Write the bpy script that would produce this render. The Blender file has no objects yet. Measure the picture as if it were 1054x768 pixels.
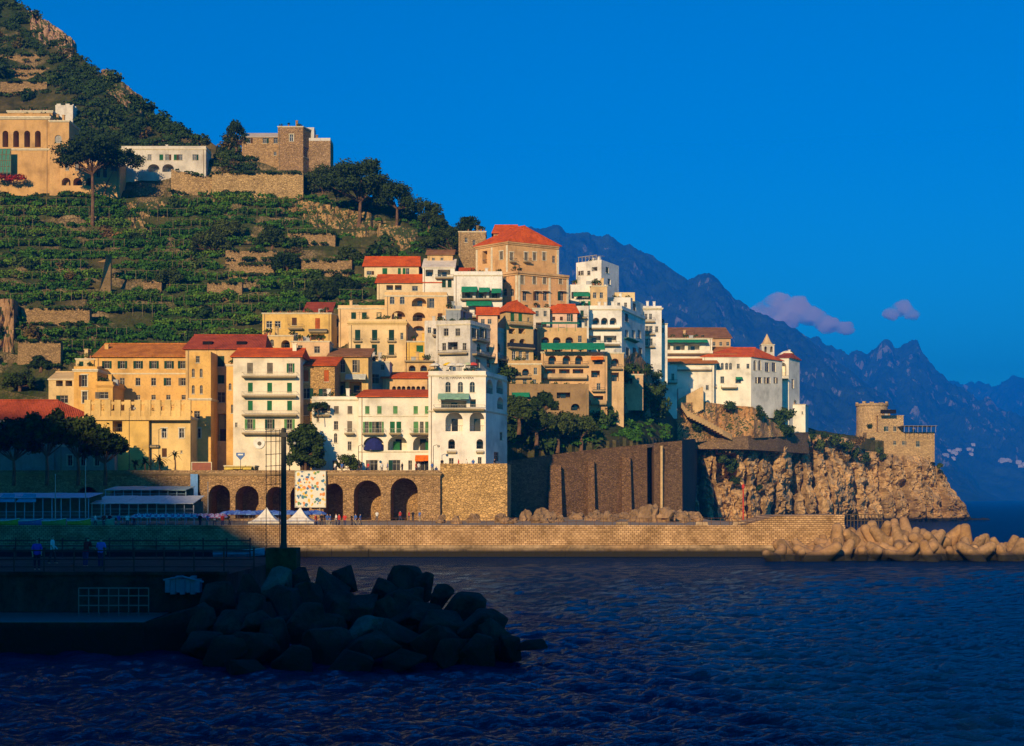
import bpy, bmesh, math, random
import numpy as np
from mathutils import Vector, Matrix, Euler, noise

# ------------------------------------------------------------------ camera, sky, sun, exposure
S = bpy.context.scene
COL = S.collection
F, CX, HY, H = 1500.0, 527.0, 513.0, 7.5          # focal length in photo pixels, optical centre, horizon, eye height
cam = bpy.data.objects.new('camera', bpy.data.cameras.new('camera'))
COL.objects.link(cam); S.camera = cam
cam.location = (0, 0, H); cam.rotation_euler = (math.radians(90), 0, 0)
cam.data.sensor_width = 36; cam.data.lens = F / 1054 * 36
cam.data.shift_y = (HY - 384) / 1054
cam.data.clip_start = 0.5; cam.data.clip_end = 40000
AZ, EL = math.radians(18), math.radians(19)        # sun: behind the camera, 18 degrees to the left, 19 up
sund = Vector((-math.sin(AZ) * math.cos(EL), -math.cos(AZ) * math.cos(EL), math.sin(EL)))
W = bpy.data.worlds.new('World'); S.world = W; W.use_nodes = True
nt = W.node_tree; nt.nodes.clear()
sky = nt.nodes.new('ShaderNodeTexSky'); sky.sky_type = 'NISHITA'; sky.sun_disc = False
sky.sun_elevation = EL; sky.sun_rotation = math.atan2(sund.x, sund.y)
sky.air_density = 1.0; sky.dust_density = 0.2; sky.ozone_density = 4.0
hs = nt.nodes.new('ShaderNodeHueSaturation'); hs.inputs['Saturation'].default_value = 1.45; hs.inputs['Value'].default_value = 1.0
tint = nt.nodes.new('ShaderNodeMix'); tint.data_type = 'RGBA'; tint.blend_type = 'MULTIPLY'; tint.inputs[0].default_value = 1.0
tint.inputs[7].default_value = (0.07, 0.84, 1.0, 1)
bg = nt.nodes.new('ShaderNodeBackground'); bg.inputs['Strength'].default_value = 0.118
wo = nt.nodes.new('ShaderNodeOutputWorld')
nt.links.new(sky.outputs[0], hs.inputs['Color']); nt.links.new(hs.outputs[0], tint.inputs[6])
nt.links.new(tint.outputs[2], bg.inputs[0]); nt.links.new(bg.outputs[0], wo.inputs[0])
sl = bpy.data.lights.new('sun', 'SUN'); sl.energy = 5.0; sl.angle = math.radians(0.5); sl.color = (1.0, 0.73, 0.4)
so = bpy.data.objects.new('sun', sl); COL.objects.link(so)
so.rotation_euler = sund.to_track_quat('Z', 'Y').to_euler()
vs = S.view_settings
S.display_settings.display_device = 'sRGB'
vs.view_transform = 'Standard'; vs.look = 'None'; vs.exposure = 0.25; vs.gamma = 1.0; vs.use_curve_mapping = False
S.render.engine = 'CYCLES'
cy = S.cycles
cy.use_denoising = True; cy.diffuse_bounces = 2; cy.glossy_bounces = 3
cy.transmission_bounces = 2; cy.volume_bounces = 6; cy.max_bounces = 8; cy.transparent_max_bounces = 8
cy.sample_clamp_indirect = 4.0

# ------------------------------------------------------------------ coordinates
def X(px, Y): return (px - CX) * Y / F
def Zp(py, Y): return H - (py - HY) * Y / F
def P(px, py, Y): return Vector((X(px, Y), Y, Zp(py, Y)))
HAZE = 0.000165
RNG = random.Random(11)
NR = np.random.default_rng(5)

# ------------------------------------------------------------------ materials
MATS = {}
class N:
    """small node-tree writer"""
    def __init__(s, name):
        s.m = bpy.data.materials.new(name); s.m.use_nodes = True
        s.t = s.m.node_tree; s.b = s.t.nodes['Principled BSDF']; s.o = s.t.nodes['Material Output']
    def n(s, typ, **kw):
        d = s.t.nodes.new('ShaderNode' + typ)
        for k, v in kw.items():
            if k in d.inputs: d.inputs[k].default_value = v
            else: setattr(d, k, v)
        return d
    def l(s, a, b): s.t.links.new(a, b)
    def coord(s, scale=(1, 1, 1), out='Object'):
        c = s.n('TexCoord'); m = s.n('Mapping'); m.inputs['Scale'].default_value = scale
        s.l(c.outputs[out], m.inputs[0]); return m.outputs[0]
    def noise(s, vec, scale, detail=4, rough=0.55):
        d = s.n('TexNoise', Scale=scale, Detail=detail, Roughness=rough); s.l(vec, d.inputs['Vector']); return d.outputs['Fac']
    def ramp(s, fac, *stops):
        r = s.n('ValToRGB'); e = r.color_ramp.elements
        while len(e) < len(stops): e.new(0.5)
        for k, (p, c) in enumerate(stops):
            e[k].position = p; e[k].color = (*c, 1) if len(c) == 3 else c
        s.l(fac, r.inputs[0]); return r.outputs[0]
    def mix(s, a, b, fac, mode='MIX'):
        x = s.n('Mix', data_type='RGBA', blend_type=mode)
        for v, k in ((fac, 0), (a, 6), (b, 7)):
            if hasattr(v, 'links') or hasattr(v, 'is_linked'): s.l(v, x.inputs[k])
            else: x.inputs[k].default_value = v if k == 0 else ((*v, 1) if len(v) == 3 else v)
        return x.outputs[2]
    def bump(s, h, strength=0.5, dist=0.1):
        b = s.n('Bump', Strength=strength, Distance=dist); s.l(h, b.inputs['Height']); s.l(b.outputs[0], s.b.inputs['Normal'])
    def done(s, col=None, rough=0.9, spec=0.2, metal=0.0):
        if col is not None:
            if hasattr(col, 'is_linked'): s.l(col, s.b.inputs['Base Color'])
            else: s.b.inputs['Base Color'].default_value = (*col, 1)
        s.b.inputs['Roughness'].default_value = rough; s.b.inputs['Specular IOR Level'].default_value = spec
        s.b.inputs['Metallic'].default_value = metal
        return s.m
def mul(c, k): return tuple(min(1, v * k) for v in c)
def stucco(c, wear=0.7):
    key = ('st',) + tuple(round(v, 3) for v in c) + (wear,)
    if key in MATS: return MATS[key]
    c = (c[0], c[1] * (.92 if c[0] > c[2] * 1.5 else .98), c[2] * (.76 if c[0] > c[2] * 1.5 else .97)); n = N('stucco'); v = n.coord(); vz = n.coord((0.9, 0.9, 0.2))
    big = n.noise(v, 0.22, 5); fine = n.noise(v, 2.6, 6, 0.65); streak = n.noise(vz, 0.8, 7, 0.7)
    col = n.ramp(big, (0.3, mul(c, 0.58)), (0.47, mul(c, .92)), (0.68, mul(c, 1.12)))
    col = n.mix(col, mul((c[0] * 0.8, c[1] * 0.72, c[2] * 0.66), 0.62), n.ramp(streak, (0.53, (0, 0, 0)), (0.75, (min(1, wear * 1.15),) * 3)))
    col = n.mix(col, mul(c, 0.6), n.ramp(fine, (0.5, (0, 0, 0)), (0.74, (min(.8, wear),) * 3)))
    n.bump(fine, 0.6, 0.07)
    MATS[key] = n.done(col, 0.92, 0.15); return MATS[key]
def stone(c, scale=1.0, blocks=True, name='stone'):
    key = ('sn',) + tuple(round(v, 3) for v in c) + (scale, blocks)
    if key in MATS: return MATS[key]
    n = N(name); v = n.coord((1, 1, 1.5)); big = n.noise(v, 0.18, 6, 0.6); fine = n.noise(v, 1.8, 6, 0.65)
    vo = n.n('TexVoronoi', Scale=2.2 * scale, feature='F1'); n.l(v, vo.inputs['Vector'])
    ve = n.n('TexVoronoi', Scale=2.2 * scale, feature='DISTANCE_TO_EDGE'); n.l(v, ve.inputs['Vector'])
    cell = n.n('SeparateColor'); n.l(vo.outputs['Color'], cell.inputs[0])
    col = n.ramp(big, (0.3, mul(c, 0.6)), (0.5, c), (0.7, mul(c, 1.3)))
    if blocks:
        col = n.mix(col, n.ramp(cell.outputs[0], (0.0, mul(c, 0.55)), (0.5, c), (1.0, mul(c, 1.5))), 0.55)
        joint = n.ramp(ve.outputs['Distance'], (0.0, (0, 0, 0)), (0.06, (1, 1, 1)))
        col = n.mix(mul(c, 0.3), col, joint)
        hgt = n.mix(joint, fine, 0.4)
    else: hgt = fine
    col = n.mix(col, mul((c[0], c[1] * 0.9, c[2] * 0.7), 0.35), n.ramp(fine, (0.5, (0, 0, 0)), (0.75, (0.6, 0.6, 0.6))))
    n.bump(hgt, 0.8, 0.18)
    MATS[key] = n.done(col, 0.95, 0.1); return MATS[key]
def tiles(c):
    key = ('ti',) + tuple(c)
    if key in MATS: return MATS[key]
    n = N('roof_tiles'); v = n.coord()
    big = n.noise(v, 0.5, 5); fine = n.noise(v, 3.5, 4)
    w = n.n('TexWave', Scale=1.1, wave_type='BANDS', bands_direction='X', Distortion=0.3); n.l(v, w.inputs[0])
    w2 = n.n('TexWave', Scale=0.9, wave_type='BANDS', bands_direction='Y', Distortion=0.5, wave_profile='SAW'); n.l(v, w2.inputs[0])
    col = n.ramp(big, (0.3, mul(c, 0.6)), (0.55, c), (0.75, mul((c[0], c[1] * 1.25, c[2] * 1.4), 1.1)))
    col = n.mix(col, mul(c, 0.35), n.ramp(fine, (0.5, (0, 0, 0)), (0.72, (0.75, 0.75, 0.75))))
    n.bump(n.mix(w.outputs['Fac'], w2.outputs['Fac'], 0.35), 0.9, 0.12)
    MATS[key] = n.done(col, 0.85, 0.2); return MATS[key]
def plain(name, c, rough=0.6, spec=0.3, metal=0.0, vary=0.25):
    key = ('pl', name) + tuple(c)
    if key in MATS: return MATS[key]
    n = N(name); f = n.noise(n.coord(), 1.7, 5, 0.6)
    MATS[key] = n.done(n.ramp(f, (0.3, mul(c, 1 - vary)), (0.7, mul(c, 1 + vary * 0.6))), rough, spec, metal); return MATS[key]
def slatted(name, c):
    key = ('sl', name) + tuple(c)
    if key in MATS: return MATS[key]
    n = N(name); v = n.coord()
    w = n.n('TexWave', Scale=3.2, bands_direction='Z'); n.l(v, w.inputs[0])
    f = n.noise(v, 0.9, 4)
    n.bump(w.outputs['Fac'], 0.8, 0.05)
    MATS[key] = n.done(n.ramp(f, (0.35, mul(c, 0.65)), (0.65, mul(c, 1.15))), 0.55, 0.3); return MATS[key]
def leaf_mat(name, c, dark=0.35, light=1.7):
    n = N(name); v = n.coord(out='Object'); f = n.noise(v, 0.8, 3)
    oi = n.n('ObjectInfo')
    col = n.ramp(f, (0.28, mul(c, dark)), (0.5, c), (0.72, (c[0] * light * 1.1, c[1] * light, c[2] * light * 0.8)))
    hv = n.n('HueSaturation'); n.l(col, hv.inputs['Color'])
    mr = n.n('MapRange'); n.l(oi.outputs['Random'], mr.inputs['Value']); mr.inputs['To Min'].default_value = 0.47; mr.inputs['To Max'].default_value = 0.525
    n.l(mr.outputs[0], hv.inputs['Hue'])
    mr2 = n.n('MapRange'); n.l(oi.outputs['Random'], mr2.inputs['Value']); mr2.inputs['To Min'].default_value = 1.25; mr2.inputs['To Max'].default_value = 0.6
    n.l(mr2.outputs[0], hv.inputs['Value'])
    return n.done(hv.outputs[0], 0.8, 0.12)
def rock_mat(name, c, scale=1.0, veg=0.0, wet=None):
    n = N(name); v = n.coord((1, 1, 0.75)); v1 = n.coord()
    big = n.noise(v1, 0.06 * scale, 6, 0.6); mid = n.noise(v, 0.35 * scale, 8, 0.68); fine = n.noise(v, 1.6 * scale, 6, 0.7)
    col = n.ramp(mid, (0.32, mul(c, 0.28)), (0.46, mul(c, 0.8)), (0.58, mul(c, 1.15)), (0.72, mul((c[0], c[1] * 1.05, c[2] * 1.15), 1.5)))
    col = n.mix(col, (c[0] * 0.95, c[1] * 0.72, c[2] * 0.5), n.ramp(big, (0.5, (0, 0, 0)), (0.7, (0.6, 0.6, 0.6))))
    col = n.mix(col, mul(c, 0.25), n.ramp(fine, (0.5, (0, 0, 0)), (0.7, (0.6, 0.6, 0.6))))
    if veg:
        ge = n.n('NewGeometry'); sx = n.n('SeparateXYZ'); n.l(ge.outputs['Normal'], sx.inputs[0])
        ad = n.n('Math', operation='MULTIPLY_ADD'); n.l(mid, ad.inputs[0]); ad.inputs[1].default_value = 0.9; n.l(sx.outputs[2], ad.inputs[2])
        col = n.mix(col, (0.05, 0.07, 0.018), n.ramp(ad.outputs[0], (1.05 - veg, (0, 0, 0)), (1.2 - veg, (1, 1, 1))))
    if wet is not None:
        ge2 = n.n('NewGeometry'); s2 = n.n('SeparateXYZ'); n.l(ge2.outputs['Position'], s2.inputs[0])
        mr = n.n('MapRange'); n.l(s2.outputs[2], mr.inputs['Value']); mr.inputs['From Min'].default_value = wet; mr.inputs['From Max'].default_value = wet + 0.6
        col = n.mix((0.02, 0.018, 0.012), col, mr.outputs[0])
    n.bump(n.mix(mid, fine, 0.45), 1.0, 0.5 / scale)
    return n.done(col, 0.92, 0.15)
def glass(name, c=(0.012, 0.014, 0.016)):
    key = ('gl', name)
    if key not in MATS:
        n = N(name); f = n.noise(n.coord(), 0.35, 2)
        MATS[key] = n.done(n.ramp(f, (0.4, c), (0.7, (0.07, 0.065, 0.055))), 0.12, 0.5)
    return MATS[key]

M_PANE = glass('window_glass'); M_IRON = plain('dark_iron', (0.02, 0.02, 0.022), 0.5, 0.4)
M_WHITE = plain('white_paint', (0.72, 0.7, 0.64), 0.6); M_FRAME = plain('grey_wood', (0.4, 0.36, 0.28), 0.7)
M_GREEN = slatted('green_shutter', (0.02, 0.15, 0.05)); M_DGREEN = slatted('dark_green_shutter', (0.012, 0.06, 0.035))
M_LIME = slatted('light_green_shutter', (0.12, 0.3, 0.1)); M_BROWN = slatted('brown_shutter', (0.1, 0.045, 0.015))
M_ORANGESH = slatted('orange_shutter', (0.5, 0.11, 0.015)); M_GREYSH = slatted('grey_shutter', (0.2, 0.17, 0.12))
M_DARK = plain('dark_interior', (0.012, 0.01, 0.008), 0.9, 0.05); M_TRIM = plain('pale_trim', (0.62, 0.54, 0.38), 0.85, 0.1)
M_AWG = plain('green_awning', (0.015, 0.2, 0.1), 0.8, 0.1); M_AWP = plain('pale_awning', (0.5, 0.5, 0.42), 0.8, 0.1)
M_AWLG = plain('sea_green_awning', (0.2, 0.36, 0.26), 0.8, 0.1)
M_AWO = plain('orange_awning', (0.75, 0.16, 0.01), 0.8, 0.1); M_AWB = plain('navy_awning', (0.02, 0.025, 0.12), 0.8, 0.1)
T_RED = tiles((0.66, 0.1, 0.01)); T_ORG = tiles((0.55, 0.18, 0.03)); T_DRED = tiles((0.38, 0.065, 0.025)); T_BRN = tiles((0.33, 0.14, 0.05))
M_PIPEW = plain('old_pipe', (0.3, 0.22, 0.13), .7, .2); M_PALEB2 = plain('grey_tank', (0.35, 0.36, 0.36), .6, .2)
M_SLAB = stucco((0.36, 0.3, 0.2), 0.6)
CREAM, WHITE, ORANGE, YEL, PINK = (0.68, 0.55, 0.34), (0.74, 0.7, 0.6), (0.66, 0.42, 0.16), (0.68, 0.5, 0.25), (0.66, 0.46, 0.36)
COOL = (0.66, 0.68, 0.68)

# ------------------------------------------------------------------ mesh building
def worldloc(o):
    v = Vector((0, 0, 0))
    while o is not None: v = v + o.location; o = o.parent
    return v
class MB:
    def __init__(s): s.v = []; s.f = []; s.mi = []
    def add(s, vs, fs, m=0):
        b = len(s.v); s.v.extend([tuple(v) for v in vs])
        for f in fs: s.f.append([b + i for i in f]); s.mi.append(m)
    def quad(s, a, b, c, d, m=0): s.add((a, b, c, d), ((0, 1, 2, 3),), m)
    def hexa(s, p, m=0):      # p: 4 bottom, 4 top (same order)
        s.add(p, ((3, 2, 1, 0), (4, 5, 6, 7), (0, 1, 5, 4), (1, 2, 6, 5), (2, 3, 7, 6), (3, 0, 4, 7)), m)
    def box(s, x0, x1, y0, y1, z0, z1, m=0):
        s.hexa(((x0, y0, z0), (x1, y0, z0), (x1, y1, z0), (x0, y1, z0), (x0, y0, z1), (x1, y0, z1), (x1, y1, z1), (x0, y1, z1)), m)
    def prism(s, poly, z0, z1, m=0):
        n = len(poly); s.add([(*p, z0) for p in poly] + [(*p, z1) for p in poly],
              [tuple(range(n - 1, -1, -1)), tuple(range(n, 2 * n))] + [(i, (i + 1) % n, n + (i + 1) % n, n + i) for i in range(n)], m)
    def tube(s, pts, r, seg=6, m=0, r1=None, cap=True):
        pts = [Vector(p) for p in pts]; n = len(pts); vs = []; fs = []
        for i, p in enumerate(pts):
            d = (pts[min(i + 1, n - 1)] - pts[max(i - 1, 0)]).normalized()
            a = d.orthogonal().normalized() if abs(d.z) > 0.9 else d.cross(Vector((0, 0, 1))).normalized()
            b = d.cross(a); rr = r if r1 is None else r + (r1 - r) * i / max(1, n - 1)
            for k in range(seg):
                t = 2 * math.pi * k / seg; vs.append(p + a * (math.cos(t) * rr) + b * (math.sin(t) * rr))
        for i in range(n - 1):
            for k in range(seg):
                k2 = (k + 1) % seg; fs.append((i * seg + k, i * seg + k2, (i + 1) * seg + k2, (i + 1) * seg + k))
        if cap: fs += [tuple(range(seg - 1, -1, -1)), tuple((n - 1) * seg + k for k in range(seg))]
        s.add(vs, fs, m)
    def lathe(s, prof, c=(0, 0, 0), seg=12, m=0):
        vs = []; fs = []; n = len(prof)
        for r, z in prof:
            for k in range(seg):
                t = 2 * math.pi * k / seg; vs.append((c[0] + r * math.cos(t), c[1] + r * math.sin(t), c[2] + z))
        for i in range(n - 1):
            for k in range(seg):
                k2 = (k + 1) % seg; fs.append((i * seg + k, i * seg + k2, (i + 1) * seg + k2, (i + 1) * seg + k))
        fs += [tuple(range(seg - 1, -1, -1)), tuple((n - 1) * seg + k for k in range(seg))]
        s.add(vs, fs, m)
    def build(s, name, mats, parent=None, smooth=False, loc=None):
        if not s.v: return None
        me = bpy.data.meshes.new(name)
        o = worldloc(parent) if parent is not None else Vector(loc or (0, 0, 0))
        me.from_pydata([(v[0] - o.x, v[1] - o.y, v[2] - o.z) for v in s.v], [], s.f)
        for m in (mats if isinstance(mats, (list, tuple)) else [mats]): me.materials.append(m)
        if any(s.mi): me.polygons.foreach_set('material_index', s.mi)
        if smooth: me.polygons.foreach_set('use_smooth', [True] * len(s.f))
        ob = bpy.data.objects.new(name, me); COL.objects.link(ob)
        if parent is not None: ob.parent = parent
        elif loc is not None: ob.location = loc
        return ob
def tag(o, label, cat, group=None):
    o['label'] = label; o['category'] = cat
    if group: o['group'] = group
    return o
def thing(name, label, cat, loc=(0, 0, 0), group=None, rz=0):
    o = bpy.data.objects.new(name, None); COL.objects.link(o); o.location = loc; o.rotation_euler.z = rz
    o.empty_display_size = 0.5
    return tag(o, label, cat, group)
def struct(o, kind='structure'): o['kind'] = kind; return o
def dup(o, loc=None, rot=None, scale=None, label=None, group=None, parent=None):
    c = o.copy(); COL.objects.link(c)
    if parent is not None: c.parent = parent
    if loc is not None: c.location = loc
    if rot is not None: c.rotation_euler = rot
    if scale is not None: c.scale = scale if hasattr(scale, '__len__') else (scale,) * 3
    if label: c['label'] = label
    if group: c['group'] = group
    for ch in list(o.children): dup(ch, parent=c)
    return c
def grid_obj(name, A, mat, smooth=True):
    """A: array rows x cols x 3"""
    r, c, _ = A.shape
    idx = np.arange(r * c).reshape(r, c)
    q = np.stack([idx[:-1, :-1], idx[:-1, 1:], idx[1:, 1:], idx[1:, :-1]], -1).reshape(-1, 4)
    me = bpy.data.meshes.new(name); me.from_pydata(A.reshape(-1, 3).tolist(), [], q.tolist())
    me.materials.append(mat)
    if smooth: me.polygons.foreach_set('use_smooth', [True] * len(q))
    o = bpy.data.objects.new(name, me); COL.objects.link(o); return o
def fbm(x, y, z=0.0, octs=5, H_=0.9):
    return noise.fractal(Vector((x, y, z)), H_, 2.1, octs, noise_basis='PERLIN_ORIGINAL')
def vnoise(xs, ys, zs=0.0, octs=4, H_=0.9):
    b = np.broadcast(xs, ys, zs); out = np.empty(b.shape); fl = out.ravel()
    for i, (a, c, d) in enumerate(b): fl[i] = fbm(a, c, d, octs, H_)
    return fl.reshape(b.shape)

# ------------------------------------------------------------------ terrain of the near hill
TC = np.array([  # px, Y0, py0, Ym, pym, Y1, py1
 (-220, 285, 478, 335, 330, 500, -170), (0, 285, 478, 335, 335, 480, -12), (30, 285, 478, 335, 338, 470, 12), (70, 285, 478, 335, 340, 450, 45), (100, 285, 478, 335, 343, 440, 72),
 (130, 285, 478, 335, 345, 430, 100), (165, 285, 478, 335, 348, 420, 124), (200, 285, 478, 335, 350, 412, 138), (260, 285, 478, 332, 345, 408, 160), (340, 285, 478, 328, 345, 402, 185),
 (400, 285, 476, 325, 345, 395, 205), (440, 285, 476, 322, 345, 388, 224), (500, 285, 474, 325, 340, 378, 246), (540, 297, 472, 330, 365, 378, 270),
 (580, 301, 468, 345, 375, 390, 305), (620, 306, 462, 355, 385, 400, 330), (660, 314, 458, 375, 405, 412, 352), (690, 350, 455, 392, 425, 420, 375), (700, 386, 455, 403, 430, 425, 390),
 (740, 411, 452, 424, 434, 450, 404), (810, 430, 450, 458, 444, 488, 436), (870, 460, 451, 478, 449, 520, 448), (950, 490, 462, 500, 461, 540, 461)], float)
def prof(px):
    return [np.interp(px, TC[:, 0], TC[:, k]) for k in range(1, 7)]
def hitY(px, py):
    """distance at which the line of sight through a photo pixel meets the hill"""
    Y0, a, Ym, b, Y1, c = prof(px)
    if py >= a: return Y0
    if py >= b: return Y0 + (Ym - Y0) * (a - py) / (a - b)
    return Ym + (Y1 - Ym) * min(1.0, (b - py) / max(1e-3, b - c))
def terr(px, Y):
    Y0, a, Ym, b, Y1, c = prof(px)
    if px >= 505 and Y <= Y0 + (5 if px < 690 else 14): return -1.5
    if Y <= Y0: return Zp(a, Y0) if (px < 505 or Y > Y0 + (5 if px < 690 else 0)) else -1.5
    if Y <= Ym: z = Zp(a + (b - a) * (Y - Y0) / (Ym - Y0), Y)
    elif Y <= Y1: z = Zp(b + (c - b) * (Y - Ym) / (Y1 - Ym), Y)
    else:
        z1 = Zp(c, Y1); z = max(-1.5, z1 - 0.9 * (Y - Y1))
    return z
def tpx(px):     # how strongly the slope is terraced
    return float(np.interp(px, (-220, 380, 430), (1, 1, 0)))
STEP = 3.4
def ground(px, Y):
    z = terr(px, Y); k = tpx(px)
    x = X(px, Y)
    Y0, a, Ym, b, Y1, c = prof(px)
    if k > 0 and Ym - 30 < Y < Y1:
        wob = 1.2 * fbm(x * 0.03, Y * 0.03, 3.0, 2)
        top = float(np.interp(px, (-220, 0, 120, 230), (105, 105, 105, 120)))
        k2 = k * min(1, max(0, (top - z) / 8))
        q = (z + wob) / STEP; fr = q - math.floor(q)
        zt = STEP * (math.floor(q) + min(1, max(0, (fr - 0.72) / 0.22))) - wob
        z = z + (zt - z) * k2
    rough = 1.0 if Y < Y1 + 3 else 1.5
    z += rough * (0.9 * fbm(x * 0.09, Y * 0.09, 0.0, 4) * (1 - 0.75 * k) + 0.25 * fbm(x * 0.5, Y * 0.5, 7.0, 2))
    if px < 140: z += max(0, (Y - 380) / 60) * 1.6 * fbm(x * 0.06, Y * 0.06, 5.0, 4) * 1.5
    return z

n = N('hillside_ground'); v = n.coord()
ge = n.n('NewGeometry'); sx = n.n('SeparateXYZ'); n.l(ge.outputs['Normal'], sx.inputs[0])
mid = n.noise(v, 0.25, 8, 0.65); fine = n.noise(v, 1.4, 6, 0.7); big = n.noise(v, 0.045, 4)
earth = n.ramp(mid, (0.3, (0.035, 0.028, 0.01)), (0.5, (0.09, 0.065, 0.025)), (0.7, (0.2, 0.13, 0.055)))
green = n.ramp(fine, (0.35, (0.008, 0.018, 0.004)), (0.65, (0.032, 0.06, 0.011)))
gm = n.ramp(big, (0.36, (0.4, 0.4, 0.4)), (0.56, (0.97, 0.97, 0.97)))
flat = n.mix(earth, green, gm)
vo = n.n('TexVoronoi', Scale=1.1, feature='DISTANCE_TO_EDGE'); n.l(v, vo.inputs['Vector'])
wall = n.mix((0.05, 0.035, 0.018), n.ramp(mid, (0.3, (0.13, 0.085, 0.04)), (0.7, (0.34, 0.24, 0.12))), n.ramp(vo.outputs['Distance'], (0.0, (0, 0, 0)), (0.12, (1, 1, 1))))
steep = n.ramp(sx.outputs[2], (0.5, (1, 1, 1)), (0.7, (0, 0, 0)))
patch = n.noise(v, 0.075, 5, .6)
steep = n.mix((0, 0, 0), steep, n.ramp(patch, (.5, (.12, .12, .12)), (.6, (.9, .9, .9))))
col = n.mix(flat, wall, steep)
n.bump(n.mix(fine, mid, 0.5), 0.9, 0.5)
M_HILL = n.done(col, 0.95, 0.1)
pxs = np.arange(-220, 951, 3.5); Ys = np.concatenate([np.arange(280, 520, 1.3), np.arange(520, 780, 8)])
A = np.zeros((len(Ys), len(pxs), 3))
for j, px in enumerate(pxs):
    for i, Y in enumerate(Ys): A[i, j] = (X(px, Y), Y, ground(px, Y))
struct(grid_obj('hillside', A, M_HILL, smooth=False))

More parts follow.
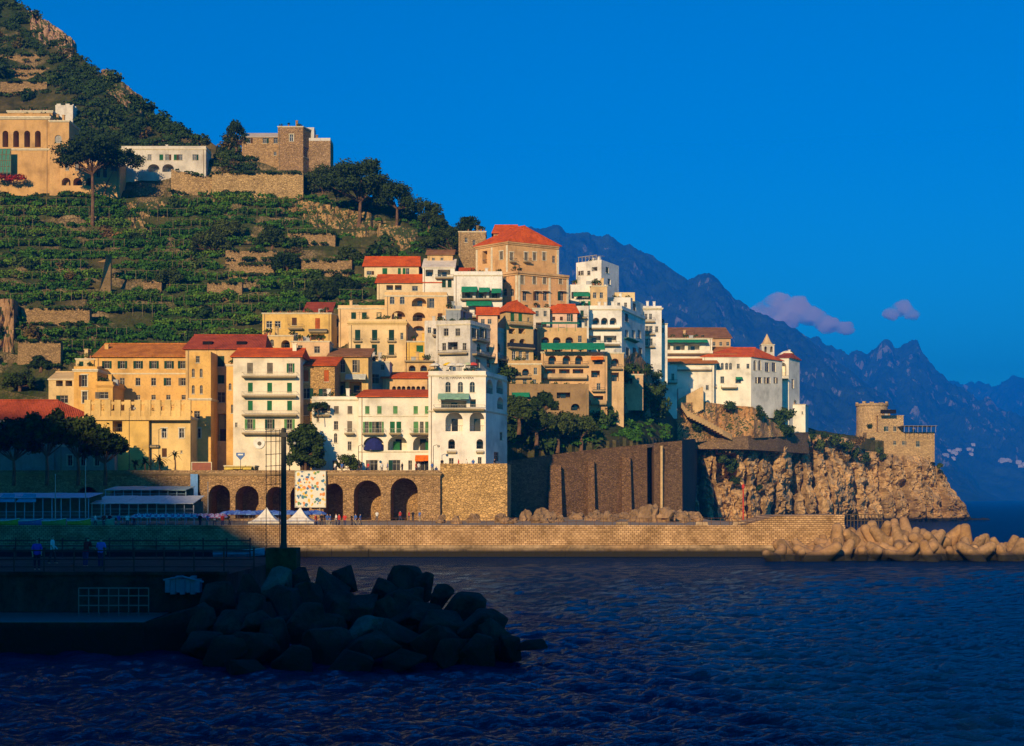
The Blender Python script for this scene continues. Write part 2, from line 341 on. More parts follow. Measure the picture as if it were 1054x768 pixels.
# ------------------------------------------------------------------ buildings
def V2(x, y): return np.array((x, y), float)
PLANTS = []
class Bld:
    """quad footprint from two or three photo columns; openings, balconies and awnings are placed on its facades"""
    def __init__(s, name, label, px, base, top, mat, Y=None, dY=(0, 0, 0), depth=10, cat='building', group=None, drop=6, roofmat=None):
        s.base, s.top = base, top
        k0 = 1 if len(px) == 3 else 0
        if Y is None: Y = hitY(sum(px[:2]) / 2, base)
        s.Y = Y
        q = [V2(X(p, Y + d), Y + d) for p, d in zip(px, dY)]
        if len(q) == 2:
            t = (q[1] - q[0]) / np.linalg.norm(q[1] - q[0]); q.append(q[1] + V2(-t[1], t[0]) * depth)
        s.q = [q[0], q[1], q[2], q[0] + q[2] - q[1]]
        Yr = Y + dY[k0]
        s.zt = Zp(top, Yr); s.zb = Zp(base, Yr) - drop; s.mat = mat
        c = sum(s.q) / 4
        s.root = thing(name, label, cat, (c[0], c[1], s.zb), group)
        s.ops = {0: [], 1: [], 2: [], 3: []}; s.wallx = MB(); s.parts = []
    def fr(s, k):
        a, b = s.q[k], s.q[(k + 1) % 4]; L = np.linalg.norm(b - a); t = (b - a) / L
        return a, t, V2(t[1], -t[0]), L
    def pt(s, k, u, z, d=0.0):
        a, t, nn, L = s.fr(k); p = a + t * u + nn * d; return (p[0], p[1], z)
    def at(s, k, px, py):
        a, t, nn, L = s.fr(k); r = V2((px - CX) / F, 1.0)
        lam = np.dot(a, nn) / np.dot(r, nn); h = r * lam
        return float(np.dot(h - a, t)), Zp(py, lam)
    def fbox(s, mb, k, u0, u1, z0, z1, d0, d1, m=0):
        mb.hexa([s.pt(k, u0, z0, d1), s.pt(k, u1, z0, d1), s.pt(k, u1, z0, d0), s.pt(k, u0, z0, d0),
                 s.pt(k, u0, z1, d1), s.pt(k, u1, z1, d1), s.pt(k, u1, z1, d0), s.pt(k, u0, z1, d0)], m)
    def win(s, kind, pxs, py, w=4.5, h=8, f=0, bal=None):
        for px in (pxs if hasattr(pxs, '__len__') else [pxs]):
            u0, z0 = s.at(f, px - w / 2, py + h / 2); u1, z1 = s.at(f, px + w / 2, py - h / 2)
            L = s.fr(f)[3]
            um, zm = s.at(f, px, py); zh = (z1 - z0) / 2; z0, z1 = zm - zh, zm + zh
            jit = RNG.uniform(-.04, .04); u0 += jit; u1 += jit
            if u0 < 0.15 or u1 > L - 0.15 or z0 < s.zb + .2 or z1 > s.zt - 0.1: continue
            if any(not (u1 < o[0] - .05 or u0 > o[1] + .05 or z1 < o[2] - .05 or z0 > o[3] + .05) for o in s.ops[f]): continue
            s.ops[f].append((u0, u1, z0, z1, kind))
        return s
    def balcony(s, px0, px1, py, rail=5.5, f=0, out=1.1, mat=None, solid=False):
        u0, z = s.at(f, px0, py); u1, _ = s.at(f, px1, py)
        hgt = rail * s.Y / F
        b = MB(); s.fbox(b, f, u0, u1, z - 0.22, z, 0.004, out); s.fbox(b, f, u0 + .1, u1 - .1, z - .34, z - .22, 0.004, out - .15)
        bo = b.build('balcony', M_SLAB, s.root)
        r = MB()
        if solid: 
            s.fbox(r, f, u0, u1, z + .004, z + hgt, out - .12, out); s.fbox(r, f, u0, u0 + .12, z + .004, z + hgt, .004, out - .12); s.fbox(r, f, u1 - .12, u1, z + .004, z + hgt, .004, out - .12)
        else:
            s.fbox(r, f, u0, u1, z + hgt - .05, z + hgt, out - .06, out - .01)
            s.fbox(r, f, u0, u1, z + .08, z + .12, out - .055, out - .015)
            nb = max(3, int((u1 - u0) / 0.28))
            for i in range(nb + 1):
                uu = u0 + .02 + (u1 - u0 - .06) * i / nb; s.fbox(r, f, uu, uu + .025, z + .004, z + hgt - .05, out - .05, out - .025)
            for uu in (u0, u1 - .04): s.fbox(r, f, uu, uu + .04, z + hgt - .05, z + hgt, .004, out - .06)
        r.build('railing', mat or M_IRON, bo)
        return s
    def awning(s, px0, px1, py0, py1, out=1.8, mat=None, f=0, label=None):
        u0, z1 = s.at(f, px0, py0); u1, z0 = s.at(f, px1, py1); z0 += 0.05
        b = MB(); nseg = max(2, int((u1 - u0) / 1.2))
        for i in range(nseg):
            a, c = u0 + (u1 - u0) * i / nseg, u0 + (u1 - u0) * (i + 1) / nseg; sag = 0.05 * (i % 2)
            p = [s.pt(f, a, z1, .01), s.pt(f, c, z1, .01), s.pt(f, c, z0 + .25 - sag, out), s.pt(f, a, z0 + .25 - sag, out)]
            p2 = [(x, y, z - .05) for x, y, z in p]
            b.hexa([p2[3], p2[2], p2[1], p2[0], p[3], p[2], p[1], p[0]])
            s.fbox(b, f, a + .02, c - .02, z0 - .05 + .07 * (i % 2), z0 + .2 - sag, out - .03, out)
        for uu in (u0 + .05, u1 - .1): b.tube([s.pt(f, uu, z0 - .1, .02), s.pt(f, uu, z0 + .18, out - .05)], .03, 5)
        o = b.build('awning', mat or M_AWG, s.root)
        if label: o['label'] = label
        return s
    def cornice(s, py=None, h=0.4, out=0.16, mat=None, faces=(0, 1, 3), name='cornice'):
        z = s.zt if py is None else s.at(0, 0, py)[1] if False else Zp(py, s.q[1][1] if len(s.q) else s.Y)
        b = MB()
        for k in faces:
            L = s.fr(k)[3]
            s.fbox(b, k, -out if k == 0 else 0.003, L + (out if k == 0 else -0.003), z - h * .55, z, 0.004, out)
            s.fbox(b, k, -out * .5 if k == 0 else 0.003, L + (out * .5 if k == 0 else -.003), z - h, z - h * .55, 0.004, out * .5)
        b.build(name, mat or M_TRIM, s.root); return s
    def pilasters(s, k, fr_, w=.55, out=.14):
        L = s.fr(k)[3]; m = MB()
        for f in fr_:
            u = f * L
            if any(o[0] - .1 < u + w / 2 and u - w / 2 < o[1] + .1 for o in s.ops[k]): continue
            m = MB(); s.fbox(m, k, max(.003, u - w / 2), min(L - .003, u + w / 2), s.zb + .3, s.zt - .95, .004, out); m.build('pilaster', M_TRIM, s.root)
        return s
    def parapet(s, h=0.9, mat=None, merl=False):
        b = MB()
        for k in (0, 1, 3):
            L = s.fr(k)[3]; a0, a1 = (0, L) if k == 0 else (0.252, L)
            if merl:
                s.fbox(b, k, a0, a1, s.zt + .003, s.zt + h * .55, -.3, .02)
                nn = max(2, int(L / 2.0))
                for i in range(nn): s.fbox(b, k, a0 + (a1 - a0) * (i + .15) / nn, a0 + (a1 - a0) * (i + .62) / nn, s.zt + h * .55, s.zt + h, -.3, .02)
            else: s.fbox(b, k, a0, a1, s.zt + .003, s.zt + h, -.25, .001)
        b.build('parapet', mat or s.mat, s.root); return s
    def roof(s, py=None, mat=None, kind='hip', over=0.5, inset=0.3, rise=None):
        q = [V2(*p) for p in s.q]; c = sum(q) / 4
        e = []
        for i in range(4):
            a, b_ = q[i] - q[i - 1], q[i] - q[(i + 1) % 4]
            e.append(q[i] + a / np.linalg.norm(a) * over + b_ / np.linalg.norm(b_) * over)
        z0 = s.zt + .02
        ml, mr = (e[0] + e[3]) / 2, (e[1] + e[2]) / 2
        if kind == 'shed': ml, mr = e[3], e[2]
        Ym = (ml[1] + mr[1]) / 2
        z1 = z0 + rise if rise else max(z0 + .5, Zp(py, Ym))
        b = MB(); th = .16
        def slab(pts):
            lo = [(x, y, z - th) for x, y, z in pts]; nn = len(pts)
            b.add(lo + pts, [tuple(range(nn - 1, -1, -1)), tuple(range(nn, 2 * nn))] + [(i, (i + 1) % nn, nn + (i + 1) % nn, nn + i) for i in range(nn)])
        E = [(p[0], p[1], z0) for p in e]
        if kind == 'hip':
            d = mr - ml; L = np.linalg.norm(d); ins = min(inset * L, np.linalg.norm(e[0] - e[3]) / 2)
            a = ml + d / L * ins; c2 = mr - d / L * ins
            A_, C_ = (a[0], a[1], z1), (c2[0], c2[1], z1)
            slab([E[0], E[1], C_, A_]); slab([E[2], E[3], A_, C_]); slab([E[1], E[2], C_]); slab([E[3], E[0], A_])
            b.tube([(A_[0], A_[1], z1 + .02), (C_[0], C_[1], z1 + .02)], .16, 6)
        elif kind == 'gable':
            A_, C_ = (ml[0], ml[1], z1), (mr[0], mr[1], z1)
            slab([E[0], E[1], C_, A_]); slab([E[2], E[3], A_, C_])
            m1 = (q[0] + q[3]) / 2; m2 = (q[1] + q[2]) / 2
            s.wallx.add([(*q[0], s.zt), (*q[3], s.zt), (*m1, z1 - .18)], [(0, 1, 2)]); s.wallx.add([(*q[1], s.zt), (*q[2], s.zt), (*m2, z1 - .18)], [(0, 1, 2)])
            b.tube([(A_[0], A_[1], z1 + .02), (C_[0], C_[1], z1 + .02)], .16, 6)
        else:
            slab([E[0], E[1], (e[2][0], e[2][1], z1), (e[3][0], e[3][1], z1)])
            s.wallx.add([(*q[1], s.zt), (*q[2], s.zt), (*q[2], z1 - .2)], [(0, 1, 2)]); s.wallx.add([(*q[0], s.zt), (*q[3], s.zt), (*q[3], z1 - .2)], [(0, 1, 2)])
        # eave board and gutter
        for k in (0, 1, 3):
            L = s.fr(k)[3]; s.fbox(s.wallx, k, 0.004, L - .004, s.zt - .3, s.zt, .004, .1)
        s.ro = b.build('roof', mat or T_RED, s.root); return s
    def chimney(s, px, w=.7, h=1.6, back=4):
        u, _ = s.at(0, px, s.top); a, t, nn, L = s.fr(0); p = a + t * u - nn * back
        b = MB(); z = s.zt - .5; b.box(p[0] - w / 2, p[0] + w / 2, p[1] - w / 2, p[1] + w / 2, z, z + h + 1.5)
        b.box(p[0] - w / 2 - .1, p[0] + w / 2 + .1, p[1] - w / 2 - .1, p[1] + w / 2 + .1, z + h + 1.502, z + h + 1.65)
        b.build('chimney', s.mat, getattr(s, 'ro', None) or s.root); return s
    def done(s):
        if s.root['category'] == 'building' and s.fr(0)[3] > 6:          # rain pipes down the front
            L = s.fr(0)[3]
            for uu in ([L * .03 + .2] if L < 14 else [L * .02 + .2, L * .98 - .2]):
                if any(o[0] - .1 < uu < o[1] + .1 for o in s.ops[0]): continue
                pm = MB(); pm.tube([s.pt(0, uu, s.zb + .5, .09), s.pt(0, uu, s.zt - .15, .09)], .06, 5); pm.build('downpipe', M_PIPEW, s.root)
        if not hasattr(s, 'ro') and s.root['category'] == 'building' and s.zt - s.zb > 9:   # clutter on flat roofs
            L = s.fr(0)[3]
            for i in range(RNG.choice((1, 2, 2, 3))):
                uu = RNG.uniform(.15, .8) * L; d = -RNG.uniform(1.2, 4); k = RNG.random(); pm = MB()
                if k < .45: s.fbox(pm, 0, uu, uu + .6, s.zt + .01, s.zt + 1.91, d - .6, d); s.fbox(pm, 0, uu - .1, uu + .7, s.zt + 1.91, s.zt + 2.03, d - .7, d + .1); pm.build('chimney', s.mat, s.root)
                elif k < .75: pm.tube([s.pt(0, uu, s.zt, d), s.pt(0, uu, s.zt + 2.4, d)], .035, 5); pm.tube([s.pt(0, uu - .6, s.zt + 2.2, d), s.pt(0, uu + .6, s.zt + 2.2, d)], .025, 4); pm.tube([s.pt(0, uu - .4, s.zt + 1.8, d), s.pt(0, uu + .4, s.zt + 1.8, d)], .025, 4); pm.build('aerial', M_IRON, s.root)
                else: s.fbox(pm, 0, uu, uu + 1.3, s.zt + .01, s.zt + 1.1, d - 1, d); pm.build('roof_tank', M_PALEB2, s.root)
        if not hasattr(s, 'ro') and s.root['category'] == 'building' and s.root['label'] != 'x' and RNG.random() < .7:
            L = s.fr(0)[3]; PLANTS.append((s.root['label'], [s.pt(0, L * RNG.uniform(.05, .95), s.zt + RNG.uniform(.5, 1.1), -RNG.uniform(.4, 1.6)) for _ in range(max(3, int(L * .7)))], s.pt(0, L / 2, s.zt, -1)))
        w = MB(); w.v = s.wallx.v; w.f = s.wallx.f; w.mi = s.wallx.mi
        for k in range(4):
            L = s.fr(k)[3]; ops = s.ops[k]
            us = sorted({0.0, L, *[o[0] for o in ops], *[o[1] for o in ops]}); zs = sorted({s.zb, s.zt, *[o[2] for o in ops], *[o[3] for o in ops]})
            for a, b in zip(us[:-1], us[1:]):
                for c, d in zip(zs[:-1], zs[1:]):
                    um, zm = (a + b) / 2, (c + d) / 2
                    if any(o[0] < um < o[1] and o[2] < zm < o[3] for o in ops): continue
                    w.quad(s.pt(k, a, c), s.pt(k, b, c), s.pt(k, b, d), s.pt(k, a, d))
            for o in ops: s.opening(w, k, *o)
        w.add([(*p, s.zt) for p in s.q], [(0, 1, 2, 3)]) 
        w.build('wall', [s.mat, M_DARK, M_TRIM], s.root)
        return s.root
    def opening(s, w, k, u0, u1, z0, z1, kind):
        arch = kind[0] in 'aLA'; deep = {'L': 2.6, 'R': 2.4, 'A': 7.0, 'D': 1.5}.get(kind[0], 0.24)
        r = (u1 - u0) / 2; um = (u0 + u1) / 2; zs_ = z1
        if arch:
            zs_ = z1 - min(r, (z1 - z0) * .6); rz = z1 - zs_; ns = 12 if r > 1 else 8
            pts = [(um - r * math.cos(math.pi * i / ns), zs_ + rz * math.sin(math.pi * i / ns)) for i in range(ns + 1)]
            for (a, c), (b, d) in zip(pts[:-1], pts[1:]):
                w.quad(s.pt(k, a, c), s.pt(k, b, d), s.pt(k, b, z1), s.pt(k, a, z1))
                w.quad(s.pt(k, a, c), s.pt(k, a, c, -deep), s.pt(k, b, d, -deep), s.pt(k, b, d))
        else: w.quad(s.pt(k, u0, z1), s.pt(k, u0, z1, -deep), s.pt(k, u1, z1, -deep), s.pt(k, u1, z1))
        w.quad(s.pt(k, u0, z0), s.pt(k, u0, z0, -deep), s.pt(k, u0, zs_, -deep), s.pt(k, u0, zs_))
        w.quad(s.pt(k, u1, z0), s.pt(k, u1, zs_), s.pt(k, u1, zs_, -deep), s.pt(k, u1, z0, -deep))
        w.quad(s.pt(k, u0, z0), s.pt(k, u1, z0), s.pt(k, u1, z0, -deep), s.pt(k, u0, z0, -deep))
        back = lambda m=0: w.quad(s.pt(k, u0, z0, -deep), s.pt(k, u1, z0, -deep), s.pt(k, u1, z1, -deep), s.pt(k, u0, z1, -deep), m)
        wd, hg = u1 - u0, z1 - z0
        if kind[0] == 'A': back(0); return
        if kind[0] in 'LRD':            # loggia: shaded back wall with a glazed door, low railing in front
            back(0)
            b = MB(); ud = um - .28 * wd; n_ = max(1, int(wd / 2.6)); 
            for i in range(n_):
                c = u0 + wd * (i + .5) / n_; s.fbox(b, k, c - .55, c + .55, z0 + .003, z0 + min(2.3, hg * .8), -deep + .004, -deep + .08)
            do = b.build('door', M_PANE if kind[-1] != 'b' else M_BROWN, s.root)
            if kind[-1] != 'x':
                rl = MB(); hr = min(1.0, hg * .4)
                s.fbox(rl, k, u0 + .004, u1 - .004, z0 + hr - .06, z0 + hr, -.14, -.08); nb = max(2, int(wd / .3))
                for i in range(1, nb): uu = u0 + wd * i / nb; s.fbox(rl, k, uu - .015, uu + .015, z0 + .004, z0 + hr - .06, -.125, -.095)
                rl.build('railing', M_IRON, s.root)
            return
        fm = MB(); e = .07                                   # frame in the reveal, trim round the opening, sill
        s.fbox(fm, k, u0 + .003, u0 + e, z0 + .003, z1 - .003, -deep + .03, -deep + .09); s.fbox(fm, k, u1 - e, u1 - .003, z0 + .003, z1 - .003, -deep + .03, -deep + .09)
        s.fbox(fm, k, u0 + e, u1 - e, z0 + .003, z0 + e, -deep + .03, -deep + .09)
        if not arch: s.fbox(fm, k, u0 + e, u1 - e, z1 - e, z1 - .003, -deep + .03, -deep + .09)
        s.fbox(fm, k, um - .03, um + .03, z0 + e, z1 - e, -deep + .035, -deep + .08)
        s.fbox(fm, k, u0 + e, um - .03, z0 + hg * .62, z0 + hg * .62 + .05, -deep + .035, -deep + .075); s.fbox(fm, k, um + .03, u1 - e, z0 + hg * .62, z0 + hg * .62 + .05, -deep + .035, -deep + .075)
        s.fbox(fm, k, u0 - .12, u1 + .12, z0 - .1, z0 - .002, .003, .1, 1)
        if not arch and kind[-1] == 't':
            s.fbox(fm, k, u0 - .16, u0 - .002, z0, z1, .003, .05, 1); s.fbox(fm, k, u1 + .002, u1 + .16, z0, z1, .003, .05, 1)
            s.fbox(fm, k, u0 - .24, u1 + .24, z1 + .002, z1 + .22, .003, .12, 1)
        if not arch and kind[-1] == 'm':                     # little pale canopy
            s.fbox(fm, k, u0 - .4, u1 + .4, z1 + .05, z1 + .18, .003, .9, 1)
        wo_ = fm.build('window', [M_FRAME if kind[0] != 'W' else M_WHITE, M_TRIM], s.root)
        sm = {'g': M_GREEN, 'G': M_GREEN, 'd': M_DGREEN, 'e': M_DGREEN, 'l': M_LIME, 'k': M_LIME, 'b': M_BROWN, 'o': M_ORANGESH, 'y': M_GREYSH}
        c = kind[0]
        if c in 'wWaGekb' or c not in sm:
            pm = MB(); pm.quad(s.pt(k, u0, z0, -deep + .02), s.pt(k, u1, z0, -deep + .02), s.pt(k, u1, z1, -deep + .02), s.pt(k, u0, z1, -deep + .02))
            pm.build('pane', M_PANE, wo_)
        if c in 'gdloyb':                                    # closed shutters, one leaf sometimes ajar
            for sgn in (-1, 1):
                m = MB(); a, b = (u0 + .02, um - .01) if sgn < 0 else (um + .01, u1 - .02)
                aj = RNG.random() < .2
                s.fbox(m, k, a, b, z0 + .02, z1 - .02, -.12 + (.05 if aj else 0), -.07 + (.05 if aj else 0)); m.build('shutter', sm[c], wo_)
        if c == 'w' and not arch and .9 < wd < 1.6 and RNG.random() < .45:
            m = MB(); hw = wd * .5; sd = RNG.choice((-1, 1)); a, b = (u0 - hw - .02, u0 - .02) if sd < 0 else (u1 + .02, u1 + hw + .02)
            s.fbox(m, k, a, b, z0 + .02, z1 - .02, .012, .06); m.build('shutter', RNG.choice((M_GREYSH, M_BROWN, M_DGREEN)), wo_)
        if c in 'Gek':                                       # open shutters beside the opening
            for sgn in (-1, 1):
                m = MB(); hw = wd * .46; a, b = (u0 - hw - .02, u0 - .02) if sgn < 0 else (u1 + .02, u1 + hw + .02)
                s.fbox(m, k, a, b, z0 + .02, z1 - .02, .012, .06); m.build('shutter', sm[c], wo_)
def simple_roof_items(): pass

st = stucco
# --- front row, left: long orange palazzo, its wings and the terrace bastion
b = Bld('palazzo', 'long orange palazzo of three window rows under a flat-looking terracotta roof', [98, 196], 440, 367, st((0.68, 0.44, 0.17)), Y=274, depth=14)
b.win('e', [110, 126, 142, 158.5, 174, 188], 375.5, 5, 8).win('w', [126, 142, 158, 173.5, 189], 393, 5, 8).win('W', 110, 392, 5, 8).win('w', [126, 142, 158, 173.5, 189], 409, 4.5, 5)
b.roof(354, T_ORG, 'hip', inset=.02).cornice(py=384, h=.25, out=.1, name='string_course').chimney(104).done()
b = Bld('attic_wing', 'small pale attic wing with two green windows left of the terracotta roof', [78, 98], 430, 369, st((0.62, 0.5, 0.3)), Y=277, depth=9)
b.win('d', [83.5, 94], 374.5, 4.5, 5).cornice(h=.3).done()
b = Bld('tower_house', 'orange tower-like house with tall stacked windows beside the long palazzo', [76, 100], 440, 380, st((0.68, 0.42, 0.14)), Y=267, depth=8)
b.win('wt', 87, 392, 5.5, 12).win('wt', 87, 409, 5, 12).cornice(h=.5, out=.25).parapet(.5).done()
b = Bld('terrace_house', 'low cream house stepped down to the left of the orange tower house', [50, 76], 440, 390, st((0.66, 0.5, 0.28)), Y=269, depth=9)
b.win('R', [61, 71], 394.5, 7, 6).win('w', 66, 411, 8, 8).cornice(h=.3).roof(383, st((0.6, 0.45, 0.25)), 'gable', over=.1).done()
b = Bld('bay_block', 'orange projecting bay with a roof terrace against the long palazzo', [100, 116], 440, 396, st((0.66, 0.42, 0.14)), Y=266, depth=8)
b.win('w', 107, 407, 9, 7).cornice(h=.45, out=.25, mat=st((0.6, 0.36, 0.12))).parapet(.6).done()
b = Bld('bastion_house', 'yellow bastion house with a scalloped terrace parapet and a tall dark doorway', [90, 153], 486, 429, st((0.72, 0.5, 0.17), 0.3), Y=259, depth=14, drop=3)
b.win('R', 121, 439, 10, 11).cornice(h=.4, out=.2).done()
BAST = b
b = Bld('round_bastion_house', 'cream house with a few sash windows at the right of the scalloped terrace', [153, 196], 488, 429, st((0.72, 0.54, 0.26), 0.4), Y=260, depth=14, drop=3)
b.win('Wt', [169, 187], 446, 5, 10).win('b', 169, 466, 5, 9).win('w', [179, 187], 465, 2, 2.5).cornice(h=.4, out=.2).balcony(153.5, 164, 459, 1, out=.7, solid=True).done()
b = Bld('terrace_parapet', 'row of scalloped cream walls and niches edging the terrace of the bastion', [84, 196], 429, 428.5, st((0.7, 0.5, 0.22)), Y=258.6, depth=.7, cat='parapet wall', drop=0.6)
for i in range(11):
    p0 = 90 + i * 10.3; m = MB(); u, z = b.at(0, p0, 428.5); b.fbox(m, 0, u - .55, u + .55, z + .003, z + 2.9, -.6, .0)
    if i < 10:
        uu, _ = b.at(0, p0 + 10.3, 428.5); b.fbox(m, 0, u + .552, uu - .552, z + .003, z + 1.0, -.5, -.15)
        for j in range(8):
            a0, a1 = u + .552 + (uu - u - 1.104) * j / 8, u + .552 + (uu - u - 1.104) * (j + 1) / 8
            cc = (j + .5) / 4 - 1; b.fbox(m, 0, a0, a1, z + 2.0 + .5 * math.sqrt(max(0, 1 - cc * cc)) * -1 + .5, z + 2.6, -.45, -.2)
    m.build('scalloped_pier', b.mat, b.root)
b.done()
# --- orange tower with arched windows and the long red roof
b = Bld('arched_tower', 'narrow orange tower with two pairs of small arched windows', [195, 217], 488, 362, st((0.7, 0.45, 0.16)), Y=266, depth=12, drop=3)
b.win('w', 203.5, 370, 4, 7).win('a', [199, 207], 384, 3, 9).win('a', [199, 207], 401, 3, 9).win('w', 203, 427, 6, 8).win('wt', 204, 446, 5, 10).cornice(py=410, h=.4, out=.2, name='string_course').done()
b = Bld('red_roof_house', 'tall ochre house under a long dark red roof with two skylights', [191, 271], 488, 359, st((0.62, 0.46, 0.24)), Y=272, depth=12, drop=3)
b.win('d', 227.5, 372, 7, 11).win('d', 227.5, 390.5, 7, 9).win('w', 227.5, 409, 8, 11).win('D', 228, 440, 10, 28).win('a', [237, 243], 398, 3, 7).win('w', 237.5, 421, 3, 9)
b.roof(345, T_DRED, 'hip', inset=.05)
for p in (212, 247):
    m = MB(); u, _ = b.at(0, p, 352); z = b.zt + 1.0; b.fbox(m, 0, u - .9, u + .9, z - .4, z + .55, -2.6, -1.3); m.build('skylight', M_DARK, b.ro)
b.done()
b = Bld('side_block', 'orange block squeezed between the red-roofed house and white balcony house', [233, 248], 480, 375, st((0.66, 0.42, 0.16)), Y=268, depth=5)
b.win('a', [237, 243], 398, 3, 7).win('w', 239, 421, 3, 9).cornice().done()
# --- white balcony house
b = Bld('balcony_house', 'white house with four rows of long balconies and green shutters under red tiles', [240, 309], 480, 367, st((0.76, 0.68, 0.52), 0.35), Y=264, depth=11, drop=3)
b.win('G', [299], 379, 4, 10).win('y', [257.5, 278], 379, 6, 11)
b.win('g', [257.5, 277.5, 298], 399, 5, 10).win('g', [257.5, 277.5, 298], 417.5, 5, 10).win('k', [257.5, 298], 437, 5.5, 11).win('e', 277.5, 437, 5, 11).win('w', 243, 437.5, 2.5, 5)
for py in (387.5, 407.5, 427, 445.5): b.balcony(250, 306, py, 4, out=1.3, mat=M_FRAME)
b.roof(359, T_RED, 'hip', inset=.02).chimney(300).done()
BALC = b
# --- orange stone house
b = Bld('stone_house', 'orange rough-stone house with bright orange shutters beside the white balcony house', [308, 344.5], 470, 376, stone((0.5, 0.3, 0.11), 1.4), Y=268, depth=9, drop=3)
b.win('o', [315, 336], 387, 5, 12).win('w', 315.5, 405, 7, 11).win('w', 336, 405, 8, 10).balcony(330, 342, 411, 5).win('y', 315, 422, 5, 11).roof(367, T_RED, 'shed').done()
b = Bld('tiled_house', 'ochre house with two tall windows and a striped pale awning over its terrace', [339, 379], 440, 367, st((0.6, 0.44, 0.2)), Y=277, depth=8)
b.win('w', [353, 365], 377, 5, 13).win('R', [349, 366], 400, 13, 14).awning(356, 377, 385, 391.5, 1.6, M_AWP).balcony(344, 379, 410, 5, out=1.2).roof(358.5, T_BRN, 'shed').done()
# --- yellow house higher up
b = Bld('yellow_house', 'yellow house with laundry-hung balcony and a small patch of red roof', [270, 341, 356], 366, 322, st((0.68, 0.47, 0.17)), dY=(0, 0, 9))
b.win('W', [277, 286], 334, 6, 7).win('b', 303, 331, 5, 8).win('o', 327, 333, 5, 11).win('w', 304, 345, 6, 5).win('R', 290, 348, 8, 6).win('R', 327, 347, 14, 6).win('w', 349, 333, 5, 7, f=1).win('w', 349, 350, 4, 7, f=1)
b.balcony(297, 312, 338, 4).balcony(318, 337, 341, 2, out=.8, solid=True).cornice(h=.3).done()
b = Bld('roof_hut', 'small roof room with red tiles on top of the yellow house', [314, 340], 326, 321, st((0.6, 0.42, 0.18)), Y=b.Y + 3, depth=6, drop=1, cat='roof room')
b.roof(311, T_DRED, 'shed').done()
b = Bld('pink_cottage', 'low pinkish cottage with one window under the yellow house', [300, 339], 372, 351, st((0.66, 0.48, 0.32)), Y=280, depth=6)
b.win('w', [326.5], 360, 6, 7).win('w', 300.5, 358, 5, 5).win('w', 309, 358, 5, 5).cornice(h=.25).done()
b = Bld('side_yellow_wing', 'cream wing on the left under the yellow house above the red roof', [271, 302], 372, 345, st((0.66, 0.48, 0.24)), Y=284, depth=6)
b.win('L', 294, 354, 9, 8).win('a', 280, 353, 4, 7).cornice(h=.25).done()
# --- yellow palazzo with green shutters
b = Bld('shuttered_palazzo', 'plain yellow palazzo with dark green shutters and small iron balconies', [359, 418], 384, 331, st((0.7, 0.55, 0.34), 0.45), depth=10)
b.win('d', [368, 385.5, 403], 345, 5.5, 11).win('d', [385.5, 403], 360, 5.5, 11).win('d', 368.5, 357, 5.5, 5).win('w', 413.5, 346, 3, 7)
for p, q in ((368, 351), (385.5, 351), (403, 351), (385.5, 366), (403, 366)): b.balcony(p - 4.5, p + 4.5, q, 2.5, out=.6)
b.cornice(h=.7, out=.35, mat=st((0.66, 0.5, 0.25))).parapet(.5).done()
b = Bld('back_house', 'long low yellow house seen over the shuttered palazzo roof', [348, 397], 345, 317, st((0.7, 0.52, 0.32)), depth=8)
b.win('d', [364, 375, 390], 325, 5, 7).win('w', 393, 325, 3, 7).cornice(h=.3).parapet(.6).done()
b = Bld('lunette_house', 'yellow house with big arched loggias and a half-round window', [396, 460], 358, 304, st((0.68, 0.48, 0.27)), depth=9)
b.win('a', [403.5, 414], 309, 5, 8).win('L', 431.5, 311, 15, 9).win('w', 444.5, 312, 5, 10).win('Lb', 410, 325, 14, 10).win('Lb', 431, 326, 13, 9).win('b', 453, 326, 5, 7).win('L', 431, 338, 11, 5).cornice(h=.35).parapet(.7).done()
b = Bld('small_yellow_house', 'little bright yellow house with green shutters above the terrace restaurant', [419, 453], 385, 351, st((0.72, 0.48, 0.12)), depth=7)
b.win('g', 432, 359, 7, 7).win('w', 446, 359, 5, 8).win('d', 421, 360, 4, 10).cornice(h=.3).done()
b = Bld('ruddy_roof_cottage', 'cream cottage with long red tiled roof below the green-shuttered house', [388, 453], 305, 291, st((0.72, 0.6, 0.42)), depth=7)
b.win('R', [401, 410], 296, 7, 5).win('w', [427, 440], 297, 6, 5).win('w', 449, 296, 4, 7).roof(283, T_RED, 'hip', inset=.02).done()
b = Bld('green_shutter_cottage', 'cream cottage with bright green shutters and red roof, highest of the left cluster', [375, 431], 290, 274, st((0.72, 0.6, 0.42)), depth=7)
b.win('g', 396, 280, 5, 8).win('g', [411, 416], 280, 3, 8).win('w', 419.5, 280, 3.4, 8).win('w', 380, 281, 5, 4).roof(264.5, T_RED, 'hip', inset=.02).done()
b = Bld('white_gable_house', 'white house with lean-to gable and open terraces', [435, 468], 305, 275, st(WHITE), depth=8)
b.win('Rx', 442, 281, 8, 7).win('Rx', 457, 281, 13, 7).win('d', [457, 463], 292, 4, 8).balcony(448, 468, 286, 3).roof(266, st((0.7, 0.62, 0.5)), 'shed', over=.2).done()
b = Bld('green_awning_hotel', 'white hotel with two tiers of green awnings left of the peach palace', [467, 517], 330, 283, st((0.74, 0.72, 0.66)), depth=9)
b.win('Rx', [481, 495, 509], 303, 11, 8).win('Rx', [478, 494, 508], 320, 11, 8)
b.awning(475, 491, 295, 302, 1.8).awning(493, 504, 296, 302, 1.8).awning(506, 516, 297, 303, 1.8).balcony(474, 517, 308, 4, mat=M_DGREEN)
b.awning(480, 506, 309, 316, 1.8).balcony(474, 517, 326, 4).cornice(h=.3).parapet(.8).done()
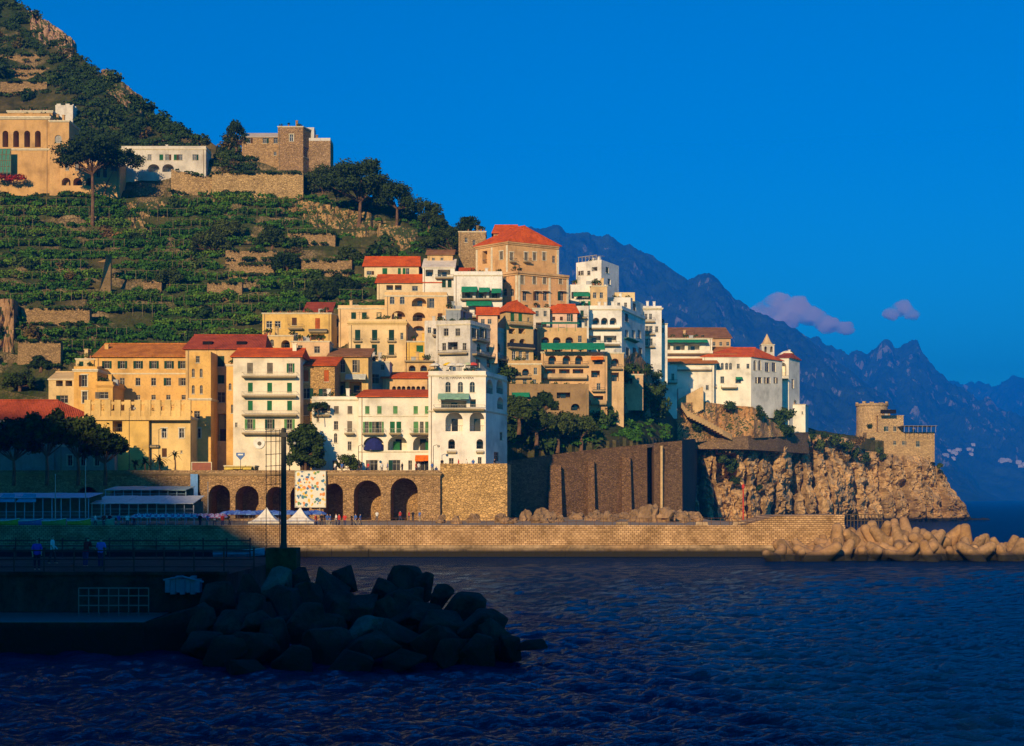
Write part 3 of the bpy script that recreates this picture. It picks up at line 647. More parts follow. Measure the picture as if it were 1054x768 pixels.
b = Bld('roof_shed', 'tiny red-roofed shed on the roof of the green-awning hotel', [474, 486], 284, 280, st((0.66, 0.45, 0.3)), Y=345, depth=4, drop=1.5, cat='shed')
b.roof(275.5, T_RED, 'shed').done()
# --- peach palace
PAL = st((0.62, 0.37, 0.2), 0.9)
b = Bld('peach_palace', 'lower storeys of the great peach palace with rows of tall windows', [511, 533, 585], 330, 279, PAL, Y=336, dY=(4, 0, 7), depth=14)
b.win('yt', [537.5, 550, 560.5, 577], 288, 3.6, 8.5, f=1).win('wm', [540, 553, 561, 578], 305, 4, 9, f=1).win('a', [520, 527.5], 301, 3.2, 8).win('w', 519.5, 288, 3, 6)
b.cornice(h=.9, out=.5, mat=st((0.55, 0.36, 0.2))).pilasters(1, (.02, .3, .62, .98)).pilasters(0, (.06, .94)).win('w', [542, 555, 569], 318, 3.6, 8, f=1).done()
b = Bld('upper_palace', 'upper storeys of the great peach palace under a broken red hip roof', [490, 523, 575], 285, 248, st((0.62, 0.39, 0.2), 0.9), Y=340, dY=(7, 0, 7), depth=14)
b.win('yt', [526.5, 541.5, 550, 560], 264, 3.4, 8, f=1).win('w', 570, 267, 3, 7, f=1).win('D', 499, 265, 5, 14).win('yt', 516, 263, 3.5, 9).cornice(h=.8, out=.4, mat=st((0.55, 0.36, 0.2)))
b.pilasters(1, (.02, .36, .7, .98)).pilasters(0, (.03, .5, .97)).balcony(524, 530, 269, 3, f=1).balcony(538, 545, 269, 3, f=1).roof(234, T_RED, 'hip', inset=.28).chimney(500).done()
b = Bld('palace_wing', 'peeling stone wing against the hill left of the peach palace', [472, 500], 262, 238, stone((0.42, 0.28, 0.14), 1.3), Y=356, depth=8)
b.win('w', [480], 247, 3, 5).win('w', 488, 250, 3, 6).cornice(h=.3).done()
b = Bld('palace_belvedere', 'square brick belvedere with a red roof on top of the peach palace', [508, 534], 250, 240, st((0.55, 0.33, 0.17)), Y=352, depth=7, drop=3)
b.win('a', [516, 524], 245, 3, 5).roof(232, T_RED, 'hip', inset=.1).done()

# --- white cluster to the right of the palace
TERM = st((0.5, 0.52, 0.52)); WHT = st((0.76, 0.73, 0.66), 0.4)
b = Bld('white_tower_house', 'tall white tower house with a ragged roof pergola, highest on the right', [593, 619, 637], 300, 271, WHT, Y=365, dY=(5, 0, 10), depth=9)
b.win('w', [599, 606], 281, 3.5, 5).win('R', 612, 277, 6, 5).win('w', 613, 289, 4, 5).win('d', [625, 631], 278, 3, 5, f=1).win('w', 627, 290, 3, 5, f=1).parapet(.9)
m = MB()
for i in range(6): u = .5 + i * 1.1; m.tube([b.pt(0, u, b.zt, -.4), b.pt(0, u, b.zt + 2.3, -.4)], .06, 5); m.tube([b.pt(0, u, b.zt + 2.3, -.2), b.pt(0, u, b.zt + 2.4, -4)], .05, 5)
m.tube([b.pt(0, .3, b.zt + 2.3, -.4), b.pt(0, 6.2, b.zt + 2.3, -.4)], .07, 5); m.build('pergola', M_FRAME, b.root)
m = MB(); b.fbox(m, 0, 2.2, 4.4, b.zt + .01, b.zt + 1.7, -5, -2.2); m.build('roof_room', WHT, b.root); b.done()
b = Bld('white_terrace_house', 'white house with green canopies on two terraces beneath the white tower house', [585, 624], 335, 293, WHT, Y=356, depth=8)
b.win('Rx', 597, 304, 18, 7).win('w', [611, 619], 305, 3, 6).win('Rx', 604, 317, 20, 7).awning(590, 607, 301, 306, 1.6).awning(598, 614, 310, 317, 2.0).balcony(597, 622, 322, 3, solid=True, out=1.2, mat=st((0.6, 0.42, 0.26))).done()
b = Bld('ochre_stair_block', 'narrow ochre block with two small windows under the white tower', [608, 625], 325, 294, st((0.66, 0.5, 0.3)), Y=354, depth=5)
b.win('w', [612, 619], 304, 3.5, 6).cornice(h=.3).done()
b = Bld('white_stepped_house', 'big white house with arched loggia facing the sea and blue-shaded side wall', [600, 640, 664], 392, 318, WHT, Y=346, dY=(0, 0, 20), depth=10)
b.win('L', [613.5, 622, 631], 332, 7, 10).win('R', [612, 628], 349, 13, 7).win('w', [618, 632], 368, 5, 7).win('d', [664, 671, 677], 375, 4, 8)
b.win('d', [645, 651, 657], 327, 3.4, 7, f=1).win('w', [645, 652, 658], 344, 3.4, 7, f=1).win('d', [646, 653, 659], 362, 3.4, 7, f=1).win('w', [647, 654], 378, 3.4, 6, f=1)
b.balcony(604, 638, 338, 3, solid=True, out=1.4, mat=WHT).balcony(606, 638, 355, 3, out=1.4).awning(642, 654, 349, 353, 1.2, M_AWG, f=1).cornice(h=.35).parapet(.8).done()
b = Bld('upper_white_block', 'white flat-roofed block stepped behind the loggia house', [625, 649, 664], 345, 309, WHT, Y=360, dY=(0, 0, 14), depth=8)
b.win('w', [630, 637, 644], 314, 3, 5).win('d', [653, 659], 316, 3, 6, f=1).parapet(.7)
m = MB(); b.fbox(m, 0, 2, 7, b.zt + .01, b.zt + 2.2, -6, -2); m.build('roof_room', st(CREAM), b.root); b.done()
b = Bld('seaward_white_block', 'white apartment block with stacked balconies at the cliff edge', [661, 681], 385, 317, st((0.7, 0.68, 0.64)), Y=372, depth=10)
b.win('w', [665, 669.5], 326, 3, 6).win('w', [666, 670], 339, 3.6, 7).win('w', [666, 670], 352, 3.6, 7).win('w', 676, 339, 3, 6)
for q in (331, 344, 357): b.balcony(662, 674, q, 3.5, out=1.0)
b.cornice(h=.5, out=.4).parapet(.5).done()
b = Bld('end_white_house', 'small white house with one window and roof railing at the cluster end', [676.5, 687], 372, 333, WHT, Y=376, depth=8)
b.win('w', 682, 340, 3, 5).balcony(676.5, 687, 333.2, 3, out=.02).cornice(h=.25).done()
b = Bld('pink_house', 'pink and white house with a small red roof under the peach palace', [565, 594], 342, 322, st((0.72, 0.52, 0.46)), Y=338, depth=7)
b.win('b', [570, 578], 328, 3, 4).win('w', 585.5, 327, 4, 8).roof(313.5, T_RED, 'hip', inset=.1).done()
b = Bld('red_roof_corner_house', 'ochre corner house with red hip roof and two bright green shutters', [505, 521, 549], 385, 320, st((0.64, 0.46, 0.24)), Y=318, dY=(8, 0, 4), depth=9)
b.win('g', [527.5, 535.5], 326.5, 4, 8.5, f=1).win('w', 544, 329, 2.5, 4, f=1).win('L', [528, 538], 352, 7, 6, f=1).win('R', [527, 537], 341, 7, 5, f=1).win('W', [529, 536, 543], 366, 4, 9, f=1).win('b', 511, 330, 4, 5)
b.balcony(522, 546, 333, 3, f=1).balcony(522, 548, 357, 4, f=1, solid=True, out=1.1).roof(311, T_RED, 'hip', inset=.2).done()
b = Bld('pergola_house', 'rough ochre house whose top terrace carries a bright green awning', [553, 604], 360, 341, st((0.56, 0.4, 0.22)), Y=330, depth=8)
b.win('L', [561, 573, 586], 350, 8, 6).win('w', 597, 349, 4, 7).parapet(.8)
m = MB()
for i in range(9):
    u = 1 + i * .95; m.hexa([b.pt(0, u, b.zt + 1.6, .4), b.pt(0, u + .95, b.zt + 1.6, .4), b.pt(0, u + .95, b.zt + 2.5, -4), b.pt(0, u, b.zt + 2.5, -4), b.pt(0, u, b.zt + 1.68, .4), b.pt(0, u + .95, b.zt + 1.68, .4), b.pt(0, u + .95, b.zt + 2.58, -4), b.pt(0, u, b.zt + 2.58, -4)])
    if i % 2 == 0: m.tube([b.pt(0, u, b.zt, .0), b.pt(0, u, b.zt + 1.6, .0)], .05, 5)
m.build('terrace_awning', M_AWG, b.root); b.done()
b = Bld('arched_terrace_hotel', 'wide peach hotel stepped down the cliff with arched terraces and one long green awning', [557, 625], 410, 362, st((0.62, 0.42, 0.25)), Y=322, depth=10, drop=14)
b.win('L', [568.5, 583, 596], 370.5, 8, 9).win('R', 616, 372, 9, 6).win('R', [566, 581, 595], 383, 11, 6).win('R', 613, 385, 9, 7).win('L', [569, 583, 597], 397, 8, 5)
b.win('w', [616], 398, 4, 7).win('R', 616, 411, 10, 7).win('w', [566, 580, 594], 411, 4, 7).win('w', [610, 620], 425, 3.5, 6).balcony(609, 622, 402, 3).balcony(608, 624, 415.5, 3.5, solid=True, out=1.2, mat=st((0.5, 0.36, 0.22))).balcony(560, 605, 376, 3.5, out=1.0).balcony(559, 604, 389, 4, out=1.3, solid=True, mat=st((0.6, 0.45, 0.3))).awning(608, 621, 367, 371, 1.2, M_AWO).awning(557, 622, 353, 361.5, .01 + 3.0, M_AWG)
b.cornice(h=.4).done()
b = Bld('cliff_edge_house', 'narrow peach house with an arched window where the hotel meets the cliff', [625, 642], 405, 363, st((0.6, 0.44, 0.28)), Y=326, depth=9, drop=12)
b.win('L', 633, 373, 8, 8).win('R', 633, 388, 8, 9).balcony(627, 640, 379, 3.5).cornice(h=.3).done()
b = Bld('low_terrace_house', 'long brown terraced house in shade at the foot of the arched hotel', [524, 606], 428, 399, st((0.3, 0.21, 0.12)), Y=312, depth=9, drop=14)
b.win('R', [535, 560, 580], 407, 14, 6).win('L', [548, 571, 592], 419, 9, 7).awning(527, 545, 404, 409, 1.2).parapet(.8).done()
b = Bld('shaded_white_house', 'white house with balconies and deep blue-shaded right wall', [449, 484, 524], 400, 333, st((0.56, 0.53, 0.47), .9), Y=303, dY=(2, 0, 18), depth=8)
b.win('w', [459, 471], 342, 5, 8).win('R', 466, 356, 10, 8).win('w', [457, 478], 357, 4, 8).win('e', [489, 497, 505, 513], 343, 3.6, 9, f=1).win('a', [493, 503, 513], 358, 4.5, 8, f=1).win('w', [492, 503, 515], 374, 4, 8, f=1)
b.balcony(486, 500, 349, 3.5, f=1).balcony(486, 518, 364, 3.5, f=1).balcony(452, 482, 364, 3, out=1).cornice(h=.3).parapet(.7).done()
b = Bld('little_red_roof_house', 'small white house with a red gable roof between the hotel and the corner house', [492, 512], 345, 324, st((0.7, 0.52, 0.4)), Y=312, depth=6)
b.win('w', [497, 504], 331, 4, 5).roof(317, T_RED, 'gable').done()
b = Bld('shade_blue_house', 'pale blue house in shadow between lunette house and green awnings', [459, 474, 486], 345, 318, st((0.26, 0.3, 0.33)), Y=318, dY=(0, 0, 8), depth=6)  # the dark blue of its shadow is put into the wall colour
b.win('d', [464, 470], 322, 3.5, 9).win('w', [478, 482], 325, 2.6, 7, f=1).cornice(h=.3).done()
b = Bld('terrace_restaurant', 'cream terrace with arcade of small windows under a red roof behind the white hotel', [394, 440], 412, 389, st((0.66, 0.46, 0.26)), Y=287, depth=6)
b.win('Rx', [411, 415.6, 420.2, 424.8, 429.4], 391.5, 3.6, 4.5).win('Rx', [397, 405], 391.5, 5, 4).win('L', [395.5 + 5 * i for i in range(2, 9)], 399.5, 4, 4).roof(383, T_RED, 'shed').done()
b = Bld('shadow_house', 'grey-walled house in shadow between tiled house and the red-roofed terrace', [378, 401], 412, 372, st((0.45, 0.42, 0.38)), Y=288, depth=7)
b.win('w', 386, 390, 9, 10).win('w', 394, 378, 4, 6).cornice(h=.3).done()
# --- small houses filling the gaps of the stack
b = Bld('slim_house', 'slim off-white house wedged between the red hip roof and the pink house', [548, 566], 350, 317, st((0.64, 0.56, 0.46)), Y=336, depth=6)
b.win('w', [553, 561], 323, 3.4, 6).win('R', 557, 335, 11, 6).balcony(550, 565, 338.5, 3).cornice(h=.3).done()
b = Bld('sliver_house', 'white sliver of a house right of the pink house with one balcony', [593.5, 606], 350, 317, st((0.7, 0.66, 0.58)), Y=342, depth=6)
b.win('d', [599], 323, 3.4, 7).win('w', [597, 603], 333, 3, 6).balcony(595, 604, 327, 3).parapet(.5).done()
b = Bld('ochre_gully_house', 'ochre house with arched windows below the red-roofed corner house', [523, 557], 415, 374, st((0.5, 0.35, 0.19), .9), Y=316, depth=7, drop=8)
b.win('L', [530, 541], 383, 7, 7).win('w', 551, 382, 3.6, 7).win('w', [529, 540, 550], 394, 4, 7).balcony(525, 546, 388, 3.5).cornice(h=.35).parapet(.6).done()
b = Bld('terrace_block', 'tan terrace block with a balustrade below the little yellow house', [416, 447], 392, 371, st((0.6, 0.42, 0.22), .9), Y=300, depth=5)
b.win('L', [424, 436], 379, 7, 6).balcony(416.5, 446.5, 371.3, 3.5, out=.6).done()
b = Bld('low_white_house', 'low white house with laundry terrace right of the lunette house', [437, 462], 352, 333, st((0.68, 0.64, 0.56), .9), Y=310, depth=5)
b.win('w', [442, 456], 340, 3.6, 6).win('R', 449, 341, 6, 6).balcony(445, 460, 345, 3).parapet(.6).done()
b = Bld('green_terrace_block', 'narrow peach block with green canopy under the white loggia house', [640, 662], 405, 385, st((0.58, 0.42, 0.28), .9), Y=344, depth=6, drop=4)
b.win('R', 647, 392, 8, 6).win('w', 657, 392, 3, 6).awning(642, 653, 386, 390, 1.3).cornice(h=.3).done()
b = Bld('upper_ochre_house', 'small ochre house behind the white gable house with a brown roof', [440, 466], 282, 262, st((0.6, 0.44, 0.26), .9), Y=350, depth=5)
b.win('w', [446, 455], 268, 3, 5).roof(257, T_BRN, 'shed').done()
# --- main white hotel
HW = st((0.78, 0.72, 0.58), 0.3); YH = 258
b = Bld('long_hotel', 'long white hotel with blue, white and green ground arches under a red roof strip', [369, 448], 487, 408, HW, Y=YH, depth=14, drop=1.5)
b.win('l', [378, 390.5, 407, 428, 439.5], 422, 4.5, 8).win('k', [377.5, 385, 391], 440, 4, 12).win('g', [404, 410.5], 440, 5, 12).win('l', [428, 440], 440, 5, 12).win('w', 434, 440, 4, 12)
b.win('Lx', 384.7, 456.5, 21, 14).win('Lx', 409, 456, 20, 15).win('Lx', 434.5, 456, 19, 15).win('w', [385, 408], 479, 8, 11).win('w', 437, 479, 9, 11).win('w', 422, 479, 4, 10)
b.balcony(373, 396, 446, 4.5, mat=M_FRAME).balcony(401, 413, 446, 4.5, mat=M_FRAME).balcony(422, 446, 446, 4.5, mat=M_FRAME)
for p in (407, 440.5):
    m = MB(); u, z = b.at(0, p, 464); b.fbox(m, 0, u - .6, u + .6, z + .05, z + 1.75, -2.5, -2.4); m.build('door', M_GREEN, b.root)
m = MB(); u, z = b.at(0, 384.7, 463.4)
for i in range(9):   # quarter-dome blind in the first arch
    a0, a1 = math.pi * i / 9, math.pi * (i + 1) / 9
    for j in range(5):
        t0, t1 = math.pi / 2 * j / 5, math.pi / 2 * (j + 1) / 5
        g = lambda a, t: b.pt(0, u - 1.76 * math.cos(a) * (math.cos(t) if 0 else 1), z + 2.2 * math.sin(a) * math.cos(t), .02 + 1.0 * math.sin(t) * math.sin(a))
        m.quad(g(a0, t0), g(a1, t0), g(a1, t1), g(a0, t1))
m.build('dome_awning', M_AWB, b.root, smooth=True)
b.awning(427.5, 446, 468.5, 475, 1.3, M_AWO)
b.cornice(py=428, h=.22, out=.08, faces=(0,), name='string_course').cornice(py=464.5, h=.25, out=.1, faces=(0,), name='string_course').roof(401, T_RED, 'shed').done()
b = Bld('hotel_left_wing', 'lower white wing with a roof terrace and plain windows left of the red roof strip', [321, 369], 487, 411, HW, Y=YH + 1, depth=13, drop=1.5)
b.win('y', [346, 360], 422, 5, 8).win('w', [346], 438, 4.5, 9).win('y', 360, 439, 5, 11).win('a', [327, 345.5], 451, 3.5, 10).win('w', 360, 459, 4, 9).win('w', 344.5, 480, 5, 12).win('w', 327, 432, 2.5, 5)
b.win('R', 332, 421, 16, 8).balcony(355, 365, 446, 4.5, mat=M_FRAME).balcony(322, 340, 427, 4, out=.8).cornice(h=.3).parapet(.5)
b.done()
b = Bld('lettered_hotel', 'white corner hotel with dark lettering, big arched loggias and roof parasols', [441, 500, 522], 487, 386, st((0.78, 0.72, 0.62), 0.3), Y=YH - 3, dY=(0, 0, 12), depth=14, drop=1.5)
b.win('a', [461, 474, 486], 398.5, 5.5, 11).win('R', 467, 416, 26, 7).win('R', 487, 415, 6, 8).win('L', 467.5, 434, 18, 20).win('L', 491, 434, 15, 20)
b.win('L', [465, 494], 457, 7, 10).win('w', 464.5, 477, 5, 11).win('w', 494, 476, 4, 11)
b.win('L', [504, 514.5], 398, 7, 13, f=1).win('L', 515, 415, 6.5, 11, f=1).win('R', 504, 416, 8, 8, f=1).win('w', 511, 470, 5, 9, f=1).win('w', 516, 449, 3, 8, f=1)
b.awning(451, 483, 405, 412, 1.9, M_AWLG).balcony(446, 499, 421, 4, out=1.2, mat=M_FRAME).balcony(460, 470, 465, 1, out=.5).balcony(490, 498, 465, 1, out=.5).cornice(h=.35).cornice(py=422.5, h=.3, faces=(0, 1), name='string_course').parapet(.7)
LH = b
fc = bpy.data.curves.new('hotel_lettering', 'FONT'); fc.body = 'HOTEL MARINA RIVIERA'; fc.size = .95; fc.extrude = .02; fc.align_x = 'LEFT'
fo = bpy.data.objects.new('hotel_lettering', fc); COL.objects.link(fo); dg = bpy.context.evaluated_depsgraph_get(); dg.update()
me = bpy.data.meshes.new_from_object(fo.evaluated_get(dg)); bpy.data.objects.remove(fo)
me.materials.clear(); me.materials.append(plain('sign_paint', (0.05, 0.035, 0.03)))
wdt = max(v.co.x for v in me.vertices); u, z = b.at(0, 452, 390.3); u1, _ = b.at(0, 487.5, 390.3)
for v in me.vertices: v.co = Vector(b.pt(0, u + v.co.x * (u1 - u) / wdt, z + v.co.y, .03 + v.co.z)) - worldloc(b.root)
fo = bpy.data.objects.new('lettering', me); COL.objects.link(fo); fo.parent = b.root
b.done()
# --- convent on the point
CV = st((0.8, 0.74, 0.6), 0.3)
b = Bld('convent_hotel', 'white convent building on the crag with red hip roof and bare buttressed side wall', [723, 773, 805], 425, 367, CV, Y=412, dY=(0, 0, 13), depth=16, drop=1)
b.win('a', [739.5, 743.5, 748, 752], 377, 3, 7).win('w', [760, 770], 377, 3, 5).win('a', 732, 391, 4, 8).win('w', 743.5, 391, 4, 7).win('w', 760, 392, 6, 5).awning(757, 764, 388, 391, 1.2)
b.win('a', [777, 782], 376, 3, 10, f=1).win('w', [789.5, 796.5], 378, 4, 9, f=1).win('w', [778.5, 783, 787.5, 791.5, 797.5], 391.5, 2.6, 6, f=1)
b.balcony(730, 737, 398, 2.5).balcony(742, 758, 399, 2, out=1.6, solid=True, mat=CV).roof(358, T_RED, 'hip', inset=.25).done()
b = Bld('convent_chapel', 'tall white chapel end with a round-arched balcony, right of the convent', [799, 812, 823], 446, 368, CV, Y=438, dY=(0, 0, 8), depth=12)
b.win('L', 805, 380, 9, 14).win('w', 816, 395, 2.5, 9, f=1).balcony(800, 811, 390, 3.5).cornice(h=.3).roof(364, T_DRED, 'hip', inset=.2).done()
b = Bld('convent_gable', 'small rounded white gable rising behind the chapel balcony', [803, 817], 380, 366, CV, Y=443, depth=5)
m = MB(); L = b.fr(0)[3]; pr = [(b.pt(0, L * (1 - math.cos(math.pi * i / 10)) / 2, b.zt + L * .35 * math.sin(math.pi * i / 10)), b.pt(0, L * (1 - math.cos(math.pi * i / 10)) / 2, b.zt + L * .35 * math.sin(math.pi * i / 10), -5)) for i in range(11)]
for (a, a2), (c, c2) in zip(pr[:-1], pr[1:]): m.quad(a, c, c2, a2)
m.add([p[0] for p in pr], [tuple(range(11))]); m.build('vault', CV, b.root); b.done()
b = Bld('convent_lower_block', 'plain white lower block at the seaward foot of the convent', [806, 829, 832], 446, 416, CV, Y=441, dY=(0, 0, 10), depth=14, drop=.3)
b.win('w', 826, 425, 1.5, 3).win('w', 814, 440, 3, 4).cornice(h=.25).done()
b = Bld('bell_tower', 'small white bell tower with a pointed stone spire above the convent roof', [784, 797], 372, 354.5, st((0.7, 0.64, 0.54)), Y=434, depth=3.6, cat='bell tower', drop=2)
b.win('Ax', [788, 794], 359.5, 2.6, 6)
m = MB(); z = b.zt; cx = sum(b.q) / 4
for r0, z0, r1, z1 in ((2.0, 0, 1.3, .8), (1.3, .8, .05, 3.3)):
    for i in range(8):
        a0, a1 = math.pi * i / 4, math.pi * (i + 1) / 4
        m.quad((cx[0] + r0 * math.cos(a0), cx[1] + r0 * math.sin(a0), z + z0 + .01), (cx[0] + r0 * math.cos(a1), cx[1] + r0 * math.sin(a1), z + z0 + .01), (cx[0] + r1 * math.cos(a1), cx[1] + r1 * math.sin(a1), z + z1 + .01), (cx[0] + r1 * math.cos(a0), cx[1] + r1 * math.sin(a0), z + z1 + .01))
m.build('spire', st((0.6, 0.45, 0.28)), b.root); b.cornice(h=.3, out=.2).done()
b = Bld('awning_gallery', 'white convent gallery with a long green awning over its dining terrace', [677, 733], 372, 348, CV, Y=415, depth=9)
b.win('Rx', [684, 699, 714, 727], 357.5, 12, 6).awning(679, 728, 349.5, 353.5, 2.2).cornice(h=.3).balcony(677, 733, 364, 2.5, out=1.5, solid=True, mat=CV).done()
b = Bld('brown_roof_wing', 'long wing under a broad brown tile roof behind the green awning gallery', [690, 752], 372, 348, st((0.55, 0.38, 0.24)), Y=426, depth=13)
b.win('w', [735, 742, 749], 354, 3, 4).roof(337, T_BRN, 'shed').chimney(706).done()
b = Bld('low_tile_wing', 'small orange-roofed block joining the brown roof wing to the convent', [733, 757], 380, 365, CV, Y=413.5, depth=7)
b.win('w', [737], 367.5, 2, 2.5).roof(357, T_ORG, 'shed').done()
b = Bld('long_eave_gallery', 'open gallery under a long low orange eave below the green awning', [664, 735], 432, 374, CV, Y=409, depth=8, drop=4)
b.win('Rx', [700, 709, 718, 727], 376.5, 8, 5).balcony(697, 732, 380.5, 2.5, out=1, solid=True, mat=CV).win('w', 728, 399, 3, 5).roof(367, T_ORG, 'shed', over=1.2).done()
b = Bld('cliff_tower_house', 'tall plain white house block with two balconied windows rising from the cliff', [661, 680, 697], 427, 376, st((0.78, 0.74, 0.66), 0.3), Y=390, dY=(9, 0, 0.5), depth=9, drop=1)
b.win('a', 683.5, 388, 4, 8, f=1).win('w', 692.5, 388, 3, 7, f=1).win('b', 688, 414, 1.6, 4, f=1).win('b', 671, 389, 4, 6).win('w', 674, 403, 2, 2).balcony(681, 690, 394, 3, f=1).balcony(690, 696.5, 394, 3, f=1).done()
b = Bld('stair_wall', 'white stepped ramp wall climbing from the cliff tower house to the convent', [698, 724], 426, 400, CV, Y=406, depth=4, cat='ramp wall', drop=3)
b.done()
# --- hilltop buildings
OR2 = stone((0.5, 0.31, 0.13), 0.8, False)
b = Bld('villa', 'large orange villa with a row of arched windows at the left hillside', [-40, 51], 196, 120, st((0.56, 0.36, 0.17)), Y=hitY(20, 196), depth=10)
b.win('A', [-30, -18, -6, 5.5, 16.5, 28, 39], 143, 6, 17).cornice(h=.8, out=.5).cornice(py=153, h=.5, out=.25, name='string_course').parapet(.8).done()
b = Bld('villa_attic', 'stepped attic with plain parapet on top of the orange villa', [8, 54], 130, 114, st((0.5, 0.33, 0.17)), Y=hitY(20, 196) + 4, depth=8, drop=3)
b.cornice(h=.6, out=.3).done()
b = Bld('villa_end_wing', 'orange end wing with a single round-topped window right of the arched villa', [51, 71], 196, 124, st((0.55, 0.36, 0.18)), Y=hitY(20, 196) - 1, depth=9)
b.win('a', 60, 143, 7, 8).cornice(h=.5, out=.3).done()
b = Bld('white_turret', 'small white crenellated turret on the hill above the orange villa', [57, 75], 128, 110, st((0.66, 0.62, 0.54)), Y=hitY(66, 120) - 4, depth=5, cat='turret')
b.parapet(.9, merl=True).done()
b = Bld('lower_villa', 'orange two-storey house with paired arches beneath the umbrella pine', [62, 123], 200, 165, st((0.58, 0.38, 0.19)), Y=hitY(85, 198), depth=8)
b.win('w', [69, 79], 172, 3.5, 7).win('A', [68, 80], 187, 9, 8).win('w', [101, 108], 177, 4, 12).win('A', 92, 187, 8, 8).win('w', 116, 172, 4, 8).cornice(h=.4).done()
b = Bld('white_ruin', 'long white ruinous house with terraces and washing below the summit slope', [125, 212], 182, 153, st((0.6, 0.55, 0.46), 0.7), Y=hitY(170, 182), depth=7)
b.win('w', [154, 172, 186, 200], 162, 4, 6).win('g', [166, 181], 162, 4, 6).win('L', [158, 173], 173, 12, 8).win('w', [133, 142], 164, 4, 6).parapet(.7).cornice(h=.35).done()
b = Bld('hilltop_stone_house', 'brown stone house on the spur skyline with a white upper storey', [286, 312, 322], 172, 130, stone((0.36, 0.22, 0.11), 1.1), Y=hitY(300, 172) , dY=(0, 0, 5), depth=8)
b.win('Wt', 300, 142, 4, 7).win('w', 315, 157, 5, 8, f=1).cornice(h=.3).done()
Yh = b.Y
b = Bld('hilltop_low_wing', 'low ochre stone wing with three windows on the spur skyline', [249, 287], 170, 141, stone((0.42, 0.26, 0.12), 1.1), Y=Yh + 1, depth=7)
b.win('w', [256, 272.5, 283.5], 144.5, 4, 6).win('w', 283, 158, 3, 4).roof(137, st((0.5, 0.44, 0.36)), 'shed', over=.2).done()
b = Bld('hilltop_white_room', 'white box room with a rail at the right end of the hilltop house', [311, 340], 172, 145, stone((0.36, 0.23, 0.12), 1.0), Y=Yh + 3, depth=7)
b.win('w', 320, 139, 3, 4)
m = MB(); b.fbox(m, 0, 0, 3.2, b.zt + .01, b.zt + 4, -5, -1); m.build('upper_room', st((0.55, 0.55, 0.54)), b.root); b.parapet(.8, st((0.6, 0.58, 0.54))).done()
# --- sea tower on the headland
YT = 488
TW = stone((0.5, 0.33, 0.16), 1.0); TW2 = stone((0.46, 0.3, 0.14), 1.0)
tr = thing('sea_tower', 'ruined ochre watch tower with terrace and pergola on the sea cliff', 'tower', (X(905, YT), YT, Zp(475, YT)))
m = MB(); cx, cyy = X(905, YT), YT + 10; R0 = 16 * YT / F
prf = [(R0 * 1.12, Zp(474, YT) - 6), (R0 * 1.05, Zp(455, YT)), (R0, Zp(440, YT)), (R0, Zp(417, YT)), (R0 * 1.06, Zp(416, YT)), (R0 * 1.06, Zp(414, YT))]
m.lathe([(r, z) for r, z in prf], (cx, cyy, 0), 28)
for i in range(0, 20, 2):
    a = 2 * math.pi * i / 20 + RNG.uniform(-.1, .1); a2 = a + RNG.uniform(.12, .34); ro, ri = R0 * 1.055, R0 * .9; z0 = Zp(414, YT) + .003
    hh = RNG.choice((.2, .3, .45, .7))
    m.hexa([(cx + r_ * math.cos(t), cyy + r_ * math.sin(t), z) for z in (z0, z0 + hh) for r_, t in ((ri, a), (ro, a), (ro, a2), (ri, a2))])
m.build('keep', TW, tr)
b = Bld('tower_block', 'x', [904, 930], 452, 427.5, TW, Y=YT + 2.5, depth=9); b.win('w', [913, 921], 441.5, 3.2, 5).cornice(h=.3, mat=TW)
b.root.parent = None
def adopt(bl, name):
    """turn a Bld into parts of the tower: its wall keeps its windows as sub-parts"""
    r = bl.root; w = None
    for ch in list(r.children):
        wl = worldloc(ch)
        ch.parent = tr; ch.location = wl - tr.location
        if ch.name.startswith('wall'): ch.name = name
    bpy.data.objects.remove(r)
b.done(); adopt(b, 'block')
b = Bld('tower_base', 'x', [892, 962], 471, 447, TW2, Y=YT + 1, depth=16, drop=1.5); b.win('w', 945, 457, 4, 6).win('w', [921, 930], 456, 3, 4).parapet(.7).done(); adopt(b, 'base_wall')
m = MB(); x0, x1 = X(930, YT - 5), X(964, YT - 5); z0 = Zp(445, YT - 5)
for i in range(8):
    xx = x0 + .3 + (x1 - x0 - .6) * i / 7
    for yy in (YT - 5, YT + 2): m.tube([(xx, yy, z0), (xx, yy, z0 + 1.9)], .06, 5)
    m.tube([(xx, YT - 5.6, z0 + 1.95), (xx, YT + 2.6, z0 + 2.05)], .07, 5)
for yy in (YT - 5, YT - 2.5, YT, YT + 2): m.tube([(x0, yy, z0 + 2.1), (x1, yy, z0 + 2.1)], .07, 5)
for i in range(30): xx = x0 + (x1 - x0) * i / 29; m.box(xx - .22, xx + .12, YT - 5.4, YT + 2.4, z0 + 2.16, z0 + 2.22)
m.build('pergola', M_FRAME, tr)
m = MB(); m.box(X(904, YT) + .5, X(921, YT), YT - 2.9 + 1.2, YT - .9, Zp(426, YT), Zp(422, YT)); m.build('window', M_DARK, tr)

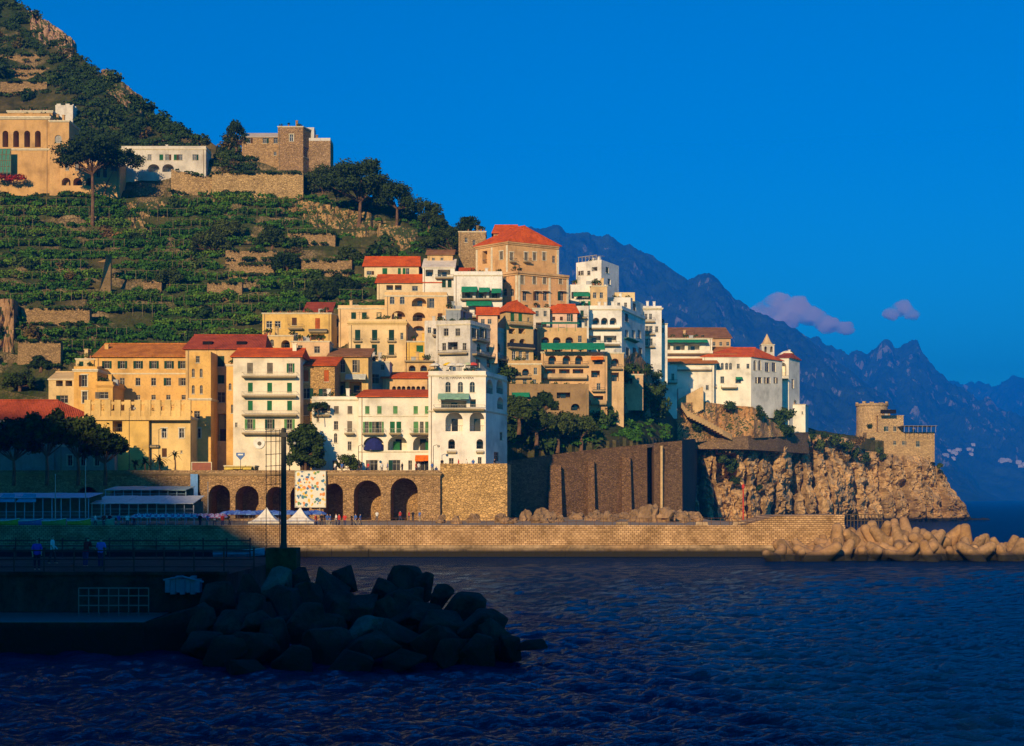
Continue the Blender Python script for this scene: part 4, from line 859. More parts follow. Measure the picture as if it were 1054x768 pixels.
# ------------------------------------------------------------------ road arcade and retaining walls
AST = stone((0.36, 0.22, 0.1), 1.0)
ROADM = plain('road_asphalt', (0.07, 0.065, 0.06), 0.9, 0.1)
YA = 250
b = Bld('road_arcade', 'brown stone road viaduct pierced by large dark arches behind the quay', [-150, 453], 540, 486.5, AST, Y=YA, depth=45, cat='viaduct', drop=1.5)
b.win('A', 416, 514, 28, 44).win('A', 378, 515, 28, 41).win('A', 343, 516.5, 20, 38).win('A', 310, 517, 22, 36).win('A', [284], 518, 20, 34).win('A', 254, 517, 24, 34).win('A', 226, 517, 22, 36).win('A', 196, 518, 22, 34)
b.win('A', [160, 125, 90], 518, 24, 34).cornice(h=.5, out=.3, mat=stone((0.3, 0.2, 0.1), 1.0, False))
b.done()
zr = b.zt
m = MB(); L = b.fr(0)[3]
b.fbox(m, 0, 0, L, zr + .003, zr + .4, -.35, 0); m.build('parapet', stone((0.34, 0.22, 0.11), 1.0), b.root)
b = Bld('buttress_wall', 'warm streaked stone bastion wall below the lettered hotel', [453, 522, 526], 540, 482, stone((0.5, 0.31, 0.12), 0.9), Y=YA + 1, dY=(0, 0, 12), depth=30, cat='retaining wall', drop=1.5)
b.parapet(.8).done()
SW = [(521, 289, 479), (560, 293, 473), (600, 298, 468), (640, 303, 463.5), (666, 306, 461)]
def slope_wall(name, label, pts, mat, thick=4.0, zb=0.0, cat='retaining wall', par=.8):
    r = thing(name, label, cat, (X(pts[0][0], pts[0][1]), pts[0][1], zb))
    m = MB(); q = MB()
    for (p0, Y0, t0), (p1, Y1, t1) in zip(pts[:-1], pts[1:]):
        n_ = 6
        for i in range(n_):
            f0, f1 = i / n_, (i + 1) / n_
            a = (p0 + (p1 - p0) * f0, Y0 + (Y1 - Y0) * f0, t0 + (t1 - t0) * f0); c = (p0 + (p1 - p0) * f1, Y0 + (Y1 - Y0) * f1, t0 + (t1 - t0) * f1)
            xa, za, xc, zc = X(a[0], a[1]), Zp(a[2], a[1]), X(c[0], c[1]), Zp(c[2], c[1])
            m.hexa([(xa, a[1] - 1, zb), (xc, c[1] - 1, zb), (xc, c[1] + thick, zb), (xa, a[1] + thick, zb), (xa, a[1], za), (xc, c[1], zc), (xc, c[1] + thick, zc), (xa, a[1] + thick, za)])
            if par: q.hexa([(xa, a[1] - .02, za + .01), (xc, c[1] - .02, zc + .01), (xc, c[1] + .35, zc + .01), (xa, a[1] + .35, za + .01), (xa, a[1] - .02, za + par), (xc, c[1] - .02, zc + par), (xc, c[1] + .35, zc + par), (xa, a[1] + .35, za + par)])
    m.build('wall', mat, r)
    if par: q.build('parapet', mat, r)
    return r
slope_wall('rising_wall', 'high stone retaining wall carrying the coast road up beside the hotel', SW, stone((0.18, 0.1, 0.048), .9), 8)  # stone colour darkened to stand in for deep shade on the wall
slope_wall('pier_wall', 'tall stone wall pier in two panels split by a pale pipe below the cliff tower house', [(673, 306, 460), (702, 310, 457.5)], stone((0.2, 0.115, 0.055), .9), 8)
# buttress ribs, drain slots and rock bulges on the rising wall
for o in COL.objects:
    if o.name == 'rising_wall': RW = o
for px_, w_ in ((571, 1.5), (608, .8), (644, 1.1)):
    Yw_ = float(np.interp(px_, [p[0] for p in SW], [p[1] for p in SW])); zt_ = Zp(float(np.interp(px_, [p[0] for p in SW], [p[2] for p in SW])), Yw_) - 1.5; x_ = X(px_, Yw_); mm = MB()
    mm.hexa([(x_ - w_, Yw_ - 3.4, 0), (x_ + w_, Yw_ - 3.4, 0), (x_ + w_, Yw_ + .5, 0), (x_ - w_, Yw_ + .5, 0), (x_ - w_ * .8, Yw_ - 1.2, zt_), (x_ + w_ * .8, Yw_ - 1.2, zt_), (x_ + w_ * .8, Yw_ + .5, zt_), (x_ - w_ * .8, Yw_ + .5, zt_)])
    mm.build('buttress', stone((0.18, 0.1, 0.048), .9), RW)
m = MB(); m.tube([(X(681, 306) , 305.9, 4), (X(681, 306), 305.9, Zp(459, 306))], .3, 8); tag(m.build('drain_pipe', plain('pipe', (0.5, 0.34, 0.16))), 'pale vertical drain pipe on the dark retaining wall', 'pipe')
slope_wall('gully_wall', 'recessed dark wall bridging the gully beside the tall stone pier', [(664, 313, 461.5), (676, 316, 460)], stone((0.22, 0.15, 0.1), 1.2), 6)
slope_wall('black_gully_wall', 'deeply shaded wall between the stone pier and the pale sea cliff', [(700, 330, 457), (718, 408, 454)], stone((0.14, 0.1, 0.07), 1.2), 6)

# ------------------------------------------------------------------ sea cliff, road surface, quay
M_CLIFF = rock_mat('cliff_rock', (0.5, 0.32, 0.15), 0.38, wet=0.8)
CT = np.array([(702, 412, 462), (708, 404, 459), (716, 396, 458), (740, 396, 456), (770, 400, 453), (800, 415, 450), (830, 434, 447), (860, 449, 447), (885, 464, 452), (897, 472, 464), (930, 477, 468), (962, 482, 471), (974, 486, 480), (984, 490, 492), (994, 496, 512), (1002, 500, 529), (1010, 504, 534), (1026, 508, 535.5)], float)
cpx = np.arange(702, 1027, 1.1); nv = 60
A = np.zeros((nv + 8, len(cpx), 3))
for j, px in enumerate(cpx):
    Yf, pt_ = np.interp(px, CT[:, 0], CT[:, 1]), np.interp(px, CT[:, 0], CT[:, 2])
    zt = max(0.4, Zp(pt_, Yf + 8)); x0 = X(px, Yf)
    for i in range(nv + 8):
        t = min(1.0, i / (nv - 1)); z = -1.2 + (zt + 1.2) * t
        lean = 9 * t ** 1.6 * (1.0 if px < 960 else 1.0)
        nz = 6.0 * fbm(x0 * 0.07, z * 0.06, 1.0, 6, .65) + 3.2 * abs(fbm(x0 * 0.2, z * 0.13, 4.0, 5, .6)) - 2.0 * abs(fbm(x0 * .5, z * .35, 6.0, 4, .6)) + .8 * fbm(x0 * 1.1, z * .9, 2.0, 3)
        cre = 0.0
        for c0, w0, dp in ((724, 3, 10), (738, 1.5, 5), (822, 3, 9), (830, 1.2, 5), (843, 2.5, 8), (856, 1.3, 5), (800, 2, 6), (785, 1.2, 4), (771, 1.6, 6), (884, 2.5, 7), (897, 1.2, 4), (912, 2, 6), (925, 1.2, 5), (938, 2, 6), (953, 1.3, 5), (972, 1.5, 5)): cre += dp * math.exp(-((px + 3 * fbm(z * .12, c0, 0, 3) - c0) / w0) ** 2)
        Y = Yf + lean + nz * min(1, (1.15 - t) * 3 + .15) + cre * (1 - .5 * t)
        if 741 < px < 762 and Zp(497, Yf) < z < Zp(466, Yf): Y += 11
        if i >= nv: Y = Yf + lean + (i - nv + 1) * 6; z = zt + .3 * fbm(x0 * .3, Y * .3, 0, 2) - (0 if px < 970 else (i - nv) * .4)
        A[i, j] = (X(px, Yf) + .8 * fbm(x0 * .3, z * .3, 9.0, 3), Y, z)
struct(grid_obj('sea_cliff', A, M_CLIFF, smooth=False))
def face_of(px, py, pts=CT):
    return float(np.interp(px, pts[:, 0], pts[:, 1]))
# crag under the convent and the bushy crag under the white cluster
def crag(name, pxa, pxb, topf, botf, Yff, mat, step=1.3, nz_=1.0, rows=34, lean=9):
    P_ = np.arange(pxa, pxb, step); A = np.zeros((rows + 4, len(P_), 3))
    for j, px in enumerate(P_):
        Y0 = np.interp(px, *Yff); tp = np.interp(px, *topf); bt = np.interp(px, *botf)
        for i in range(rows + 4):
            t = min(1, i / (rows - 1)); py = bt + (tp - bt) * t; Y = Y0 + lean * t + (i - rows + 1) * 3 * (i >= rows)
            z = Zp(py, Y if i < rows else Y0 + lean)
            edge = min(1, (px - pxa) / 6, (pxb - px) / 6)
            x0 = X(px, Y0); Y += nz_ * (3.0 * fbm(x0 * .13, z * .07, 3.0, 6, .75) - 2.0 * abs(fbm(x0 * .35, z * .15, 8.0, 5, .7))) + (1 - edge) * 6
            A[i, j] = (X(px, Y), Y, z)
    return struct(grid_obj(name, A, mat, smooth=False))
M_CRAG = rock_mat('crag_rock', (0.34, 0.21, 0.11), 0.7, veg=0.22); M_CRAG2 = rock_mat('orange_crag_rock', (0.46, 0.26, 0.11), 0.7, veg=0.08)
crag('bushy_crag', 604, 682, ([604, 625, 640, 655, 665, 682], [415, 395, 372, 362, 374, 425]), ([604, 682], [466, 459]), ([604, 640, 682], [326, 336, 366]), M_CRAG)
crag('convent_crag', 676, 812, ([676, 697, 702, 722, 740, 775, 790, 812], [430, 424, 415, 413, 416, 419, 430, 446]), ([676, 740, 812], [459, 453, 449]), ([676, 720, 740, 776, 812], [386, 398, 403, 406, 424]), M_CRAG2, nz_=.7, lean=3)
slope_wall('cliff_road_wall', 'long low road wall along the top of the sea cliff below the convent', [(712, 399, 454), (740, 400, 453), (770, 404, 450.5), (800, 419, 448), (832, 440, 446.5)], stone((0.24, 0.15, 0.075), 1.0), 4, zb=Zp(463, 405), par=.5)
# stair path on the convent crag
m = MB()
pa = [(700, 415, 395), (706, 424, 396), (724, 433, 398), (742, 443, 401), (752, 448, 404)]
for (a, b_, Ya), (c, d, Yc) in zip(pa[:-1], pa[1:]):
    k = 6
    for i in range(k):
        f0, f1 = i / k, (i + 1) / k
        p = P(a + (c - a) * f0, b_ + (d - b_) * f0, Ya + (Yc - Ya) * f0); q = P(a + (c - a) * f1, b_ + (d - b_) * f1, Ya + (Yc - Ya) * f1)
        m.hexa([(p.x, p.y - 3, p.z - 1.6), (q.x, q.y - 3, p.z - 1.6), (q.x, q.y - 2.6, p.z - 1.6), (p.x, p.y - 2.6, p.z - 1.6), (p.x, p.y - 3, p.z), (q.x, q.y - 3, p.z), (q.x, q.y - 2.6, p.z), (p.x, p.y - 2.6, p.z)])
        m.box(p.x, q.x, p.y - 2.598, p.y + 2, p.z - 1.6, p.z - .9)
tag(m.build('stair_ramp', st((0.55, 0.38, 0.2))), 'zigzag stone stair ramp with parapet down the crag below the convent', 'stairway')
m = MB()
pa = [(698, 412, 393.5), (724, 398, 397)]
for i in range(14):
    f0, f1 = i / 14, (i + 1) / 14; p = P(698 + 26 * f0, 412 - 14 * f0, 400 - 1 * f0); q = P(698 + 26 * f1, 412 - 14 * f1, 400 - 1 * f1)
    m.box(p.x, q.x, p.y, p.y + 1.6, p.z - 6, q.z)
tag(m.build('upper_stair', st((0.6, 0.45, 0.27))), 'straight flight of steps along the white ramp wall up to the convent', 'stairway')
# road sheet on the viaduct and up to the point
m = MB()
def road(pts, w, dz=.06):
    for (p0, Y0, t0), (p1, Y1, t1) in zip(pts[:-1], pts[1:]):
        m.quad((X(p0, Y0), Y0 + .36, Zp(t0, Y0) + dz), (X(p1, Y1), Y1 + .36, Zp(t1, Y1) + dz), (X(p1, Y1), Y1 + w, Zp(t1, Y1) + dz), (X(p0, Y0), Y0 + w, Zp(t0, Y0) + dz))
road([(-150, YA, 486.5), (453, YA, 486.5)], 20)
road([*SW, (702, 326, 457.5)], 8)
struct(m.build('road', ROADM))
# quay: deck, masonry face, ledge
YQ = 191; ZQ = Zp(543, YQ); XQL, XQR = X(-260, YQ), X(870, YQ)
n = N('quay_masonry'); c = n.n('TexCoord'); sp = n.n('SeparateXYZ'); n.l(c.outputs['Object'], sp.inputs[0]); cb = n.n('CombineXYZ'); n.l(sp.outputs[0], cb.inputs[0]); n.l(sp.outputs[2], cb.inputs[1])
br = n.n('TexBrick'); br.inputs['Scale'].default_value = 1.0; br.inputs['Brick Width'].default_value = .52; br.inputs['Row Height'].default_value = .27; br.inputs['Mortar Size'].default_value = .03
br.inputs['Color1'].default_value = (0.62, 0.43, 0.23, 1); br.inputs['Color2'].default_value = (0.42, 0.28, 0.14, 1); br.inputs['Mortar'].default_value = (0.12, 0.075, 0.04, 1); n.l(cb.outputs[0], br.inputs['Vector'])
v = n.coord(); f = n.noise(v, .35, 6, .65); f2 = n.noise(v, 2.2, 5, .7)
col = n.mix(br.outputs['Color'], n.ramp(f, (0.3, (0.45, 0.38, 0.3)), (0.65, (1.1, 1.0, 0.95))), 1.0, 'MULTIPLY'); col = n.mix(col, (0.1, 0.06, 0.03), n.ramp(f2, (0.55, (0, 0, 0)), (0.75, (.7, .7, .7))))
n.bump(n.mix(br.outputs['Fac'], f2, .4), 0.7, .1); M_QUAY = n.done(col, .92, .1)
M_CONC = rock_mat('weathered_concrete', (0.33, 0.23, 0.13), 1.4, wet=.55); M_DECK = plain('quay_paving', (0.3, 0.23, 0.15), .9, .1)
q = thing('quay_wall', 'long masonry quay wall with a worn wet ledge at the waterline', 'quay wall', (X(500, YQ), YQ, 0))
m = MB(); m.box(XQL, XQR, YQ, YQ + 1.2, Zp(561, YQ), ZQ + .28); m.build('masonry_face', M_QUAY, q)
m = MB()
for i in range(90):
    a, c_ = XQL + (XQR - XQL) * i / 90, XQL + (XQR - XQL) * (i + 1) / 90
    m.box(a + .002, c_ - .002, YQ - 1.6 + RNG.uniform(-.08, .08), YQ + .6, -1, .95 + RNG.uniform(-.05, .05))
    m.box(a + .002, c_ - .002, YQ - .7 + RNG.uniform(-.06, .06), YQ + .6, .9, Zp(561, YQ) - .01 + RNG.uniform(-.04, .02))
m.build('wet_ledge', M_CONC, q)
m = MB()
for i in range(60): xx = X(240 + i * 9.3, YQ); m.tube([(xx, YQ + .6, ZQ + .28), (xx, YQ + .6, ZQ + 1.25)], .03, 5)
for zz in (.75, 1.22): m.tube([(X(240, YQ), YQ + .6, ZQ + zz), (X(790, YQ), YQ + .6, ZQ + zz)], .025, 5)
m.build('railing', plain('rusty_iron', (0.12, 0.06, 0.03)), q)
m = MB(); pz = [(X(765, YQ), ZQ + .281), (XQR - .1, ZQ + .281), (XQR - .1, Zp(530, YQ)), (X(800, YQ), Zp(531, YQ))]; n4 = len(pz)
m.add([(x, YQ + .05, z) for x, z in pz] + [(x, YQ + 12, z) for x, z in pz], [tuple(range(n4)), tuple(range(2 * n4 - 1, n4 - 1, -1))] + [(i, n4 + i, n4 + (i + 1) % n4, (i + 1) % n4) for i in range(n4)])
m.build('raised_end', M_QUAY, q)
m = MB(); m.prism([(XQL, YQ + 1.2), (XQR - .02, YQ + 1.2), (X(700, 300), 255), (X(700, 400), 405), (X(523, 300), 300), (X(450, 251), 252), (X(-150, 252), 252), (XQL - 8, 252)], -1, ZQ)
struct(m.build('promenade', M_DECK))
# tide rocks along the foot of the retaining walls
def rock_mesh(name, seed, sx=1, sy=1, sz=1, sub=3, amp=.35, box=0.0, mat=None):
    bm = bmesh.new(); bmesh.ops.create_icosphere(bm, subdivisions=sub, radius=1)
    for v_ in bm.verts:
        p = v_.co.normalized()
        if box: 
            mx = max(abs(p.x), abs(p.y), abs(p.z)); p = p.lerp(p / mx * .8, box)
        k = 1 + amp * noise.fractal(p * 1.2 + Vector((seed * 7.3, seed * 1.7, 0)), .8, 2.1, 4) - .18 * amp * abs(noise.noise(p * 4 + Vector((seed, 0, 0))))
        v_.co = Vector((p.x * sx, p.y * sy, p.z * sz)) * k
    me_ = bpy.data.meshes.new(name); bm.to_mesh(me_); bm.free(); me_.materials.append(mat); return me_
M_TROCK = rock_mat('shore_rock', (0.3, 0.19, 0.1), 1.3)
TR = [rock_mesh('shore_rock', i, 1, .9, .8, 3, .6, mat=M_TROCK) for i in range(5)]
def put(me_, name, loc, scale, label, cat, group=None, rot=None):
    o = bpy.data.objects.new(name, me_); COL.objects.link(o); o.location = loc; o.scale = scale if hasattr(scale, '__len__') else (scale,) * 3
    o.rotation_euler = rot or (RNG.uniform(-.3, .3), RNG.uniform(-.3, .3), RNG.uniform(0, 6.3)); return tag(o, label, cat, group)
for i in range(75):
    px = RNG.choice([RNG.uniform(452, 560), RNG.uniform(605, 705), RNG.uniform(640, 720), RNG.uniform(540, 640)]); Y = RNG.uniform(215, 246) if px < 525 else RNG.uniform(225, 280)
    pk = 1.0 + 1.3 * math.exp(-((px - 548) / 10) ** 2) + 1.6 * math.exp(-((px - 675) / 18) ** 2) + 1.2 * math.exp(-((px - 610) / 7) ** 2)
    sc = RNG.uniform(.5, 1.1) * (pk ** .7)
    w_ = 'below the bastion' if px < 525 else ('at the foot of the shaded wall' if px < 640 else 'in the heap below the tall stone pier')
    put(TR[i % 5], 'shore_rock', (X(px, Y), Y, ZQ + sc * .3), (sc, sc, sc * RNG.uniform(.8, 1.5)), 'craggy tan shore rock ' + w_, 'rock', 'shore rocks behind the quay ' + w_)
# ------------------------------------------------------------------ tetrapod breakwater
M_TET = rock_mat('tetrapod_concrete', (0.36, 0.215, 0.105), 1.2, wet=.6)
bm_ = MB(); dirs = [Vector((1, 1, 1)), Vector((-1, -1, 1)), Vector((-1, 1, -1)), Vector((1, -1, -1))]
for d in dirs:
    d = d.normalized(); rows = [(0.0, .62), (.5, .68), (1.0, .6), (1.7, .48), (2.05, .42), (2.18, .32), (2.22, .1)]
    a = d.orthogonal().normalized(); c_ = d.cross(a); vs_, fs_ = [], []
    for t, r in rows:
        for k in range(14): th = 2 * math.pi * k / 14; vs_.append(d * t + (a * math.cos(th) + c_ * math.sin(th)) * r)
    for i in range(len(rows) - 1):
        for k in range(14): fs_.append((i * 14 + k, i * 14 + (k + 1) % 14, (i + 1) * 14 + (k + 1) % 14, (i + 1) * 14 + k))
    fs_.append(tuple(len(vs_) - 14 + k for k in range(14))); bm_.add(vs_, fs_)
tet = bm_.build('tetrapod', M_TET, smooth=True)
TCON = ([790, 815, 830, 850, 875, 890, 930, 945, 960, 985, 1000, 1054, 1130], [566, 560, 556, 552, 541, 545, 539, 544, 544, 550, 552, 562, 568])
first = True; cnt = 0
for ly in range(3):
    for i in range(24):
        px = 798 + i * 12.3 + RNG.uniform(-5, 5) + ly * 6; Y = 178 + ly * 6 + RNG.uniform(-2, 2)
        tp = np.interp(px, *TCON) + RNG.uniform(-3, 4); zc = min(Zp(tp, Y) - 1.7, .1 + ly * 1.5 + RNG.uniform(-.3, .3))
        if zc < -.9: continue
        if ly == 0 and px > 1040 and RNG.random() < .4: continue
        w_ = ['half awash at the waterline', 'on the second layer', 'along the crest'][ly]; hv = ['shoreward part', 'middle part', 'seaward tail'][0 if px < 880 else 1 if px < 975 else 2]
        lab = 'worn brown concrete tetrapod ' + w_ + ' in the ' + hv + ' of the breakwater'
        o = tet if first else dup(tet); first = False
        o.location = (X(px, Y), Y, zc); o.rotation_euler = (RNG.uniform(0, 6.3), RNG.uniform(0, 6.3), RNG.uniform(0, 6.3)); s_ = RNG.uniform(1.0, 1.45); o.scale = (s_,) * 3
        tag(o, lab, 'tetrapod', 'tetrapods of the breakwater, ' + w_ + ', ' + hv)

# ------------------------------------------------------------------ water
n = N('sea_water'); v = n.coord()
na = n.n('TexNoise', Scale=2.3, Detail=5, Roughness=.6); mp = n.coord((.75, 1.25, 1)); n.l(mp, na.inputs['Vector'])
nb = n.noise(n.coord((.8, 1.2, 1)), 7.0, 4, .6); nc = n.noise(v, .05, 3)
b1 = n.n('Bump', Strength=1.0, Distance=.26); n.l(na.outputs['Fac'], b1.inputs['Height'])
b2 = n.n('Bump', Strength=1.0, Distance=.07); n.l(nb, b2.inputs['Height']); n.l(b1.outputs[0], b2.inputs['Normal']); n.l(b2.outputs[0], n.b.inputs['Normal'])
M_SEA = n.done(n.ramp(nc, (.35, (0.0, 0.009, 0.034)), (.65, (0.0, 0.016, 0.056))), .9, 0.0)
gl = n.n('BsdfGlossy', Roughness=.05); gl.inputs['Color'].default_value = (.5, .72, .9, 1); n.l(b2.outputs[0], gl.inputs['Normal'])
fr_ = n.n('Fresnel', IOR=1.33); n.l(b2.outputs[0], fr_.inputs['Normal'])
mr = n.n('MapRange'); n.l(fr_.outputs[0], mr.inputs['Value']); mr.inputs['From Max'].default_value = .75; mr.inputs['To Max'].default_value = .5
ms = n.n('MixShader'); n.l(mr.outputs[0], ms.inputs[0]); n.l(n.b.outputs[0], ms.inputs[1]); n.l(gl.outputs[0], ms.inputs[2]); n.l(ms.outputs[0], n.o.inputs['Surface'])
pys = np.concatenate([np.linspace(860, 540, 600), np.linspace(539.5, 514.6, 110)]); Yw = H * F / (pys - HY); Yw = np.concatenate([Yw, [10000, 12600]])
sx_ = np.concatenate([[-1.0, -.8], np.linspace(-.5, .5, 640), [.8, 1.0]])
Xg = Yw[:, None] * sx_[None, :]; Yg = np.repeat(Yw[:, None], len(sx_), 1); Zg = np.zeros_like(Xg)
dY_ = np.abs(np.gradient(Yg, axis=0))
for k in range(70):
    wl = .5 * (4.2 / .5) ** NR.random(); th = NR.normal(1.3, .6); kk = 2 * math.pi / wl
    am = .0105 * wl; ph = kk * (Xg * math.cos(th) + Yg * math.sin(th)) + NR.random() * 6.28 + .8 * np.sin(Xg * .05 + k)
    fade = np.clip((wl - 2.0 * dY_) / (wl * .6), 0, 1); Zg += am * fade * (np.sin(ph) + .25 * np.sin(2 * ph + 1))
Zg *= .7
A = np.stack([Xg, Yg, Zg - .1], -1)
struct(grid_obj('sea', A, M_SEA))

# ------------------------------------------------------------------ far mountains
def mountain(name, ridge, foot, Yr, Yf, amp, mat, pxs, rows=90, seed=0.0):
    rp, ry = zip(*ridge); fp, fy = zip(*foot); A = np.zeros((rows + 8, len(pxs), 3))
    for j, px in enumerate(pxs):
        pr_, pf = np.interp(px, rp, ry) + 3.0 * fbm(px * .06, seed, 1.0, 5, .8), np.interp(px, fp, fy)
        zr_ = max(2.0, Zp(pr_, Yr)); zf = -2.0
        for i in range(rows + 8):
            t = i / (rows - 1)
            Y = Yf + (Yr - Yf) * t; x = X(px, Yr) * (Y / Yr)
            z = zf + (zr_ - zf) * (min(t, 1) ** .85 if t <= 1 else 1 - (t - 1) * 3)
            u = np.array((x, Y, 0)) / 1150
            nz = noise.ridged_multi_fractal(Vector((u[0] * 2.6, u[1] * 1.8, seed)), 1.0, 2.1, 7, 1.0, 2.0) - 1.1
            nz2 = fbm(u[0] * 9, u[1] * 6, seed, 6, .7)
            env = min(1, t * 3) * (1 if t < .85 else max(.4, 1 - (t - .85) * 4))
            z += amp * (nz * .8 + nz2 * .45) * env * min(1, zr_ / 250)
            A[i, j] = (x, Y, max(z, -2.0))
    return struct(grid_obj(name, A, mat, smooth=False))
def mount_mat(name, veg, rock):
    n = N(name); v = n.coord((.0009, .0009, .0009)); v2 = n.coord((.0009, .0009, .0006))
    a = n.noise(v2, 14, 9, .68); b_ = n.noise(v, 3.5, 5, .6); ge = n.n('NewGeometry'); sx = n.n('SeparateXYZ'); n.l(ge.outputs['Normal'], sx.inputs[0])
    ma = n.n('Math', operation='MULTIPLY_ADD'); n.l(a, ma.inputs[0]); ma.inputs[1].default_value = 1.6; n.l(b_, ma.inputs[2])
    mb_ = n.n('Math', operation='SUBTRACT'); n.l(ma.outputs[0], mb_.inputs[0]); n.l(sx.outputs[2], mb_.inputs[1])
    return n.done(n.mix(n.ramp(a, (.35, mul(veg, .5)), (.65, mul(veg, 1.5))), n.ramp(a, (.4, mul(rock, .7)), (.65, mul(rock, 1.1))), n.ramp(mb_.outputs[0], (.92, (0, 0, 0)), (1.15, (.6, .6, .6)))), .95, .05)
M_MT = mount_mat('mountain_forest_and_rock', (0.022, 0.04, 0.02), (0.33, 0.27, 0.22))
R1 = [(200, 300), (420, 262), (500, 246), (540, 240), (570, 233), (600, 236), (622, 242), (640, 252), (660, 262), (690, 280), (708, 290), (718, 286), (730, 284), (742, 290), (750, 303), (757, 312), (790, 325), (820, 341), (850, 362), (880, 385), (920, 418), (960, 452), (990, 480), (1015, 506), (1030, 514), (1200, 518)]
R2 = [(600, 380), (780, 332), (830, 348), (855, 354), (872, 361), (880, 356), (892, 362), (899, 354), (905, 350), (914, 347), (921, 358), (928, 361), (935, 356), (944, 354), (952, 368), (958, 378), (975, 390), (990, 398), (1010, 410), (1040, 425), (1080, 440), (1160, 462), (1300, 490)]
R3 = [(850, 420), (950, 398), (985, 393), (1005, 396), (1022, 398), (1030, 393), (1042, 389), (1056, 394), (1090, 386), (1160, 395), (1300, 430)]
ft = [(0, 515), (1400, 515)]
mountain('near_mountain', R1, ft, 5600, 3700, 85, M_MT, np.arange(380, 1060, 2.2), 100, 1.0)
mountain('crag_mountain', R2, ft, 7400, 5200, 110, M_MT, np.arange(640, 1300, 2.6), 90, 5.0)
mountain('far_mountain', R3, ft, 11400, 8400, 130, M_MT, np.arange(860, 1300, 3.5), 60, 9.0)
# white villages on the far shore
def m2z(px, Y): return None
HM = plain('far_plaster', (0.5, 0.46, 0.42), .9, .1)
vil = MB(); vil.box(-11, 11, -9, 9, -9, 9); vil.add([(-12, -10, 9.01), (12, -10, 9.01), (12, 10, 9.01), (-12, 10, 9.01), (-5, 0, 14), (5, 0, 14)], [(0, 1, 5, 4), (1, 2, 5), (2, 3, 4, 5), (3, 0, 4)])
vo_ = vil.build('village_house', HM); vfirst = True
dg = bpy.context.evaluated_depsgraph_get()
def cast(px, py):
    d = (P(px, py, 1000) - Vector((0, 0, H))).normalized(); dg = bpy.context.evaluated_depsgraph_get()
    h_ = S.ray_cast(dg, Vector((0, 0, H)) + d * 600, d); return h_[1] if h_[0] else None
S.view_layers[0].update()
for i in range(28):
    if i < 16: px, py, w_ = RNG.gauss(991, 10), RNG.gauss(466.5, 2.6), 'village on the upper far slope'
    else: px, py, w_ = RNG.uniform(1026, 1060), 0, 'village strung along the far slope at right'; py = 474 + (px - 1030) * .25 + RNG.uniform(-2, 2)
    h_ = cast(px, py)
    if h_ is None or h_.y < 3000: continue
    o = vo_ if vfirst else dup(vo_); vfirst = False
    o.location = h_ + Vector((0, 0, 1)); o.rotation_euler = (0, 0, RNG.uniform(-.6, .6)); s_ = RNG.uniform(.45, .8); o.scale = (s_ * 1.3, s_, s_)
    tag(o, 'tiny pale house in the ' + w_, 'house', 'houses of the ' + w_)
# shaded headland off to the left behind the viewer, whose slope keeps the harbour mouth in shadow
HP = [(-900, 330), (-700, 310), (-500, 270), (-320, 205), (-260, 190), (-237, 189), (-218, 183), (-163, 145), (-84, 101), (-40, 66), (0, 26), (25, -1)]
hx, hz = zip(*HP); xs = np.linspace(-900, 25, 110); Yh_ = np.concatenate([np.linspace(-430, -200, 22), np.linspace(-190, -60, 16)])
A = np.zeros((len(Yh_), len(xs), 3))
for j, x in enumerate(xs):
    zr_ = np.interp(x, hx, hz)
    for i, Y in enumerate(Yh_):
        k = max(0, 1 - abs(Y + 200) / (140 if Y > -200 else 230)); A[i, j] = (x, Y, max(-1.5, zr_ * k ** .8 + (7 * fbm(x * .02, Y * .02, 2.0, 5) if k < .97 else 3 * fbm(x * .03, 0, 2.0, 4))))
struct(grid_obj('headland', A, M_HILL, smooth=False))

# ------------------------------------------------------------------ vegetation
def leafmesh(name, blobs, n, size, mat, flat=0.0, seed=0, shell=.55, parent=None, stems=None, aspect=.62, build=True):
    r = np.random.default_rng(seed); B_ = np.array(blobs, float); vol = B_[:, 3] * B_[:, 4] * B_[:, 5]; pr = vol ** .67; pr /= pr.sum()
    k = r.choice(len(B_), n, p=pr); d = r.normal(size=(n, 3)); d /= np.linalg.norm(d, axis=1)[:, None]
    rad = shell + (1 - shell) * r.random(n) ** .7; rad *= 1 + .16 * r.normal(size=n)
    c = B_[k, :3] + d * rad[:, None] * B_[k, 3:6]
    if flat: c[:, 2] = np.maximum(c[:, 2], B_[k, 2] - flat * B_[k, 5])
    nrm = d * .9 + r.normal(size=(n, 3)) * .55 + np.array((0, 0, .3)); nrm /= np.linalg.norm(nrm, axis=1)[:, None]
    t = np.cross(nrm, r.normal(size=(n, 3))); t /= np.linalg.norm(t, axis=1)[:, None]; b_ = np.cross(nrm, t)
    s = (size * r.uniform(.55, 1.35, n))[:, None]
    V = np.stack([c - t * s, c - b_ * s * aspect, c + t * s, c + b_ * s * aspect], 1).reshape(-1, 3)
    me_ = bpy.data.meshes.new(name); me_.from_pydata(V.tolist(), [], np.arange(4 * n).reshape(-1, 4).tolist()); me_.materials.append(mat)
    return me_
def mobj(name, me_, parent=None, loc=None):
    o = bpy.data.objects.new(name, me_); COL.objects.link(o)
    if parent is not None: o.parent = parent
    if loc is not None: o.location = loc
    return o
L_VINE = leaf_mat('vine_leaves', (0.052, 0.135, 0.012)); L_BUSH = leaf_mat('bush_leaves', (0.036, 0.068, 0.014)); L_DRY = leaf_mat('dry_scrub', (0.12, 0.085, 0.025))
L_PINE = leaf_mat('pine_needles', (0.03, 0.055, 0.012), .4, 1.5); L_TREE = leaf_mat('tree_leaves', (0.035, 0.06, 0.012)); L_PALM = leaf_mat('palm_fronds', (0.03, 0.055, 0.015))
